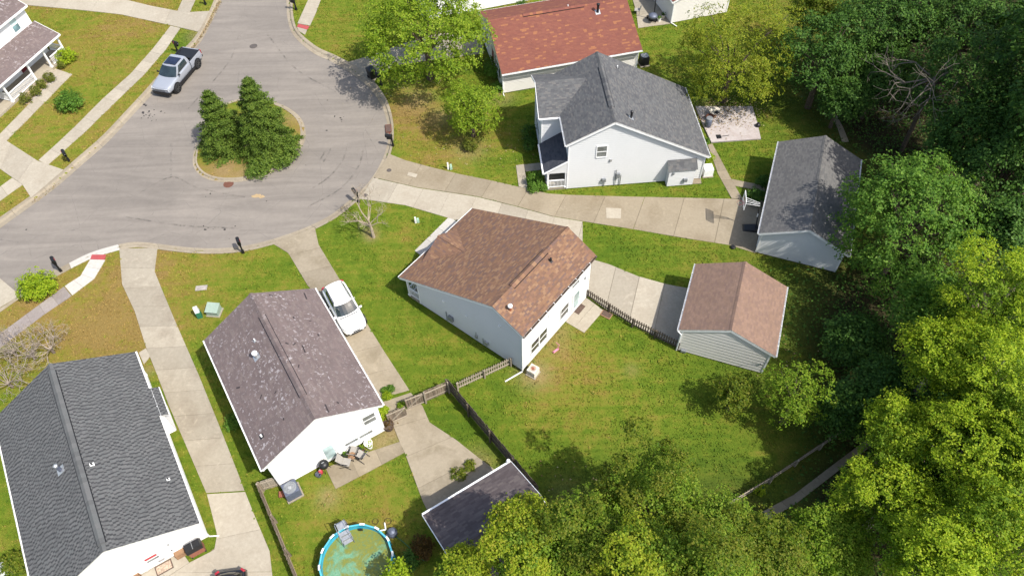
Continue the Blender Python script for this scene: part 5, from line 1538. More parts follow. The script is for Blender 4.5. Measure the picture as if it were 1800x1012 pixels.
for i, (px, py, r, h, lab) in enumerate([(930, 232, .75, 1.3, 'shaded bush left of the porch, upper one'), (932, 252, .7, 1.2, 'shaded bush left of the porch, lower one')]):
    shrub('foundation_shrub', lab, px, py, r, h, 'leaf_dark', .10, 30, 50, 85 + i, 'shrubs round the shaded porch')
shrub('hedge', 'dark hedge along the shaded end wall of the red roofed house', 868, 118, .9, 1.3, 'leaf_mid', .12, 46, 55, 88, ry=1.8, cat='hedge')
shrub('hedge', 'low bush at the near corner of the red roofed house', 875, 153, .6, .9, 'leaf_mid', .10, 30, 50, 89, cat='hedge')
shrub('leafy_bush', 'bright green plant beside the square air conditioner', 1245, 279, .45, 1.0, 'leaf_yellow', .13, 22, 45, 90, zb=0)
shrub('leafy_bush', 'small green plant at the edge of the pink patio', 1240, 248, .3, .6, 'leaf_mid', .10, 16, 40, 91)
shrub('yew_bush', 'dark rounded yew beside the grey garage wall', 1330, 344, .85, 1.3, 'leaf_dark', .10, 34, 55, 92)
shrub('yew_bush', 'dark yew higher up the grey garage wall', 1340, 318, .5, 1.0, 'leaf_dark', .10, 26, 50, 93)
shrub('rusty_bush', 'shaded russet bush between the pool and the bottom garage', 742, 962, .7, 1.2, 'leaf_rust', .12, 30, 50, 94)
shrub('rusty_bush', 'shaded green bush in the corner by the bottom garage', 722, 985, .6, 1.0, 'leaf_dark', .12, 26, 50, 95)
shrub('leafy_bush', 'olive bush in the bottom left corner beside the charcoal roof', 26, 990, .8, 1.2, 'leaf_olive', .13, 30, 55, 96)
shrub('leafy_bush', 'small dark shrub on the grass strip behind the red roofed house', 917, 8, .55, .8, 'leaf_dark', .10, 24, 45, 97)
shrub('weed_clump', 'leafy weeds growing in the shade by the purplish roofed house', 408, 742, .6, .5, 'leaf_mid', .12, 22, 45, 98)
shrub('climbing_plant', 'green climber on the corner of the purplish roofed house', 673, 726, .38, 1.6, 'leaf_yellow', .12, 24, 45, 99)
for i, (px, py, r, mt, lab) in enumerate([(687, 683, .28, 'leaf_mid', 'weed sprouting in the driveway crack, upper one'), (680, 694, .34, 'leaf_yellow', 'weed sprouting in the driveway crack, lower one'), (676, 686, .2, 'leaf_mid', 'smallest weed in the driveway near the white car'), (706, 713, .3, 'leaf_green', 'weed at the hinge post of the wooden gate'), (806, 833, .55, 'leaf_olive', 'weed patch breaking through the concrete yard'), (826, 818, .4, 'leaf_olive', 'weed strip along the crack of the concrete yard'), (1335, 860, .4, 'leaf_yellow', 'tuft of tall grass at the low picket fence'), (1300, 700, .0001, 'leaf_dark', '')]):
    if lab: shrub('weed', lab, px, py, r, .28, mt, .09, 16, 40, 120 + i, 'weeds in the concrete', zb=.03, cat='weed')

# woodland floor plants: far too many to count
rg = np.random.default_rng(77)
n = 110000
xs = rg.uniform(14, 60, n); ys = rg.uniform(8, 80, n)
_, lt_, _ = lawn_fields(xs, ys)
kp = lt_ > rg.uniform(.25, 1.1, n)
for pl in PAVED[1:]: kp &= ~inside(xs, ys, pl)
xs, ys = xs[kp], ys[kp]; k = len(xs)
P = np.stack([xs, ys, rg.uniform(.05, .6, k)], 1)
V = leaf_quads(rg, P, np.array([0, 0, 1.]) + rg.normal(0, .5, (k, 3)), .2)
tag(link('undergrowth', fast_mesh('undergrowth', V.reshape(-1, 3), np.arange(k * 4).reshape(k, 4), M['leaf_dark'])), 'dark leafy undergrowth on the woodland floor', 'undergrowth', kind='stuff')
# fallen leaves
rg = np.random.default_rng(78)
pts = []
for (px, py, s, n) in ((1270, 205, 1.6, 420), (1290, 190, 1.4, 300), (800, 240, 3, 120), (860, 250, 2.5, 60), (720, 150, 2.2, 160), (990, 870, 2, 60), (900, 270, 2, 40), (1420, 640, 2, 60)):
    c = g(px, py)
    pts.append(np.stack([rg.normal(c.x, s, n), rg.normal(c.y, s * .7, n), np.full(n, .165 if py < 210 and px > 1200 else .05)], 1))
for (a_, b_, n) in (((386, 2), (368, 36), 260), ((368, 36), (350, 66), 300), ((350, 66), (338, 84), 120), ((100, 322), (60, 354), 40), ((640, 340), (600, 368), 40)):
    A_, B_ = g(*a_), g(*b_); t_ = rg.uniform(0, 1, n)
    pts.append(np.stack([A_.x + (B_.x - A_.x) * t_ + rg.normal(0, .12, n), A_.y + (B_.y - A_.y) * t_ + rg.normal(0, .12, n), np.full(n, -.04)], 1))
P = np.concatenate(pts); k = len(P)
V = leaf_quads(rg, P, np.array([0, 0, 1.]) + rg.normal(0, .25, (k, 3)), .12)
M['litter'] = leaf_mat('leaf_litter', [(0.12, 0.07, 0.03), (0.25, 0.17, 0.08), (0.40, 0.32, 0.2), (0.14, 0.12, 0.03)], .1)
tag(link('fallen_leaves', fast_mesh('fallen_leaves', V.reshape(-1, 3), np.arange(k * 4).reshape(k, 4), M['litter'])), 'scattered dry fallen leaves on patio and lawns', 'leaves', kind='stuff')

# ---------------------------------------------------------------- fences
def wood(name, col, var=.3):
    t = NT(name)
    oi = t.n('ShaderNodeObjectInfo').outputs['Random']
    p = t.coord()
    mp = t.n('ShaderNodeMapping', Vector=p); mp.inputs['Scale'].default_value = (9, 9, 1.2)
    n = t.noise(mp.outputs[0], 3, 5, .65)
    c = t.mix(t.maprange(oi, 0, 1), tuple(x * (1 - var) for x in col), tuple(x * (1 + var) for x in col))
    c = t.mix(t.maprange(n, .3, .7), t.mix(1.0, c, (.6, .6, .6), 'MULTIPLY'), c)
    return t.done(c, .9, 0, .15)
M['board'] = wood('fence_board_wood', (0.22, 0.175, 0.13))
M['board_dark'] = wood('old_dark_board_wood', (0.13, 0.105, 0.08))
M['board_pale'] = wood('pale_rail_wood', (0.36, 0.31, 0.24), .15)
def fence(name, label, a, b, h, bw, gap, board, rail, rails=(.3, 1.1), style='flat', posts=2.4, side=1, cat='fence', group=None, brace=False, th=.02, z=0.0):
    """a, b = ground points; side = on which side of the boards the rails run"""
    a, b = Vector(a), Vector(b)
    d = b - a; L = d.length
    root = empty(name, label, cat, (a.x, a.y, z), math.atan2(d.y, d.x), group)
    mb = MB()
    if style == 'dog': mb.hexa([(-bw / 2, -th / 2, .04), (bw / 2, -th / 2, .04), (bw / 2, th / 2, .04), (-bw / 2, th / 2, .04), (-bw / 2, -th / 2, h - .06), (bw / 2, -th / 2, h - .06), (bw / 2, th / 2, h - .06), (-bw / 2, th / 2, h - .06)]).hexa([(-bw / 2, -th / 2, h - .06), (bw / 2, -th / 2, h - .06), (bw / 2, th / 2, h - .06), (-bw / 2, th / 2, h - .06), (-bw / 6, -th / 2, h), (bw / 6, -th / 2, h), (bw / 6, th / 2, h), (-bw / 6, th / 2, h)])
    else: mb.box(-bw / 2, bw / 2, -th / 2, th / 2, .04, h)
    pn = 'picket' if gap > .03 else 'board'
    me = mb.mesh(pn, M[board])
    n = max(1, int(L / (bw + gap)))
    st = L / n
    for i in range(n):
        link(pn, me, root, ((i + .5) * st, 0, random.uniform(-.02, .015)), (random.gauss(0, .008), random.gauss(0, .012), random.gauss(0, .01)))
    for zr in rails:
        mb = MB(); mb.box(0, L, side * (th / 2 + .002), side * (th / 2 + .042), zr - .045, zr + .045); mb.build('rail', M[rail], root)
    if posts:
        k = max(1, round(L / posts))
        pm = MB().box(-.05, .05, -.05, .05, -.2, h + .04).mesh('post', M[rail])
        for i in range(k + 1): link('post', pm, root, (L * i / k, side * (th / 2 + .095), 0))
    if brace:
        mb = MB(); mb.beam((.06, side * (th / 2 + .026), rails[0] + .05), (L - .06, side * (th / 2 + .026), rails[-1] - .05), .045, .09); mb.build('brace', M[rail], root)
    return root
gF = 'wooden fences of the back gardens'
cnr, end = g(790, 687), g(946, 872)
fence('privacy_fence', 'long tall board fence between the concrete yard and the centre lawn', cnr, end, 1.6, .14, .006, 'board_dark', 'board_dark', (.35, .85, 1.4), side=-1, group=gF)
fence('privacy_fence', 'short board fence panel between the gate and the tall fence corner', g(748, 706), g(789, 688), 1.4, .14, .006, 'board', 'board_pale', (.3, 1.1), side=-1, group=gF, posts=1.7)
fence('gate', 'wooden gate leaf with diagonal brace standing open next to the fence panel', g(716, 719), g(747, 707), 1.35, .13, .006, 'board', 'board_pale', (.15, 1.22), side=-1, posts=None, brace=True, cat='gate', group='wooden yard gate leaves')
fence('gate', 'shaded wooden gate leaf next to the house corner', g(684, 745), g(716, 731), 1.35, .13, .006, 'board', 'board_pale', (.15, 1.22), side=-1, posts=None, brace=True, cat='gate', group='wooden yard gate leaves')
fence('privacy_fence', 'weathered board fence leading down the left side of the pool garden', g(461, 864), g(534, 1040), 1.3, .14, .006, 'board', 'board', (.3, 1.05), side=1, group=gF)
fence('privacy_fence', 'very short board fence closing the gap to the purplish roofed house', g(462, 862), g(494, 852), 1.3, .14, .006, 'board_pale', 'board_pale', (.3, 1.05), side=-1, group=gF, posts=1.4)
fence('picket_fence', 'pale picket fence from the tall fence corner to the brown roofed house', g(804, 684), g(897, 641), .95, .085, .075, 'board_pale', 'board_pale', (.25, .75), 'dog', 2.3, side=-1, group=gF)
fence('picket_fence', 'dark picket fence along the light driveway to the cream garage', g(1032, 522), g(1112, 573), .95, .085, .085, 'board_dark', 'board_dark', (.25, .75), 'dog', 2.3, side=-1, group=gF)
fence('picket_fence', 'dark picket fence piece ending at the cream garage corner', g(1112, 573), g(1192, 613), .95, .085, .085, 'board_dark', 'board_dark', (.25, .75), 'dog', 2.3, side=-1, group=gF)
fence('picket_fence', 'low dark picket fence with pale rail at the lower right of the lawn', g(1276, 890), g(1350, 846), .85, .085, .10, 'board_dark', 'board_pale', (.2, .65), 'dog', 2.3, side=-1, group=gF)
fence('picket_fence', 'shaded picket fence running on under the small airy tree', g(1350, 846), g(1520, 733), .85, .085, .10, 'board_dark', 'board_pale', (.2, .65), 'dog', 2.3, side=-1, group=gF)

# ---------------------------------------------------------------- vehicles
def subsurf(o, lv=2):
    m = o.modifiers.new('round', 'SUBSURF'); m.levels = lv; m.render_levels = lv
    return o

def shell(st):
    """closed body from cross-section stations (y, wb, wm, ws, wt, zb, zm, zs, zt)"""
    mb = MB(); rings = []
    for y, wb, wm, ws, wt, zb, zm, zs, zt in st:
        h = [(wb * .6, zb), (wb, zb), (wm, zm), (ws, zs), (wt, zt - .015), (wt * .5, zt)]
        r = [(0, y, zb)] + [(x, y, z) for x, z in h] + [(0, y, zt + .004)] + [(-x, y, z) for x, z in h[::-1]]
        b = len(mb.v); mb.v += r; rings.append(list(range(b, b + len(r))))
    n = len(rings[0])
    for a, c in zip(rings, rings[1:]):
        for i in range(n):
            j = (i + 1) % n
            mb.f.append((a[i], a[j], c[j], c[i])); mb.m.append(0)
    mb.f.append(tuple(rings[0][::-1])); mb.m.append(0)
    mb.f.append(tuple(rings[-1])); mb.m.append(0)
    return mb

def plan_ring(yf, yr, wf, wr, bf, br, z, k=7):
    """plan outline with bowed front and rear edges, counter-clockwise from front right"""
    P = []
    for i in range(k):
        u = 1 - 2 * i / (k - 1); P.append((wf * u, yf - bf * u * u, z))
    for i in range(1, k - 1):
        t = i / (k - 1); P.append((-(wf + (wr - wf) * t), (yf - bf) + ((yr + br) - (yf - bf)) * t, z))
    for i in range(k):
        u = -1 + 2 * i / (k - 1); P.append((wr * u, yr + br * u * u, z))
    for i in range(1, k - 1):
        t = i / (k - 1); P.append(((wr + (wf - wr) * t), (yr + br) + ((yf - bf) - (yr + br)) * t, z))
    return [Vector(p) for p in P]

def wheel(root, x, y, r, w, rim='alloy'):
    s = 1 if x > 0 else -1
    mb = MB(); n = 20
    prof = [(r * .62, -w / 2), (r * .93, -w / 2), (r, -w / 2 + .03), (r, w / 2 - .03), (r * .93, w / 2), (r * .62, w / 2)]
    rings = []
    for rr_, q in prof:
        b = len(mb.v)
        for i in range(n):
            t = 2 * math.pi * i / n; mb.v.append((q, rr_ * math.cos(t), rr_ * math.sin(t)))
        rings.append(b)
    for a, c in zip(rings, rings[1:]):
        for i in range(n):
            j = (i + 1) % n; mb.f.append((a + i, a + j, c + j, c + i)); mb.m.append(0)
    wl = empty_part('wheel', root, (x, y, r))
    mb.build('tyre', M['rubber'], wl)
    mb = MB(); xo = s * (w / 2 - .03)
    mb.tube((xo - s * .06, 0, 0), (xo - s * .04, 0, 0), r * .62, r * .62, 20)
    for i in range(6):
        t = math.pi / 3 * i
        mb.beam((xo, 0, 0), (xo, math.cos(t) * r * .6, math.sin(t) * r * .6), .05, .06, up=(1, 0, 0))
    mb.tube((xo - .02, 0, 0), (xo + s * .015, 0, 0), r * .16, r * .12, 10)
    mb.build('rim', M[rim], wl)

def empty_part(name, root, loc):
    o = bpy.data.objects.new(name, None); o.empty_display_size = .1
    COL.objects.link(o); o.parent = root; o.location = loc
    return o

def panel(ra, rb, i0, i1, lo, hi, off, k=5):
    """glazing laid on the loft between rings ra and rb over the point range i0..i1"""
    mb = MB(); n = len(ra)
    c = sum(ra, Vector()) / n
    rows = []
    for q in range(k + 1):
        t = lo + (hi - lo) * q / k
        row = []
        for i in range(i0, i1 + 1):
            p = ra[i % n].lerp(rb[i % n], t)
            d = (p - Vector((c.x, c.y, p.z))).normalized()
            p = p + d * (off + .035 * math.sin(math.pi * t)) + Vector((0, 0, off * .5))
            row.append(p)
        rows.append(row)
    for a, b in zip(rows, rows[1:]):
        for i in range(len(a) - 1): mb.face([a[i], a[i + 1], b[i + 1], b[i]])
    return mb

def cabin(root, belt, roof, mat, glass='car_glass', roofmat=None, inset=.06):
    mb = MB(); n = len(belt); rings = []
    for q in range(6):
        t = q / 5
        c = sum(belt, Vector()) / n
        rings.append([belt[i].lerp(roof[i], t) + (belt[i] - c).normalized() * (.035 * math.sin(math.pi * t)) for i in range(n)])
    for a, b in zip(rings, rings[1:]):
        for i in range(n):
            j = (i + 1) % n; mb.face([a[i], a[j], b[j], b[i]])
    cb = mb.build('cabin', mat, root, True)
    mb = MB()
    cr = sum(roof, Vector()) / n
    prev = [p + (p - cr).normalized() * .012 for p in roof]
    for t, dz in ((.85, .03), (.6, .05), (.3, .06), (.02, .063)):
        cur = [cr.lerp(p, t) + Vector((0, 0, dz)) for p in roof]
        for i in range(n):
            j = (i + 1) % n; mb.face([prev[i], prev[j], cur[j], cur[i]])
        prev = cur
    mb.build('roof', roofmat or mat, root, True)
    return cb

def mirror_pair(root, x, y, z, m, w=.2):
    for s in (-1, 1):
        mb = MB(); mb.lathe([(.03, -.08), (.1, -.06), (.12, 0), (.1, .06), (.03, .08)], 10)
        o = mb.build('wing_mirror', m, root, True, (s * (x + .1), y, z)); o.scale = (1.1, .7, 1)

def lens_strip(root, name, pts, w, h, m):
    mb = MB()
    for a, b in zip(pts, pts[1:]): mb.beam(a, b, w, h)
    return mb.build(name, m, root)

def crossover(label, loc, rz, m, group):
    r = empty('parked_car', label, 'car', loc, rz, group)
    st = [(-2.20, .70, .74, .70, .55, .42, .60, .80, .86), (-2.14, .80, .86, .82, .66, .30, .62, .92, 1.00), (-1.85, .84, .91, .86, .72, .22, .66, .96, 1.04),
          (-1.35, .86, .925, .875, .74, .22, .66, .97, 1.05), (-.6, .86, .915, .87, .74, .20, .64, .95, 1.03), (.3, .86, .915, .87, .74, .20, .64, .94, 1.02),
          (1.0, .86, .92, .86, .72, .22, .64, .92, 1.00), (1.45, .86, .925, .84, .66, .22, .64, .86, .95), (1.85, .82, .88, .76, .56, .24, .60, .76, .86), (2.10, .70, .76, .64, .44, .26, .54, .66, .74), (2.22, .50, .54, .46, .30, .32, .48, .56, .60)]
    body = subsurf(shell(st).build('body', m, r, True))
    belt = plan_ring(1.02, -2.05, .76, .74, .16, .12, 1.0); roof = plan_ring(.28, -1.72, .60, .58, .10, .08, 1.56)
    cabin(r, belt, roof, m)
    K = 7
    panel(belt, roof, 0, 6, .05, .93, .012).build('windshield', M['car_glass'], r, True)
    panel(belt, roof, 7, 11, .10, .90, .012).build('side_window', M['car_glass'], r, True)
    panel(belt, roof, 13, 17, .15, .88, .012).build('rear_window', M['car_glass'], r, True)
    panel(belt, roof, 19, 23, .10, .90, .012).build('side_window', M['car_glass'], r, True)
    for s in (-1, 1):
        mb = MB(); mb.path([(s * .57, .1, 1.60), (s * .57, -1.5, 1.60)], .02, 6); mb.build('roof_rail', M['alloy_dark'], r)
    for x in (-.83, .83):
        for y in (-1.35, 1.38):
            mb = MB(); mb.tube((x * 1.02 - .1 * (1 if x > 0 else -1), y, .34), (x * 1.125, y, .34), .40, .39, 20); mb.build('wheel_arch', M['black'], r)
            wheel(r, x * 1.045, y, .34, .22)
    mirror_pair(r, .86, .80, 1.03, m)
    for s in (-1, 1):
        lens_strip(r, 'headlight', [(s * .50, 2.10, .70), (s * .68, 1.95, .74), (s * .78, 1.68, .80)], .10, .08, M['lamp_clear'])
        lens_strip(r, 'tail_light', [(s * .80, -2.02, .95), (s * .62, -2.17, .90)], .12, .14, M['lamp_red'])
        mb = MB(); mb.tube((s * .60, 2.14, .44), (s * .60, 2.2, .44), .07, .07, 10); mb.build('fog_lamp', M['alloy_dark'], r)
    mb = MB(); mb.hexa([(-.38, 2.16, .34), (.38, 2.16, .34), (.38, 2.255, .36), (-.38, 2.255, .36), (-.42, 2.14, .46), (.42, 2.14, .46), (.40, 2.245, .45), (-.40, 2.245, .45)]); mb.build('lower_grille', M['black'], r)
    mb = MB(); mb.box(-.24, .24, 2.19, 2.245, .535, .60); mb.build('grille', M['black'], r)
    mb = MB(); mb.path([(0, -1.45, 1.62), (0, -1.6, 1.68)], .012, 5); mb.build('aerial', M['black'], r)
    mb = MB(); mb.box(-.70, .70, 1.07, 1.10, .99, 1.045); mb.build('wiper_cowl', M['black'], r)
    for s in (-1, 1):
        mb = MB(); mb.box(min(s * .918, s * .932), max(s * .918, s * .932), -.42, -.40, .4, .95); mb.box(min(s * .918, s * .932), max(s * .918, s * .932), .80, .82, .4, .92); mb.build('door_seam', M['black'], r)
        mb = MB(); mb.box(min(s * .925, s * .945), max(s * .925, s * .945), -.35, -.2, .82, .86); mb.build('door_handle', m, r)
        mb = MB(); mb.beam((s * .90, -1.2, .27), (s * .90, 1.0, .27), .06, .1); mb.build('sill', M['black'], r)
    mb = MB(); mb.box(-.25, .25, -2.225, -2.19, .62, .74); mb.build('number_plate', M['white_metal'], r)
    mb = MB(); mb.hexa([(-.75, -2.2, .28), (.75, -2.2, .28), (.75, -1.95, .28), (-.75, -1.95, .28), (-.78, -2.235, .46), (.78, -2.235, .46), (.8, -1.95, .46), (-.8, -1.95, .46)]); mb.build('rear_bumper', M['black'], r)
    return r
GP = 'cars parked in the driveways'
p = g(604, 537, .9)
crossover('white crossover parked on the driveway beside the purplish roof', (p.x, p.y, .03), R(-151.1), M['car_white'], GP)
p = g(398, 1074, .9)
cb = crossover('black car whose rear shows at the bottom edge on the parking slab', (p.x, p.y, .03), R(186), M['car_black'], GP)

def pickup(label, loc, rz):
    r = empty('pickup_truck', label, 'pickup truck', loc, rz)
    m = M['car_silver']
    st = [(-1.02, .96, 1.0, .97, .90, .42, .85, 1.20, 1.24), (-.9, .96, 1.01, .98, .90, .42, .85, 1.22, 1.26), (0, .96, 1.01, .98, .90, .42, .85, 1.22, 1.27), (.9, .96, 1.01, .98, .88, .42, .85, 1.20, 1.26),
          (1.4, .96, 1.02, .97, .84, .44, .85, 1.15, 1.24), (2.0, .96, 1.03, .96, .80, .48, .85, 1.10, 1.20), (2.55, .94, 1.0, .93, .76, .50, .82, 1.04, 1.14), (2.82, .90, .94, .88, .70, .52, .78, .98, 1.06), (2.90, .84, .88, .82, .62, .58, .76, .90, .96)]
    subsurf(shell(st).build('body', m, r, True))
    belt = plan_ring(1.55, -1.12, .90, .88, .20, .02, 1.22); roof = plan_ring(.62, -.98, .70, .70, .10, .02, 1.86)
    cabin(r, belt, roof, m)
    panel(belt, roof, 0, 6, .04, .94, .012).build('windshield', M['car_glass'], r, True)
    panel(belt, roof, 7, 11, .12, .88, .012).build('side_window', M['car_glass'], r, True)
    panel(belt, roof, 13, 17, .15, .88, .012).build('rear_window', M['car_glass'], r, True)
    panel(belt, roof, 19, 23, .12, .88, .012).build('side_window', M['car_glass'], r, True)
    mb = MB(); mb.hexa([(-.62, -.56, 1.90), (.62, -.56, 1.90), (.60, .50, 1.89), (-.60, .50, 1.89), (-.60, -.54, 1.945), (.60, -.54, 1.945), (.58, .48, 1.94), (-.58, .48, 1.94)]); mb.build('glass_roof', M['roof_glass'], r)
    # load bed
    for s in (-1, 1):
        mb = MB()
        pr = [(.88, .5), (.98, .55), (1.02, .85), (.99, 1.16), (.96, 1.27), (.84, 1.27), (.84, .75)]
        A = [(s * x, -1.02, z) for x, z in pr]; B = [(s * x * .985, -2.88, z) for x, z in pr]
        for i in range(len(pr)):
            j = (i + 1) % len(pr); mb.face([A[i], A[j], B[j], B[i]])
        mb.face(A); mb.face(B[::-1]); mb.build('bed_side', m, r)
        mb = MB(); mb.box(min(s * .82, s * .965), max(s * .82, s * .965), -2.86, -1.05, 1.272, 1.31); mb.build('bed_rail_cap', M['black'], r)
        mb = MB(); mb.beam((s * .99, 1.35, .42), (s * .99, -1.4, .42), .10, .22); mb.build('rocker_cladding', M['black'], r)
    mb = MB(); mb.box(-.84, .84, -2.86, -1.0, .68, .76); mb.box(-.84, .84, -1.06, -1.0, .76, 1.25); mb.build('bed_floor', M['black'], r)
    mb = MB(); mb.box(-.84, .84, -2.95, -2.86, .62, 1.27); mb.build('tailgate', m, r)
    mb = MB(); mb.box(-.84, .84, -2.86, -1.55, 1.20, 1.255); mb.build('bed_cover', M['black'], r)
    for x in (-.35, .05, .4):
        mb = MB(); mb.box(x, x + .12, -1.5, -1.1, .77, 1.18); mb.build('cargo_strip', M['white_metal'], r)
    mb = MB(); mb.box(-.95, .95, -3.02, -2.9, .5, .68); mb.build('rear_bumper', M['black'], r)
    for s in (-1, 1):
        mb = MB(); mb.box(min(s * .86, s * .995), max(s * .86, s * .995), -2.965, -2.84, .85, 1.24); mb.build('tail_light', M['lamp_red'], r)
        lens_strip(r, 'headlight', [(s * .52, 2.94, .98), (s * .80, 2.88, .98), (s * .90, 2.70, 1.0)], .05, .05, M['lamp_clear'])
        lens_strip(r, 'headlight', [(s * .84, 2.90, .96), (s * .86, 2.90, .72)], .06, .06, M['lamp_clear'])
    mb = MB(); mb.hexa([(-.9, 2.6, .36), (.9, 2.6, .36), (.74, 2.98, .36), (-.74, 2.98, .36), (-.95, 2.6, .66), (.95, 2.6, .66), (.80, 2.99, .62), (-.80, 2.99, .62)]); mb.build('front_bumper', M['black'], r)
    mb = MB()
    mb.hexa([(-.56, 2.85, .68), (.56, 2.85, .68), (.56, 2.945, .68), (-.56, 2.945, .68), (-.60, 2.8, .96), (.60, 2.8, .96), (.60, 2.935, .94), (-.60, 2.935, .94)]); gr_ = mb.build('grille', m, r)
    for k in range(3):
        mb = MB(); mb.box(-.54, .54, 2.93, 2.955, .72 + k * .075, .745 + k * .075); mb.build('grille_bar', M['alloy_dark'], gr_)
    for x in (-.93, .93):
        for y in (-1.88, 1.82):
            mb = MB(); mb.tube((x * .9, y, .46), (x * 1.125, y, .46), .53, .52, 22); mb.build('wheel_arch', M['black'], r)
            wheel(r, x * 1.055, y, .44, .27, 'alloy_dark')
    mirror_pair(r, 1.0, 1.05, 1.36, M['black'])
    return r
p = g(307, 128, .75)
pickup('silver crew cab pickup truck with black glass roof parked at the kerb', (p.x + .1, p.y + .3, -.09), R(164.0))

# ---------------------------------------------------------------- kerbside things
def mailbox(label, px, py, rz):
    p = g(px, py)
    r = empty('mailbox', label, 'mailbox', (p.x, p.y, 0), R(rz), 'black mailboxes along the kerb')
    mb = MB(); mb.box(-.09, .09, -.09, .09, -.1, .25); mb.box(-.06, .06, -.06, .06, .25, 1.25); mb.build('post', M['black'], r)
    mb = MB(); mb.hexa([(-.06, -.06, .75), (.06, -.06, .75), (.06, .06, .75), (-.06, .06, .75), (-.07, -.06, 1.02), (.07, -.06, 1.02), (.07, .52, 1.02), (-.07, .52, 1.02)]); mb.build('arm', M['black'], r)
    mb = MB(); A, B = [], []
    prof = [(-.13, 1.02), (.13, 1.02), (.13, 1.18)] + [(.13 * math.cos(t), 1.18 + .13 * math.sin(t)) for t in [math.pi * k / 6 for k in range(1, 6)]] + [(-.13, 1.18)]
    for x, z in prof: A.append((x, -.06, z)); B.append((x, .52, z))
    for i in range(len(prof)):
        j = (i + 1) % len(prof); mb.face([A[i], A[j], B[j], B[i]])
    mb.face(A); mb.face(B[::-1]); bx = mb.build('box', M['black'], r)
    mb = MB(); mb.box(.13, .15, .1, .14, 1.1, 1.3); mb.box(.13, .15, .1, .2, 1.26, 1.32); mb.build('flag', M['red_paint'], bx)
    mb = MB(); mb.box(-.04, .04, .525, .54, 1.08, 1.1); mb.build('handle', M['galv'], bx)
    mb = MB(); mb.box(-.10, .10, .0, .42, .80, .81); mb.box(-.10, -.09, .0, .42, .80, .97); mb.box(.09, .10, .0, .42, .80, .97); mb.build('paper_slot', M['black'], r)
    return r
mailbox('black mailbox on the kerb between the two lower driveways', 428, 444, 25)
mailbox('black mailbox leaning by the small leafless tree', 631, 356, 40)
mailbox('black mailbox below the storm drain at the right of the road', 691, 257, 78)
mailbox('black mailbox on the verge next to the round yellow-green bush', 108, 477, 35)
mailbox('black mailbox beside the driveway apron at the left road edge', 122, 283, -145)
mailbox('black mailbox at the top of the road near the white sidewalk', 521, 18, 65)
mailbox('black mailbox on the verge right behind the silver pickup', 313, 92, -120)
mailbox('black mailbox at the top edge above the silver pickup', 362, 9, -110)
mailbox('black mailbox in the shade next to the wheeled bin', 671, 150, 60)

p = g(655, 138)
r = empty('wheeled_bin', 'large black wheeled bin standing on the shaded driveway end', 'wheelie bin', (p.x, p.y, .03), R(35))
mb = MB(); mb.hexa([(-.27, -.3, .12), (.27, -.3, .12), (.27, .3, .06), (-.27, .3, .06), (-.34, -.38, 1.0), (.34, -.38, 1.0), (.34, .38, 1.0), (-.34, .38, 1.0)]); mb.build('body', M['black'], r)
mb = MB(); mb.hexa([(-.36, -.42, 1.0), (.36, -.42, 1.0), (.36, .42, 1.0), (-.36, .42, 1.0), (-.3, -.36, 1.09), (.3, -.36, 1.09), (.3, .34, 1.11), (-.3, .34, 1.11)]); mb.build('lid', M['black'], r)
mb = MB(); mb.tube((-.3, .46, .98), (.3, .46, .98), .025); mb.build('handle', M['black'], r)
for s in (-1, 1):
    mb = MB(); mb.tube((s * .26, .32, .13), (s * .32, .32, .13), .13, .13, 14); mb.build('wheel', M['rubber'], r)

def pedestal(label, px, py, m, w, h, rz, top=None):
    p = g(px, py)
    r = empty('utility_pedestal', label, 'utility box', (p.x, p.y, 0), R(rz), 'utility pedestals on the lawns')
    mb = MB(); mb.box(-w / 2, w / 2, -w / 2, w / 2, -.1, h * .55); mb.build('base', M[m], r)
    mb = MB(); mb.hexa([(-w * .46, -w * .46, h * .55), (w * .46, -w * .46, h * .55), (w * .46, w * .46, h * .55), (-w * .46, w * .46, h * .55), (-w * .4, -w * .3, h), (w * .4, -w * .3, h), (w * .4, w * .3, h), (-w * .4, w * .3, h)])
    mb.build('cap', M[top or m], r)
    return r
pedestal('tall green pedestal with white top next to the transformer box', 352, 556, 'green_plastic', .34, 1.1, 20, 'white_metal')
pedestal('white marker pedestal on the lawn beside the tan driveway', 788, 297, 'white_metal', .14, .7, 10)
pedestal('pale green pedestal right beside the white one by the tan driveway', 793, 297, 'pale_green', .2, .5, 10)
pedestal('white marker pedestal on the lawn above the brown roof', 731, 391, 'white_metal', .14, .6, 10)
pedestal('pale green pedestal next to the marker on the lawn above the brown roof', 735, 390, 'pale_green', .2, .4, 10)
p = g(378, 549)
r = empty('transformer_box', 'sage grey ground transformer box on the lawn', 'transformer', (p.x, p.y, 0), R(-8))
mb = MB(); mb.box(-.5, .5, -.42, .42, -.1, .07); mb.build('plinth', M['concrete'], r)
mb = MB(); mb.hexa([(-.43, -.36, .07), (.43, -.36, .07), (.43, .36, .07), (-.43, .36, .07), (-.43, -.34, .50), (.43, -.34, .50), (.43, .34, .68), (-.43, .34, .68)]); b_ = mb.build('cabinet', M['sage'], r)
mb = MB(); mb.box(-.06, .06, -.375, -.355, .25, .36); mb.build('lock', M['galv'], b_)
mb = MB(); mb.hexa([(-.46, -.40, .505), (.46, -.40, .505), (.46, .37, .69), (-.46, .37, .69), (-.46, -.40, .535), (.46, -.40, .535), (.46, .37, .72), (-.46, .37, .72)]); mb.build('lid', M['sage'], b_)
p = g(354, 506)
r = tag(MB().box(-.42, .42, -.22, .22, -.05, .03).build('valve_lid', M['stone'], None, False, (p.x, p.y, 0), (0, 0, R(5))), 'flat rectangular stone coloured meter lid in the lawn', 'meter lid')

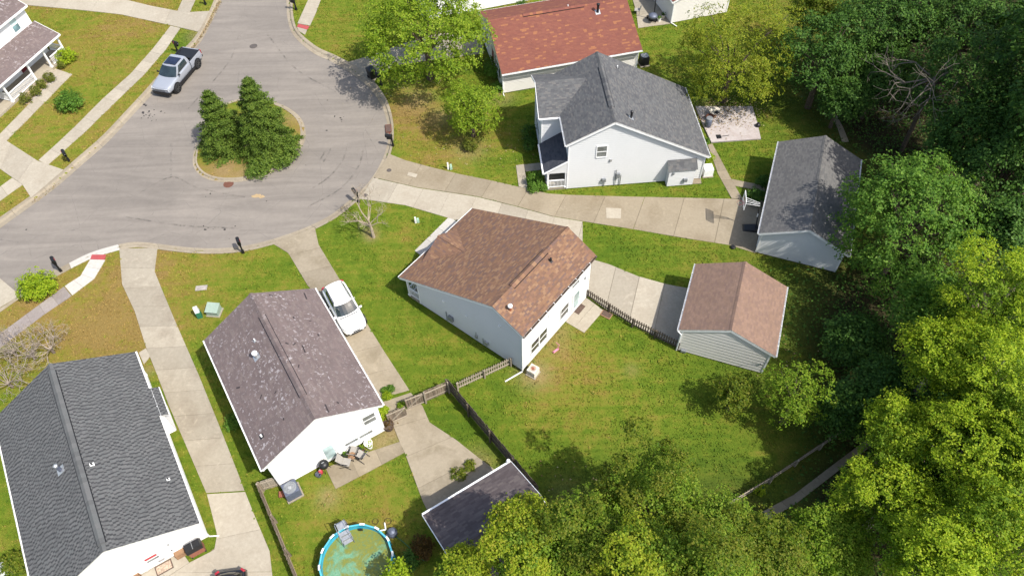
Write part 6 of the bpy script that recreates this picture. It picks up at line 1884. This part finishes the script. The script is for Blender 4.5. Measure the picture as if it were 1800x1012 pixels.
def ac_unit(label, px, py, rz, w, h, mbody, mtop, round_=False, fan='grey_metal', lip=None):
    p = g(px, py)
    r = empty('air_conditioner', label, 'air conditioner', (p.x, p.y, 0), R(rz), 'air conditioners beside the houses')
    mb = MB(); mb.box(-w * .6, w * .6, -w * .6, w * .6, -.05, .07); mb.build('plinth', M['concrete'], r)
    mb = MB()
    if round_: mb.lathe([(w * .5, .07), (w * .5, h)], 24)
    else: mb.box(-w / 2, w / 2, -w / 2, w / 2, .07, h)
    b = mb.build('casing', M[mbody], r)
    for k in range(6):
        z = .15 + (h - .25) * k / 5
        mb = MB()
        if round_: mb.lathe([(w * .512, z), (w * .512, z + .03)], 24)
        else: mb.box(-w * .512, w * .512, -w * .512, w * .512, z, z + .03)
        mb.build('louvre', M[mbody], b)
    mb = MB(); mb.lathe([(w * .46, h), (w * .46, h + .03), (w * .36, h + .035), (w * .34, h + .012)], 24); mb.build('fan_ring', M[mtop], b)
    mb = MB()
    for k in range(10):
        t = math.pi * k / 10; c, s = math.cos(t) * w * .36, math.sin(t) * w * .36
        mb.tube((-c, -s, h + .04), (c, s, h + .04), .008, .008, 4)
    mb.lathe([(w * .13, h + .0), (w * .13, h + .05)], 12); mb.build('fan_guard', M[fan], b)
    return r
ac_unit('large dark grey air conditioner at the fence corner of the purplish roofed house', 516, 866, 30, .85, .85, 'bluegrey', 'grey_metal', fan='galv')
ac_unit('beige air conditioner with rusty grille behind the brown roofed house', 937, 656, -35, .62, .62, 'beige_metal', 'beige_metal', fan='rust_red')
ac_unit('white air conditioner at the corner of the grey roofed house', 1242, 306, 4, .75, .8, 'white_metal', 'white_metal', fan='white_metal')
ac_unit('black air conditioner at the corner of the red roofed house', 1131, 113, 13, .75, .95, 'black_metal', 'grey_metal', fan='grey_metal')
p = g(500, 868)
tag(MB().box(-.3, .3, -.18, .18, -.05, .16).build('step_block', M['brick'], None, False, (p.x, p.y, 0), (0, 0, R(10))), 'brown brick block on the ground left of the dark grey air conditioner', 'block')

# ---------------------------------------------------------------- swimming pool
PX, PY, PR, PH = -9.17, 12.55, 2.04, 1.12
pool = empty('swimming_pool', 'round turquoise above-ground pool with algae covered water', 'pool', (PX, PY, 0))
NP = 14
V_ = [(PR * math.cos(2 * math.pi * (i + .35) / NP), PR * math.sin(2 * math.pi * (i + .35) / NP)) for i in range(NP)]
for i in range(NP):
    a, b = V_[i], V_[(i + 1) % NP]
    mb = MB(); mb.beam((a[0], a[1], PH / 2), (b[0], b[1], PH / 2), .03, PH - .04); mb.build('wall_panel', M['pool_blue'], pool)
    mb = MB(); mb.beam((a[0], a[1], PH + .012), (b[0], b[1], PH + .012), .09, .035)
    mb.build('top_rail', M['pool_rail'] if 'pool_rail' in M else M['pool_blue'], pool)
    t = math.atan2(a[1], a[0])
    mb = MB(); mb.hexa([(-.06, -.15, PH + .03), (.06, -.15, PH + .03), (.06, .15, PH + .03), (-.06, .15, PH + .03), (-.045, -.13, PH + .055), (.045, -.13, PH + .055), (.045, .13, PH + .055), (-.045, .13, PH + .055)])
    mb.build('rail_cap', M['white_metal'], pool, False, (a[0], a[1], 0), (0, 0, t))
    mb = MB(); mb.box(.015, .075, -.07, .07, 0, PH); mb.build('upright', M['pool_blue'], pool, False, (a[0], a[1], 0), (0, 0, t))
mb = MB(); mb.lathe([(PR - .09, PH - .02), (PR - .10, .45), (PR - .16, .40), (.1, .35)], 42, caps=False); mb.build('liner', M['pool_blue'], pool, True)
mb = MB(); n = 42; mb.face([((PR - .105) * math.cos(2 * math.pi * i / n), (PR - .105) * math.sin(2 * math.pi * i / n), .72) for i in range(n)]); mb.build('water', M['pool_water'], pool)
mb = MB(); mb.box(-.12, .12, -.05, .03, .62, .9); mb.build('skimmer', M['black'], pool, False, (.02, PR - .2, 0))
PAVED.append([(PX + 2.1 * math.cos(t), PY + 2.1 * math.sin(t)) for t in [2 * math.pi * k / 20 for k in range(20)]])
t = R(118)
lad = empty('pool_ladder', 'white pool ladder with platform over the pool rim', 'ladder', (PX + PR * math.cos(t), PY + PR * math.sin(t), 0), t - R(90))
mb = MB(); mb.box(-.24, .24, -.06, .34, PH + .12, PH + .17); mb.build('platform', M['galv'], lad)
for s in (-1, 1):
    mb = MB(); mb.tube((s * .27, .42, PH + .12), (s * .3, .62, 0), .03); mb.build('leg', M['galv'], lad)
    mb = MB(); mb.tube((s * .27, -.06, PH + .12), (s * .3, -.75, .6), .025); mb.build('leg', M['galv'], lad)
    mb = MB(); mb.path([(s * .30, .40, PH + .15), (s * .30, .1, PH + .7), (s * .30, -.65, PH + .35), (s * .3, -.95, .55)], .018); mb.build('hand_rail', M['bluegrey'], lad)
for k in range(3):
    mb = MB(); mb.box(-.26, .26, -.38 - k * .22, -.14 - k * .22, PH - .05 - k * .13, PH - .02 - k * .13); mb.build('step', M['galv'], lad)
    mb = MB(); mb.box(-.27, .27, .45 + k * .05, .57 + k * .05, .85 - k * .28, .88 - k * .28); mb.build('step', M['galv'], lad)
p = g(690, 937)
r = empty('pool_pump', 'dark covered pool pump on the grass by the pool', 'pool pump', (p.x, p.y, 0), R(20))
mb = MB(); mb.lathe([(.3, 0), (.3, .25), (.2, .42), (.05, .48)], 14); mb.build('tank', M['bluegrey'], r)
mb = MB(); mb.tube((-.2, 0, .15), (-.7, -.1, .15), .09); mb.build('motor', M['black'], r)
pp = [g(676, 918, .05), g(678, 930, .05), g(668, 932, .3)]
tag(MB().path([tuple(q) for q in pp], .045, 6).build('pool_hose', M['white_metal']), 'short white pool hose lying between the pool and its pump', 'hose')
pts = [g(675, 930, .04), g(700, 945, .04), g(725, 966, .04), g(745, 985, .04)]
tag(MB().path([tuple(q) for q in catmull(pts, 5)], .02, 5).build('garden_hose', M['green_plastic']), 'thin green garden hose running from the pool to the garage', 'hose')
def ring_pts(px, py, r, n=20, z=.03):
    c = g(px, py); return [(c.x + r * math.cos(2 * math.pi * i / n), c.y + r * math.sin(2 * math.pi * i / n), z) for i in range(n + 1)]
tag(MB().path(ring_pts(660, 916, .17), .012, 4).build('wire_ring', M['black']), 'small dark wire ring on the grass nearer the pool', 'ring', group='dark rings on the grass')
tag(MB().path(ring_pts(682, 916, .2), .012, 4).build('wire_ring', M['black']), 'larger dark wire ring on the grass further from the pool', 'ring', group='dark rings on the grass')

# ---------------------------------------------------------------- patio things
def chair(label, px, py, rz):
    p = g(px, py)
    r = empty('folding_chair', label, 'chair', (p.x, p.y, .04), R(rz), 'folding chairs on the patio')
    mb = MB(); mb.hexa([(-.26, -.25, .40), (.26, -.25, .40), (.26, .27, .44), (-.26, .27, .44), (-.26, -.25, .42), (.26, -.25, .42), (.26, .27, .46), (-.26, .27, .46)]); mb.build('seat', M['sling'], r)
    mb = MB(); mb.hexa([(-.26, -.27, .44), (.26, -.27, .44), (.26, -.25, .44), (-.26, -.25, .44), (-.26, -.52, .98), (.26, -.52, .98), (.26, -.50, .98), (-.26, -.50, .98)]); mb.build('backrest', M['sling'], r)
    for s in (-1, 1):
        mb = MB(); mb.tube((s * .28, -.53, 1.0), (s * .28, .32, 0), .018); mb.build('leg', M['black_metal'], r)
        mb = MB(); mb.tube((s * .29, .28, .46), (s * .29, -.42, 0), .018); mb.build('leg', M['black_metal'], r)
        mb = MB(); mb.path([(s * .29, -.36, .66), (s * .29, .2, .64)], .025); mb.build('armrest', M['black_metal'], r)
    return r
chair('grey sling folding chair nearest the kettle grill', 611, 817, -100)
chair('grey sling folding chair at the right beside the small tables', 636, 804, 60)
chair('folding chair close against the house wall behind the other two', 625, 797, -10)
def small_table(label, px, py, s, h, m, n=4):
    p = g(px, py)
    r = empty('side_table', label, 'table', (p.x, p.y, .04), R(20), 'small patio tables')
    mb = MB(); mb.lathe([(s, h - .03), (s, h)], 14); mb.build('top', M[m], r)
    for k in range(n):
        t = 2 * math.pi * k / n; mb = MB(); mb.tube((s * .7 * math.cos(t), s * .7 * math.sin(t), h - .03), (s * .8 * math.cos(t), s * .8 * math.sin(t), 0), .015); mb.build('leg', M['black_metal'], r)
small_table('small round wooden table between the folding chairs', 621, 806, .25, .45, 'wood_brown')
small_table('low pale round table near the window of the purplish roofed house', 649, 783, .28, .4, 'white_metal')
def pot(label, px, py, rr_, h, m, plant=None, seed=1):
    p = g(px, py)
    r = empty('plant_pot', label, 'plant pot', (p.x, p.y, .03), 0, 'plant pots')
    mb = MB(); mb.lathe([(rr_ * .75, 0), (rr_, h), (rr_ * .88, h), (rr_ * .8, h - .06)], 16); mb.build('pot', M[m], r)
    mb = MB(); mb.lathe([(rr_ * .85, h - .08), (rr_ * .85, h - .05)], 14); mb.build('soil', M['bark'], r)
    if plant:
        rg = np.random.default_rng(seed); k = 60
        P = rg.normal(0, rr_ * .5, (k, 3)); P[:, 2] = h + np.abs(P[:, 2])
        V = leaf_quads(rg, P, np.array([0, 0, 1.]) + rg.normal(0, .5, (k, 3)), .12)
        link('plant', fast_mesh('plant', V.reshape(-1, 3), np.arange(k * 4).reshape(k, 4), M[plant]), r)
pot('large dark round tub at the house corner by the gate', 684, 752, .38, .5, 'mat_brown', 'leaf_rust', 3)
pot('small green plant pot by the wall beside the chairs', 607, 800, .14, .2, 'black', 'leaf_mid', 4)
pot('terracotta pot with wilted plant near the window', 638, 790, .16, .25, 'terracotta', 'leaf_green', 5)
pot('white planter with a yellow plant at the right end of the chairs', 651, 786, .2, .3, 'white_metal', 'leaf_yellow', 6)
p = g(574, 825)
r = empty('kettle_grill', 'black round kettle grill on the patio corner by the wall', 'grill', (p.x, p.y, .03), R(30))
mb = MB(); mb.lathe([(.1, .45), (.25, .55), (.31, .72), (.3, .76)], 18); mb.build('bowl', M['black'], r, True)
mb = MB(); mb.lathe([(.31, .765), (.29, .86), (.2, .95), (.05, 1.0)], 18); l_ = mb.build('lid', M['black'], r, True)
mb = MB(); mb.box(-.08, .08, -.02, .02, 1.0, 1.05); mb.build('handle', M['galv'], l_)
for k in range(3):
    t = 2 * math.pi * k / 3; mb = MB(); mb.tube((.15 * math.cos(t), .15 * math.sin(t), .55), (.3 * math.cos(t), .3 * math.sin(t), 0), .015); mb.build('leg', M['black_metal'], r)
p = g(565, 831)
r = empty('gas_bottle', 'red gas bottle beside the kettle grill', 'gas bottle', (p.x, p.y, .0))
mb = MB(); mb.lathe([(.1, 0), (.13, .05), (.13, .35), (.08, .43), (.03, .47)], 12); mb.build('tank', M['red_paint'], r, True)
mb = MB(); mb.lathe([(.04, .47), (.04, .52)], 8); mb.build('valve', M['galv'], r)
p = g(561, 836)
r = empty('bucket', 'small dark bucket on the grass left of the grill', 'bucket', (p.x, p.y, 0))
mb = MB(); mb.lathe([(.14, 0), (.18, .3), (.165, .3), (.15, .06)], 14); mb.build('pail', M['bluegrey'], r)
mb = MB(); mb.path([(.18 * math.cos(t), .02, .3 + .1 * math.sin(t)) for t in [math.pi * k / 8 for k in range(9)]], .006, 4); mb.build('handle', M['galv'], r)
def doormat(label, px, py, w, l, rz, m, border):
    p = g(px, py)
    r = empty('doormat', label, 'doormat', (p.x, p.y, .045), R(rz), 'doormats')
    mb = MB(); mb.box(-l / 2, l / 2, -w / 2, w / 2, -.005, .012); mb.build('border', M[border], r)
    mb = MB(); mb.box(-l / 2 + .06, l / 2 - .06, -w / 2 + .06, w / 2 - .06, .012, .018); mb.build('field', M[m], r)
M['rug'] = simple('patterned_rug', (0.36, 0.27, 0.2), .95, var=.5, scale=9)
doormat('patterned tan doormat with brown border behind the charcoal roofed house', 289, 997, .6, .95, 31, 'rug', 'mat_brown')
doormat('dark brown doormat at the patio door of the brown roofed house', 1018, 543, .5, .9, 52, 'mat_brown', 'mat_brown')
doormat('second brown mat lying at the foot of the picket fence', 1066, 553, .55, .8, -35, 'mat_brown', 'wood_brown')
def planter_box(label, px, py, s, h, rz):
    p = g(px, py)
    r = empty('wooden_planter', label, 'planter', (p.x, p.y, .04), R(rz), 'wooden planters by the back wall')
    for k in range(4):
        mb = MB(); mb.box(-s, s, -s, -s + .03, 0, h); mb.build('side_board', M['wood_brown'], r, rot=(0, 0, math.pi / 2 * k))
    mb = MB(); mb.box(-s + .03, s - .03, -s + .03, s - .03, 0, h - .04); mb.build('fill', M['wood_brown'], r)
planter_box('square brown wooden planter left of the dark barbecue', 319, 972, .28, .45, 31)
planter_box('square brown wooden planter cut by the bottom edge', 239, 1010, .28, .45, 31)
p = g(349, 968)
r = empty('barbecue', 'dark covered barbecue with reddish wood side at the house corner', 'barbecue', (p.x, p.y, .0), R(-150))
mb = MB(); mb.box(-.42, .42, -.25, .25, .1, .75); mb.build('cabinet', M['brick'], r)
mb = MB(); mb.hexa([(-.46, -.32, .75), (.46, -.32, .75), (.46, .32, .75), (-.46, .32, .75), (-.42, -.2, 1.1), (.42, -.2, 1.1), (.42, .25, 1.12), (-.42, .25, 1.12)]); hd = mb.build('hood', M['black_metal'], r)
mb = MB(); mb.tube((-.3, -.33, .92), (.3, -.33, .92), .02); mb.build('handle', M['galv'], hd)
mb = MB(); mb.box(-.01, .01, -.2, .26, 1.1, 1.13); mb.build('seam', M['galv'], hd)
for sx in (-1, 1):
    mb = MB(); mb.tube((sx * .36, .2, .1), (sx * .42, .2, .1), .1, .1, 12); mb.build('wheel', M['rubber'], r)
p = g(8, 1003)
r = empty('lawn_box', 'white lidded box at the bottom left corner', 'box', (p.x, p.y, 0), R(30))
mb = MB(); mb.box(-.4, .4, -.3, .3, 0, .5); mb.build('body', M['white_metal'], r); mb = MB(); mb.hexa([(-.43, -.33, .5), (.43, -.33, .5), (.43, .33, .5), (-.43, .33, .5), (-.38, -.28, .58), (.38, -.28, .58), (.38, .28, .58), (-.38, .28, .58)]); mb.build('lid', M['white_metal'], r)
p = g(977, 617)
r = empty('toy_scooter', 'small pink toy lying on the lawn behind the brown roofed house', 'toy', (p.x, p.y, 0), R(40))
mb = MB(); mb.box(-.25, .25, -.07, .07, .06, .10); mb.build('deck', M['pink'], r)
mb = MB(); mb.tube((.22, 0, .1), (.28, .1, .5), .02); mb.tube((.28, -.08, .5), (.28, .28, .5), .02); mb.build('handlebar', M['pink'], r)
for q in (-.2, .22):
    mb = MB(); mb.tube((q, -.02, .06), (q, .02, .06), .06, .06, 12); mb.build('wheel', M['black'], r)

# --- pink patio: fire pit, bin, chairs, shovel
zp = .14
p = g(1233, 227)
r = empty('barrel', 'dark grey barrel standing on the pink patio next to the house', 'barrel', (p.x + .55, p.y + .2, zp))
mb = MB(); mb.lathe([(.26, 0), (.29, .3), (.29, .55), (.26, .85)], 16); mb.build('body', M['bluegrey'], r, True)
mb = MB(); mb.lathe([(.28, .85), (.28, .89), (.22, .91)], 16); mb.build('lid', M['grey_metal'], r)
p = g(1246, 212)
r = empty('fire_pit', 'rusty round fire bowl on the pink patio', 'fire pit', (p.x, p.y, zp))
mb = MB(); mb.lathe([(.1, .12), (.32, .22), (.36, .32), (.33, .32), (.28, .22)], 18); mb.build('bowl', M['rustiron'], r)
for k in range(3):
    t = 2 * math.pi * k / 3; mb = MB(); mb.tube((.25 * math.cos(t), .25 * math.sin(t), .2), (.32 * math.cos(t), .32 * math.sin(t), 0), .02); mb.build('leg', M['black_metal'], r)
tag(MB().path(ring_pts(1240, 212, .33, z=zp + .03), .02, 5).build('wire_hoop', M['rustiron']), 'thin rusty hoop lying beside the fire bowl', 'hoop')
p = g(1254, 205)
r = empty('papasan_chair', 'cream round chair with dark cushion on the pink patio', 'chair', (p.x, p.y, zp), R(-60))
mb = MB(); mb.lathe([(.2, .25), (.45, .42), (.5, .55), (.42, .46)], 18); mb.build('seat', M['beige_metal'], r, True)
mb = MB(); mb.lathe([(.25, 0), (.18, .25)], 12); mb.build('base', M['wood_brown'], r)
mb = MB(); mb.box(.1, .4, -.15, .15, .45, .55); mb.build('cushion', M['black'], r)
p = g(1263, 243)
r = empty('shovel', 'flat black shovel lying on the pink patio', 'shovel', (p.x, p.y, zp + .01), R(3))
mb = MB(); mb.hexa([(-.2, -.23, 0), (.18, -.2, 0), (.18, .22, 0), (-.2, .25, 0), (-.2, -.23, .03), (.18, -.2, .05), (.18, .22, .05), (-.2, .25, .03)]); mb.build('blade', M['black'], r)
mb = MB(); mb.tube((.18, 0, .04), (.9, .05, .06), .02); mb.build('handle', M['black'], r)
p = g(1331, 224)
r = empty('garden_sack', 'small black sack at the far edge of the pink patio', 'sack', (p.x, p.y, zp))
mb = MB(); mb.lathe([(.2, 0), (.24, .12), (.15, .24), (.04, .3)], 10); mb.build('body', M['black'], r, True); mb = MB(); mb.lathe([(.06, .28), (.09, .36)], 8); mb.build('neck', M['black'], r)

# --- things beside the white garage at the top
p = g(1146, 40)
r = empty('grill_cart', 'grey domed grill among clutter beside the top garage', 'grill', (p.x, p.y, .03), R(10))
mb = MB(); mb.lathe([(.15, .45), (.42, .6), (.46, .72), (.4, .85), (.1, .95)], 16); mb.build('drum', M['bluegrey'], r, True)
for k in range(4):
    t = math.pi / 2 * k + .7; mb = MB(); mb.tube((.3 * math.cos(t), .3 * math.sin(t), .55), (.35 * math.cos(t), .35 * math.sin(t), 0), .02); mb.build('leg', M['black_metal'], r)
pot('white pot in the clutter beside the top garage', 1158, 38, .2, .35, 'white_metal', 'leaf_mid', 8)
pot('pale pot nearest the wall of the top garage', 1165, 33, .22, .4, 'beige_metal', 'leaf_dark', 9)
pot('small dark pot left of the grey domed grill', 1138, 33, .14, .25, 'black')
p = g(1119, 24)
r = empty('lawn_chair', 'pale lawn chair on the driveway beside the red roof', 'chair', (p.x, p.y, .03), R(80))
mb = MB(); mb.box(-.25, .25, -.25, .25, .38, .42); mb.build('seat', M['sling'], r)
mb = MB(); mb.hexa([(-.25, -.27, .42), (.25, -.27, .42), (.25, -.25, .42), (-.25, -.25, .42), (-.25, -.4, .9), (.25, -.4, .9), (.25, -.38, .9), (-.25, -.38, .9)]); mb.build('backrest', M['sling'], r)
for sx in (-1, 1):
    for sy in (-1, 1):
        mb = MB(); mb.tube((sx * .22, sy * .22, .38), (sx * .24, sy * .26, 0), .018); mb.build('leg', M['black_metal'], r)
p = g(1148, 36)
r = empty('basketball_pole', 'black pole stand at the top edge beside the top garage', 'basketball hoop', (p.x, p.y, .03), R(-30), 'basketball hoops')
mb = MB(); mb.box(-.4, .4, -.3, .3, 0, .15); mb.build('base', M['black'], r)
mb = MB(); mb.tube((0, .1, .1), (.0, -.2, 3.0), .05); mb.build('pole', M['black_metal'], r)
mb = MB(); mb.box(-.55, .55, -.62, -.6, 2.7, 3.4); mb.build('backboard', M['white_metal'], r)
mb = MB(); mb.tube((0, -.2, 3.0), (0, -.6, 3.05), .04); mb.build('arm', M['black_metal'], r)

# --- basketball hoop on the tan driveway
p = g(1322, 402)
r = empty('basketball_hoop', 'portable basketball hoop with clear backboard on the tan driveway', 'basketball hoop', (p.x, p.y, .035), 0, 'basketball hoops')
q = g(1309, 353, 2.95)
d2 = Vector((q.x - p.x, q.y - p.y, 0)); r.rotation_euler.z = math.atan2(-d2.x, d2.y); F_ = d2.length
mb = MB(); mb.hexa([(-.42, -.45, 0), (.42, -.45, 0), (.36, .75, 0), (-.36, .75, 0), (-.34, -.38, .2), (.34, -.38, .2), (.28, .65, .1), (-.28, .65, .1)]); mb.build('base', M['black'], r)
mb = MB(); mb.tube((0, -.25, .15), (0, -.05, 1.6), .05); mb.tube((0, -.05, 1.6), (0, .1, 2.7), .045); mb.build('pole', M['black_metal'], r)
mb = MB(); mb.tube((0, -.06, 1.35), (0, -.03, 1.7), .056); mb.build('pole_label', M['white_metal'], r)
for s in (-1, 1):
    mb = MB(); mb.tube((s * .06, .05, 2.55), (s * .12, F_ - .03, 2.75), .02); mb.tube((s * .06, .09, 2.75), (s * .12, F_ - .03, 3.15), .02); mb.build('arm', M['galv'], r)
bb = empty_part('backboard', r, (0, F_, 2.98))
# clear sheet in a pale frame
mb = MB(); mb.box(-.58, .58, 0, .02, -.40, .40); mb.build('sheet', M['board_clear'], bb)
mb = MB()
for s in (-1, 1): mb.box(s * .6 - .025, s * .6 + .025, -.005, .035, -.42, .42)
for z in (-.41, .41): mb.box(-.575, .575, -.005, .035, z - .025, z + .025)
mb.build('frame', M['white_metal'], bb)
mb = MB()
for s in (-1, 1): mb.box(s * .24 - .02, s * .24 + .02, .02, .026, -.3, .08)
for z in (-.3, .08): mb.box(-.22, .22, .02, .026, z - .02, z + .02)
mb.build('target_square', M['red_paint'], bb)
mb = MB(); mb.path([(.225 * math.cos(2 * math.pi * k / 18), F_ + .28 + .225 * math.sin(2 * math.pi * k / 18), 2.68) for k in range(19)], .012, 5); mb.build('rim', M['red_paint'], r)
mb = MB()
for k in range(12):
    t = 2 * math.pi * k / 12; mb.tube((.22 * math.cos(t), F_ + .28 + .22 * math.sin(t), 2.67), (.14 * math.cos(t + .3), F_ + .28 + .14 * math.sin(t + .3), 2.32), .006, .006, 3)
nt_ = mb.build('net', M['white_metal'], r)
p = g(1288, 436)
tag(MB().lathe([(.16, 0), (.2, .12), (.12, .2)], 12).build('round_pot', M['black'], None, False, (p.x, p.y, .03)), 'small dark round object at the lower driveway edge by the garage', 'pot')

# --- edging stones along the porch flower bed
stm = MB().lathe([(.12, -.03), (.14, .05), (.07, .11)], 7).mesh('edging_stone', M['stone'])
rs_ = random.Random(4)
for k in range(15):
    q = g(101 - k * 3.1 + rs_.uniform(-1, 1), 137 + k * 2.9 + rs_.uniform(-1, 1))
    o = link('edging_stone', stm, None, (q.x, q.y, .02), (0, 0, rs_.uniform(0, 6)))
    o.scale = (rs_.uniform(.7, 1.2), rs_.uniform(.7, 1.2), 1)
    tag(o, 'rounded fieldstone edging the porch flower bed', 'stone', 'edging stones of the porch bed')

# ---------------------------------------------------------------- ground sheet, built last so that it knows every footprint
def axis(lo, hi, step, far):
    mid = np.arange(lo, hi + step / 2, step)
    out = [step * 2 ** i for i in range(1, 12)]
    ext = np.cumsum(out); ext = ext[ext < far]
    return np.concatenate([(lo - ext)[::-1], mid, hi + ext])
gx = axis(-60, 60, .3, 700); gy = axis(8, 80, .3, 700)
X, Y = np.meshgrid(gx, gy)
x, y = X.ravel(), Y.ravel()
midp = [(p.x, p.y) for p in road_mid]
inr = inside(x, y, midp)
isl = inside(x, y, [(p.x, p.y) for p in [a.lerp(b, .5) for a, b in zip(I_in, I_out)]])
z = np.where(inr & ~isl, -0.22, 0.0)
z = np.where(isl, .03, z)
lump = .015 * np.sin(x * 1.3 + 2 * np.sin(y * .7)) + .012 * np.sin(y * 1.9 + x * .6)
z = np.where(inr, z, z + lump - .015)
dry, litter, bare = lawn_fields(x, y)
nx, ny = len(gx), len(gy)
ii = np.arange(nx * ny).reshape(ny, nx)
quads = np.stack([ii[:-1, :-1].ravel(), ii[:-1, 1:].ravel(), ii[1:, 1:].ravel(), ii[1:, :-1].ravel()], 1)
me = fast_mesh('ground', np.stack([x, y, z], 1), quads, M['lawn'], {'dry': dry, 'litter': litter, 'bare': bare}, smooth=True)
tag(link('ground', me), 'mottled green and straw coloured lawns around the houses', 'lawn', kind='structure')

rng = np.random.default_rng(5)
def scatter(n, margin=0.0):
    """random points on open ground inside the picture's footprint"""
    px = rng.uniform(-40, 1840, n); u = rng.uniform(0, 1, n)
    xs = rng.uniform(-56, 56, n); ys = 10 + 66 * u
    ok = np.abs(xs) < (30 + (ys - 10) * .42)
    xs, ys = xs[ok], ys[ok]
    keep = ~inside(xs, ys, ROADP)
    keep |= inside(xs, ys, ISLANDP)
    for pl in PAVED[1:]:
        keep &= ~inside(xs, ys, pl)
    return xs[keep], ys[keep]
xs, ys = scatter(520000)
n = len(xs)
d, l, b = lawn_fields(xs, ys)
keep = rng.uniform(0, 1, n) > (b * .75 + l * .5)
xs, ys, d, l, b = xs[keep], ys[keep], d[keep], l[keep], b[keep]
n = len(xs)
ang = rng.uniform(0, 2 * np.pi, n); w = rng.uniform(.03, .075, n); h = rng.uniform(.03, .085, n)
lean = rng.uniform(.01, .07, n); la = rng.uniform(0, 2 * np.pi, n)
ca, sa = np.cos(ang), np.sin(ang)
V = np.empty((n, 3, 3), np.float32)
V[:, 0] = np.stack([xs - ca * w, ys - sa * w, np.full(n, -.01)], 1)
V[:, 1] = np.stack([xs + ca * w, ys + sa * w, np.full(n, -.01)], 1)
V[:, 2] = np.stack([xs + np.cos(la) * lean, ys + np.sin(la) * lean, h], 1)
me = fast_mesh('grass', V.reshape(-1, 3), np.arange(n * 3).reshape(n, 3), M['tuft'], {'dry': np.repeat(d, 3), 'litter': np.repeat(l, 3), 'bare': np.repeat(b, 3)})
tag(link('grass', me), 'short uneven grass blades growing over the lawns', 'grass', kind='stuff')

# coarser weedy clumps
xs, ys = scatter(60000)
n = len(xs)
d, l, b = lawn_fields(xs, ys)
cl = np.sin(xs * 1.7 + 3 * np.sin(ys * .9)) * np.sin(ys * 2.1 + 2 * np.sin(xs * .6))
kp = (cl + rng.normal(0, .5, n) > .85) & (l < .6)
xs, ys, d, l, b = xs[kp], ys[kp], d[kp], l[kp], b[kp]
k = 4
n = len(xs)
P = np.stack([np.repeat(xs, k) + rng.normal(0, .07, n * k), np.repeat(ys, k) + rng.normal(0, .07, n * k), rng.uniform(.03, .08, n * k)], 1)
V = leaf_quads(np.random.default_rng(6), P, np.array([0, 0, 1.]) + rng.normal(0, .45, (n * k, 3)), .12)
d4 = np.repeat(np.clip(d + rng.normal(-.12, .22, n), 0, 1), k * 4)
me = fast_mesh('clover', V.reshape(-1, 3), np.arange(n * k * 4).reshape(n * k, 4), M['tuft'], {'dry': d4, 'litter': np.repeat(l, k * 4), 'bare': np.repeat(b * .3, k * 4)})
tag(link('clover', me), 'low clover and weed clumps dotted through the lawns', 'weeds', kind='stuff')
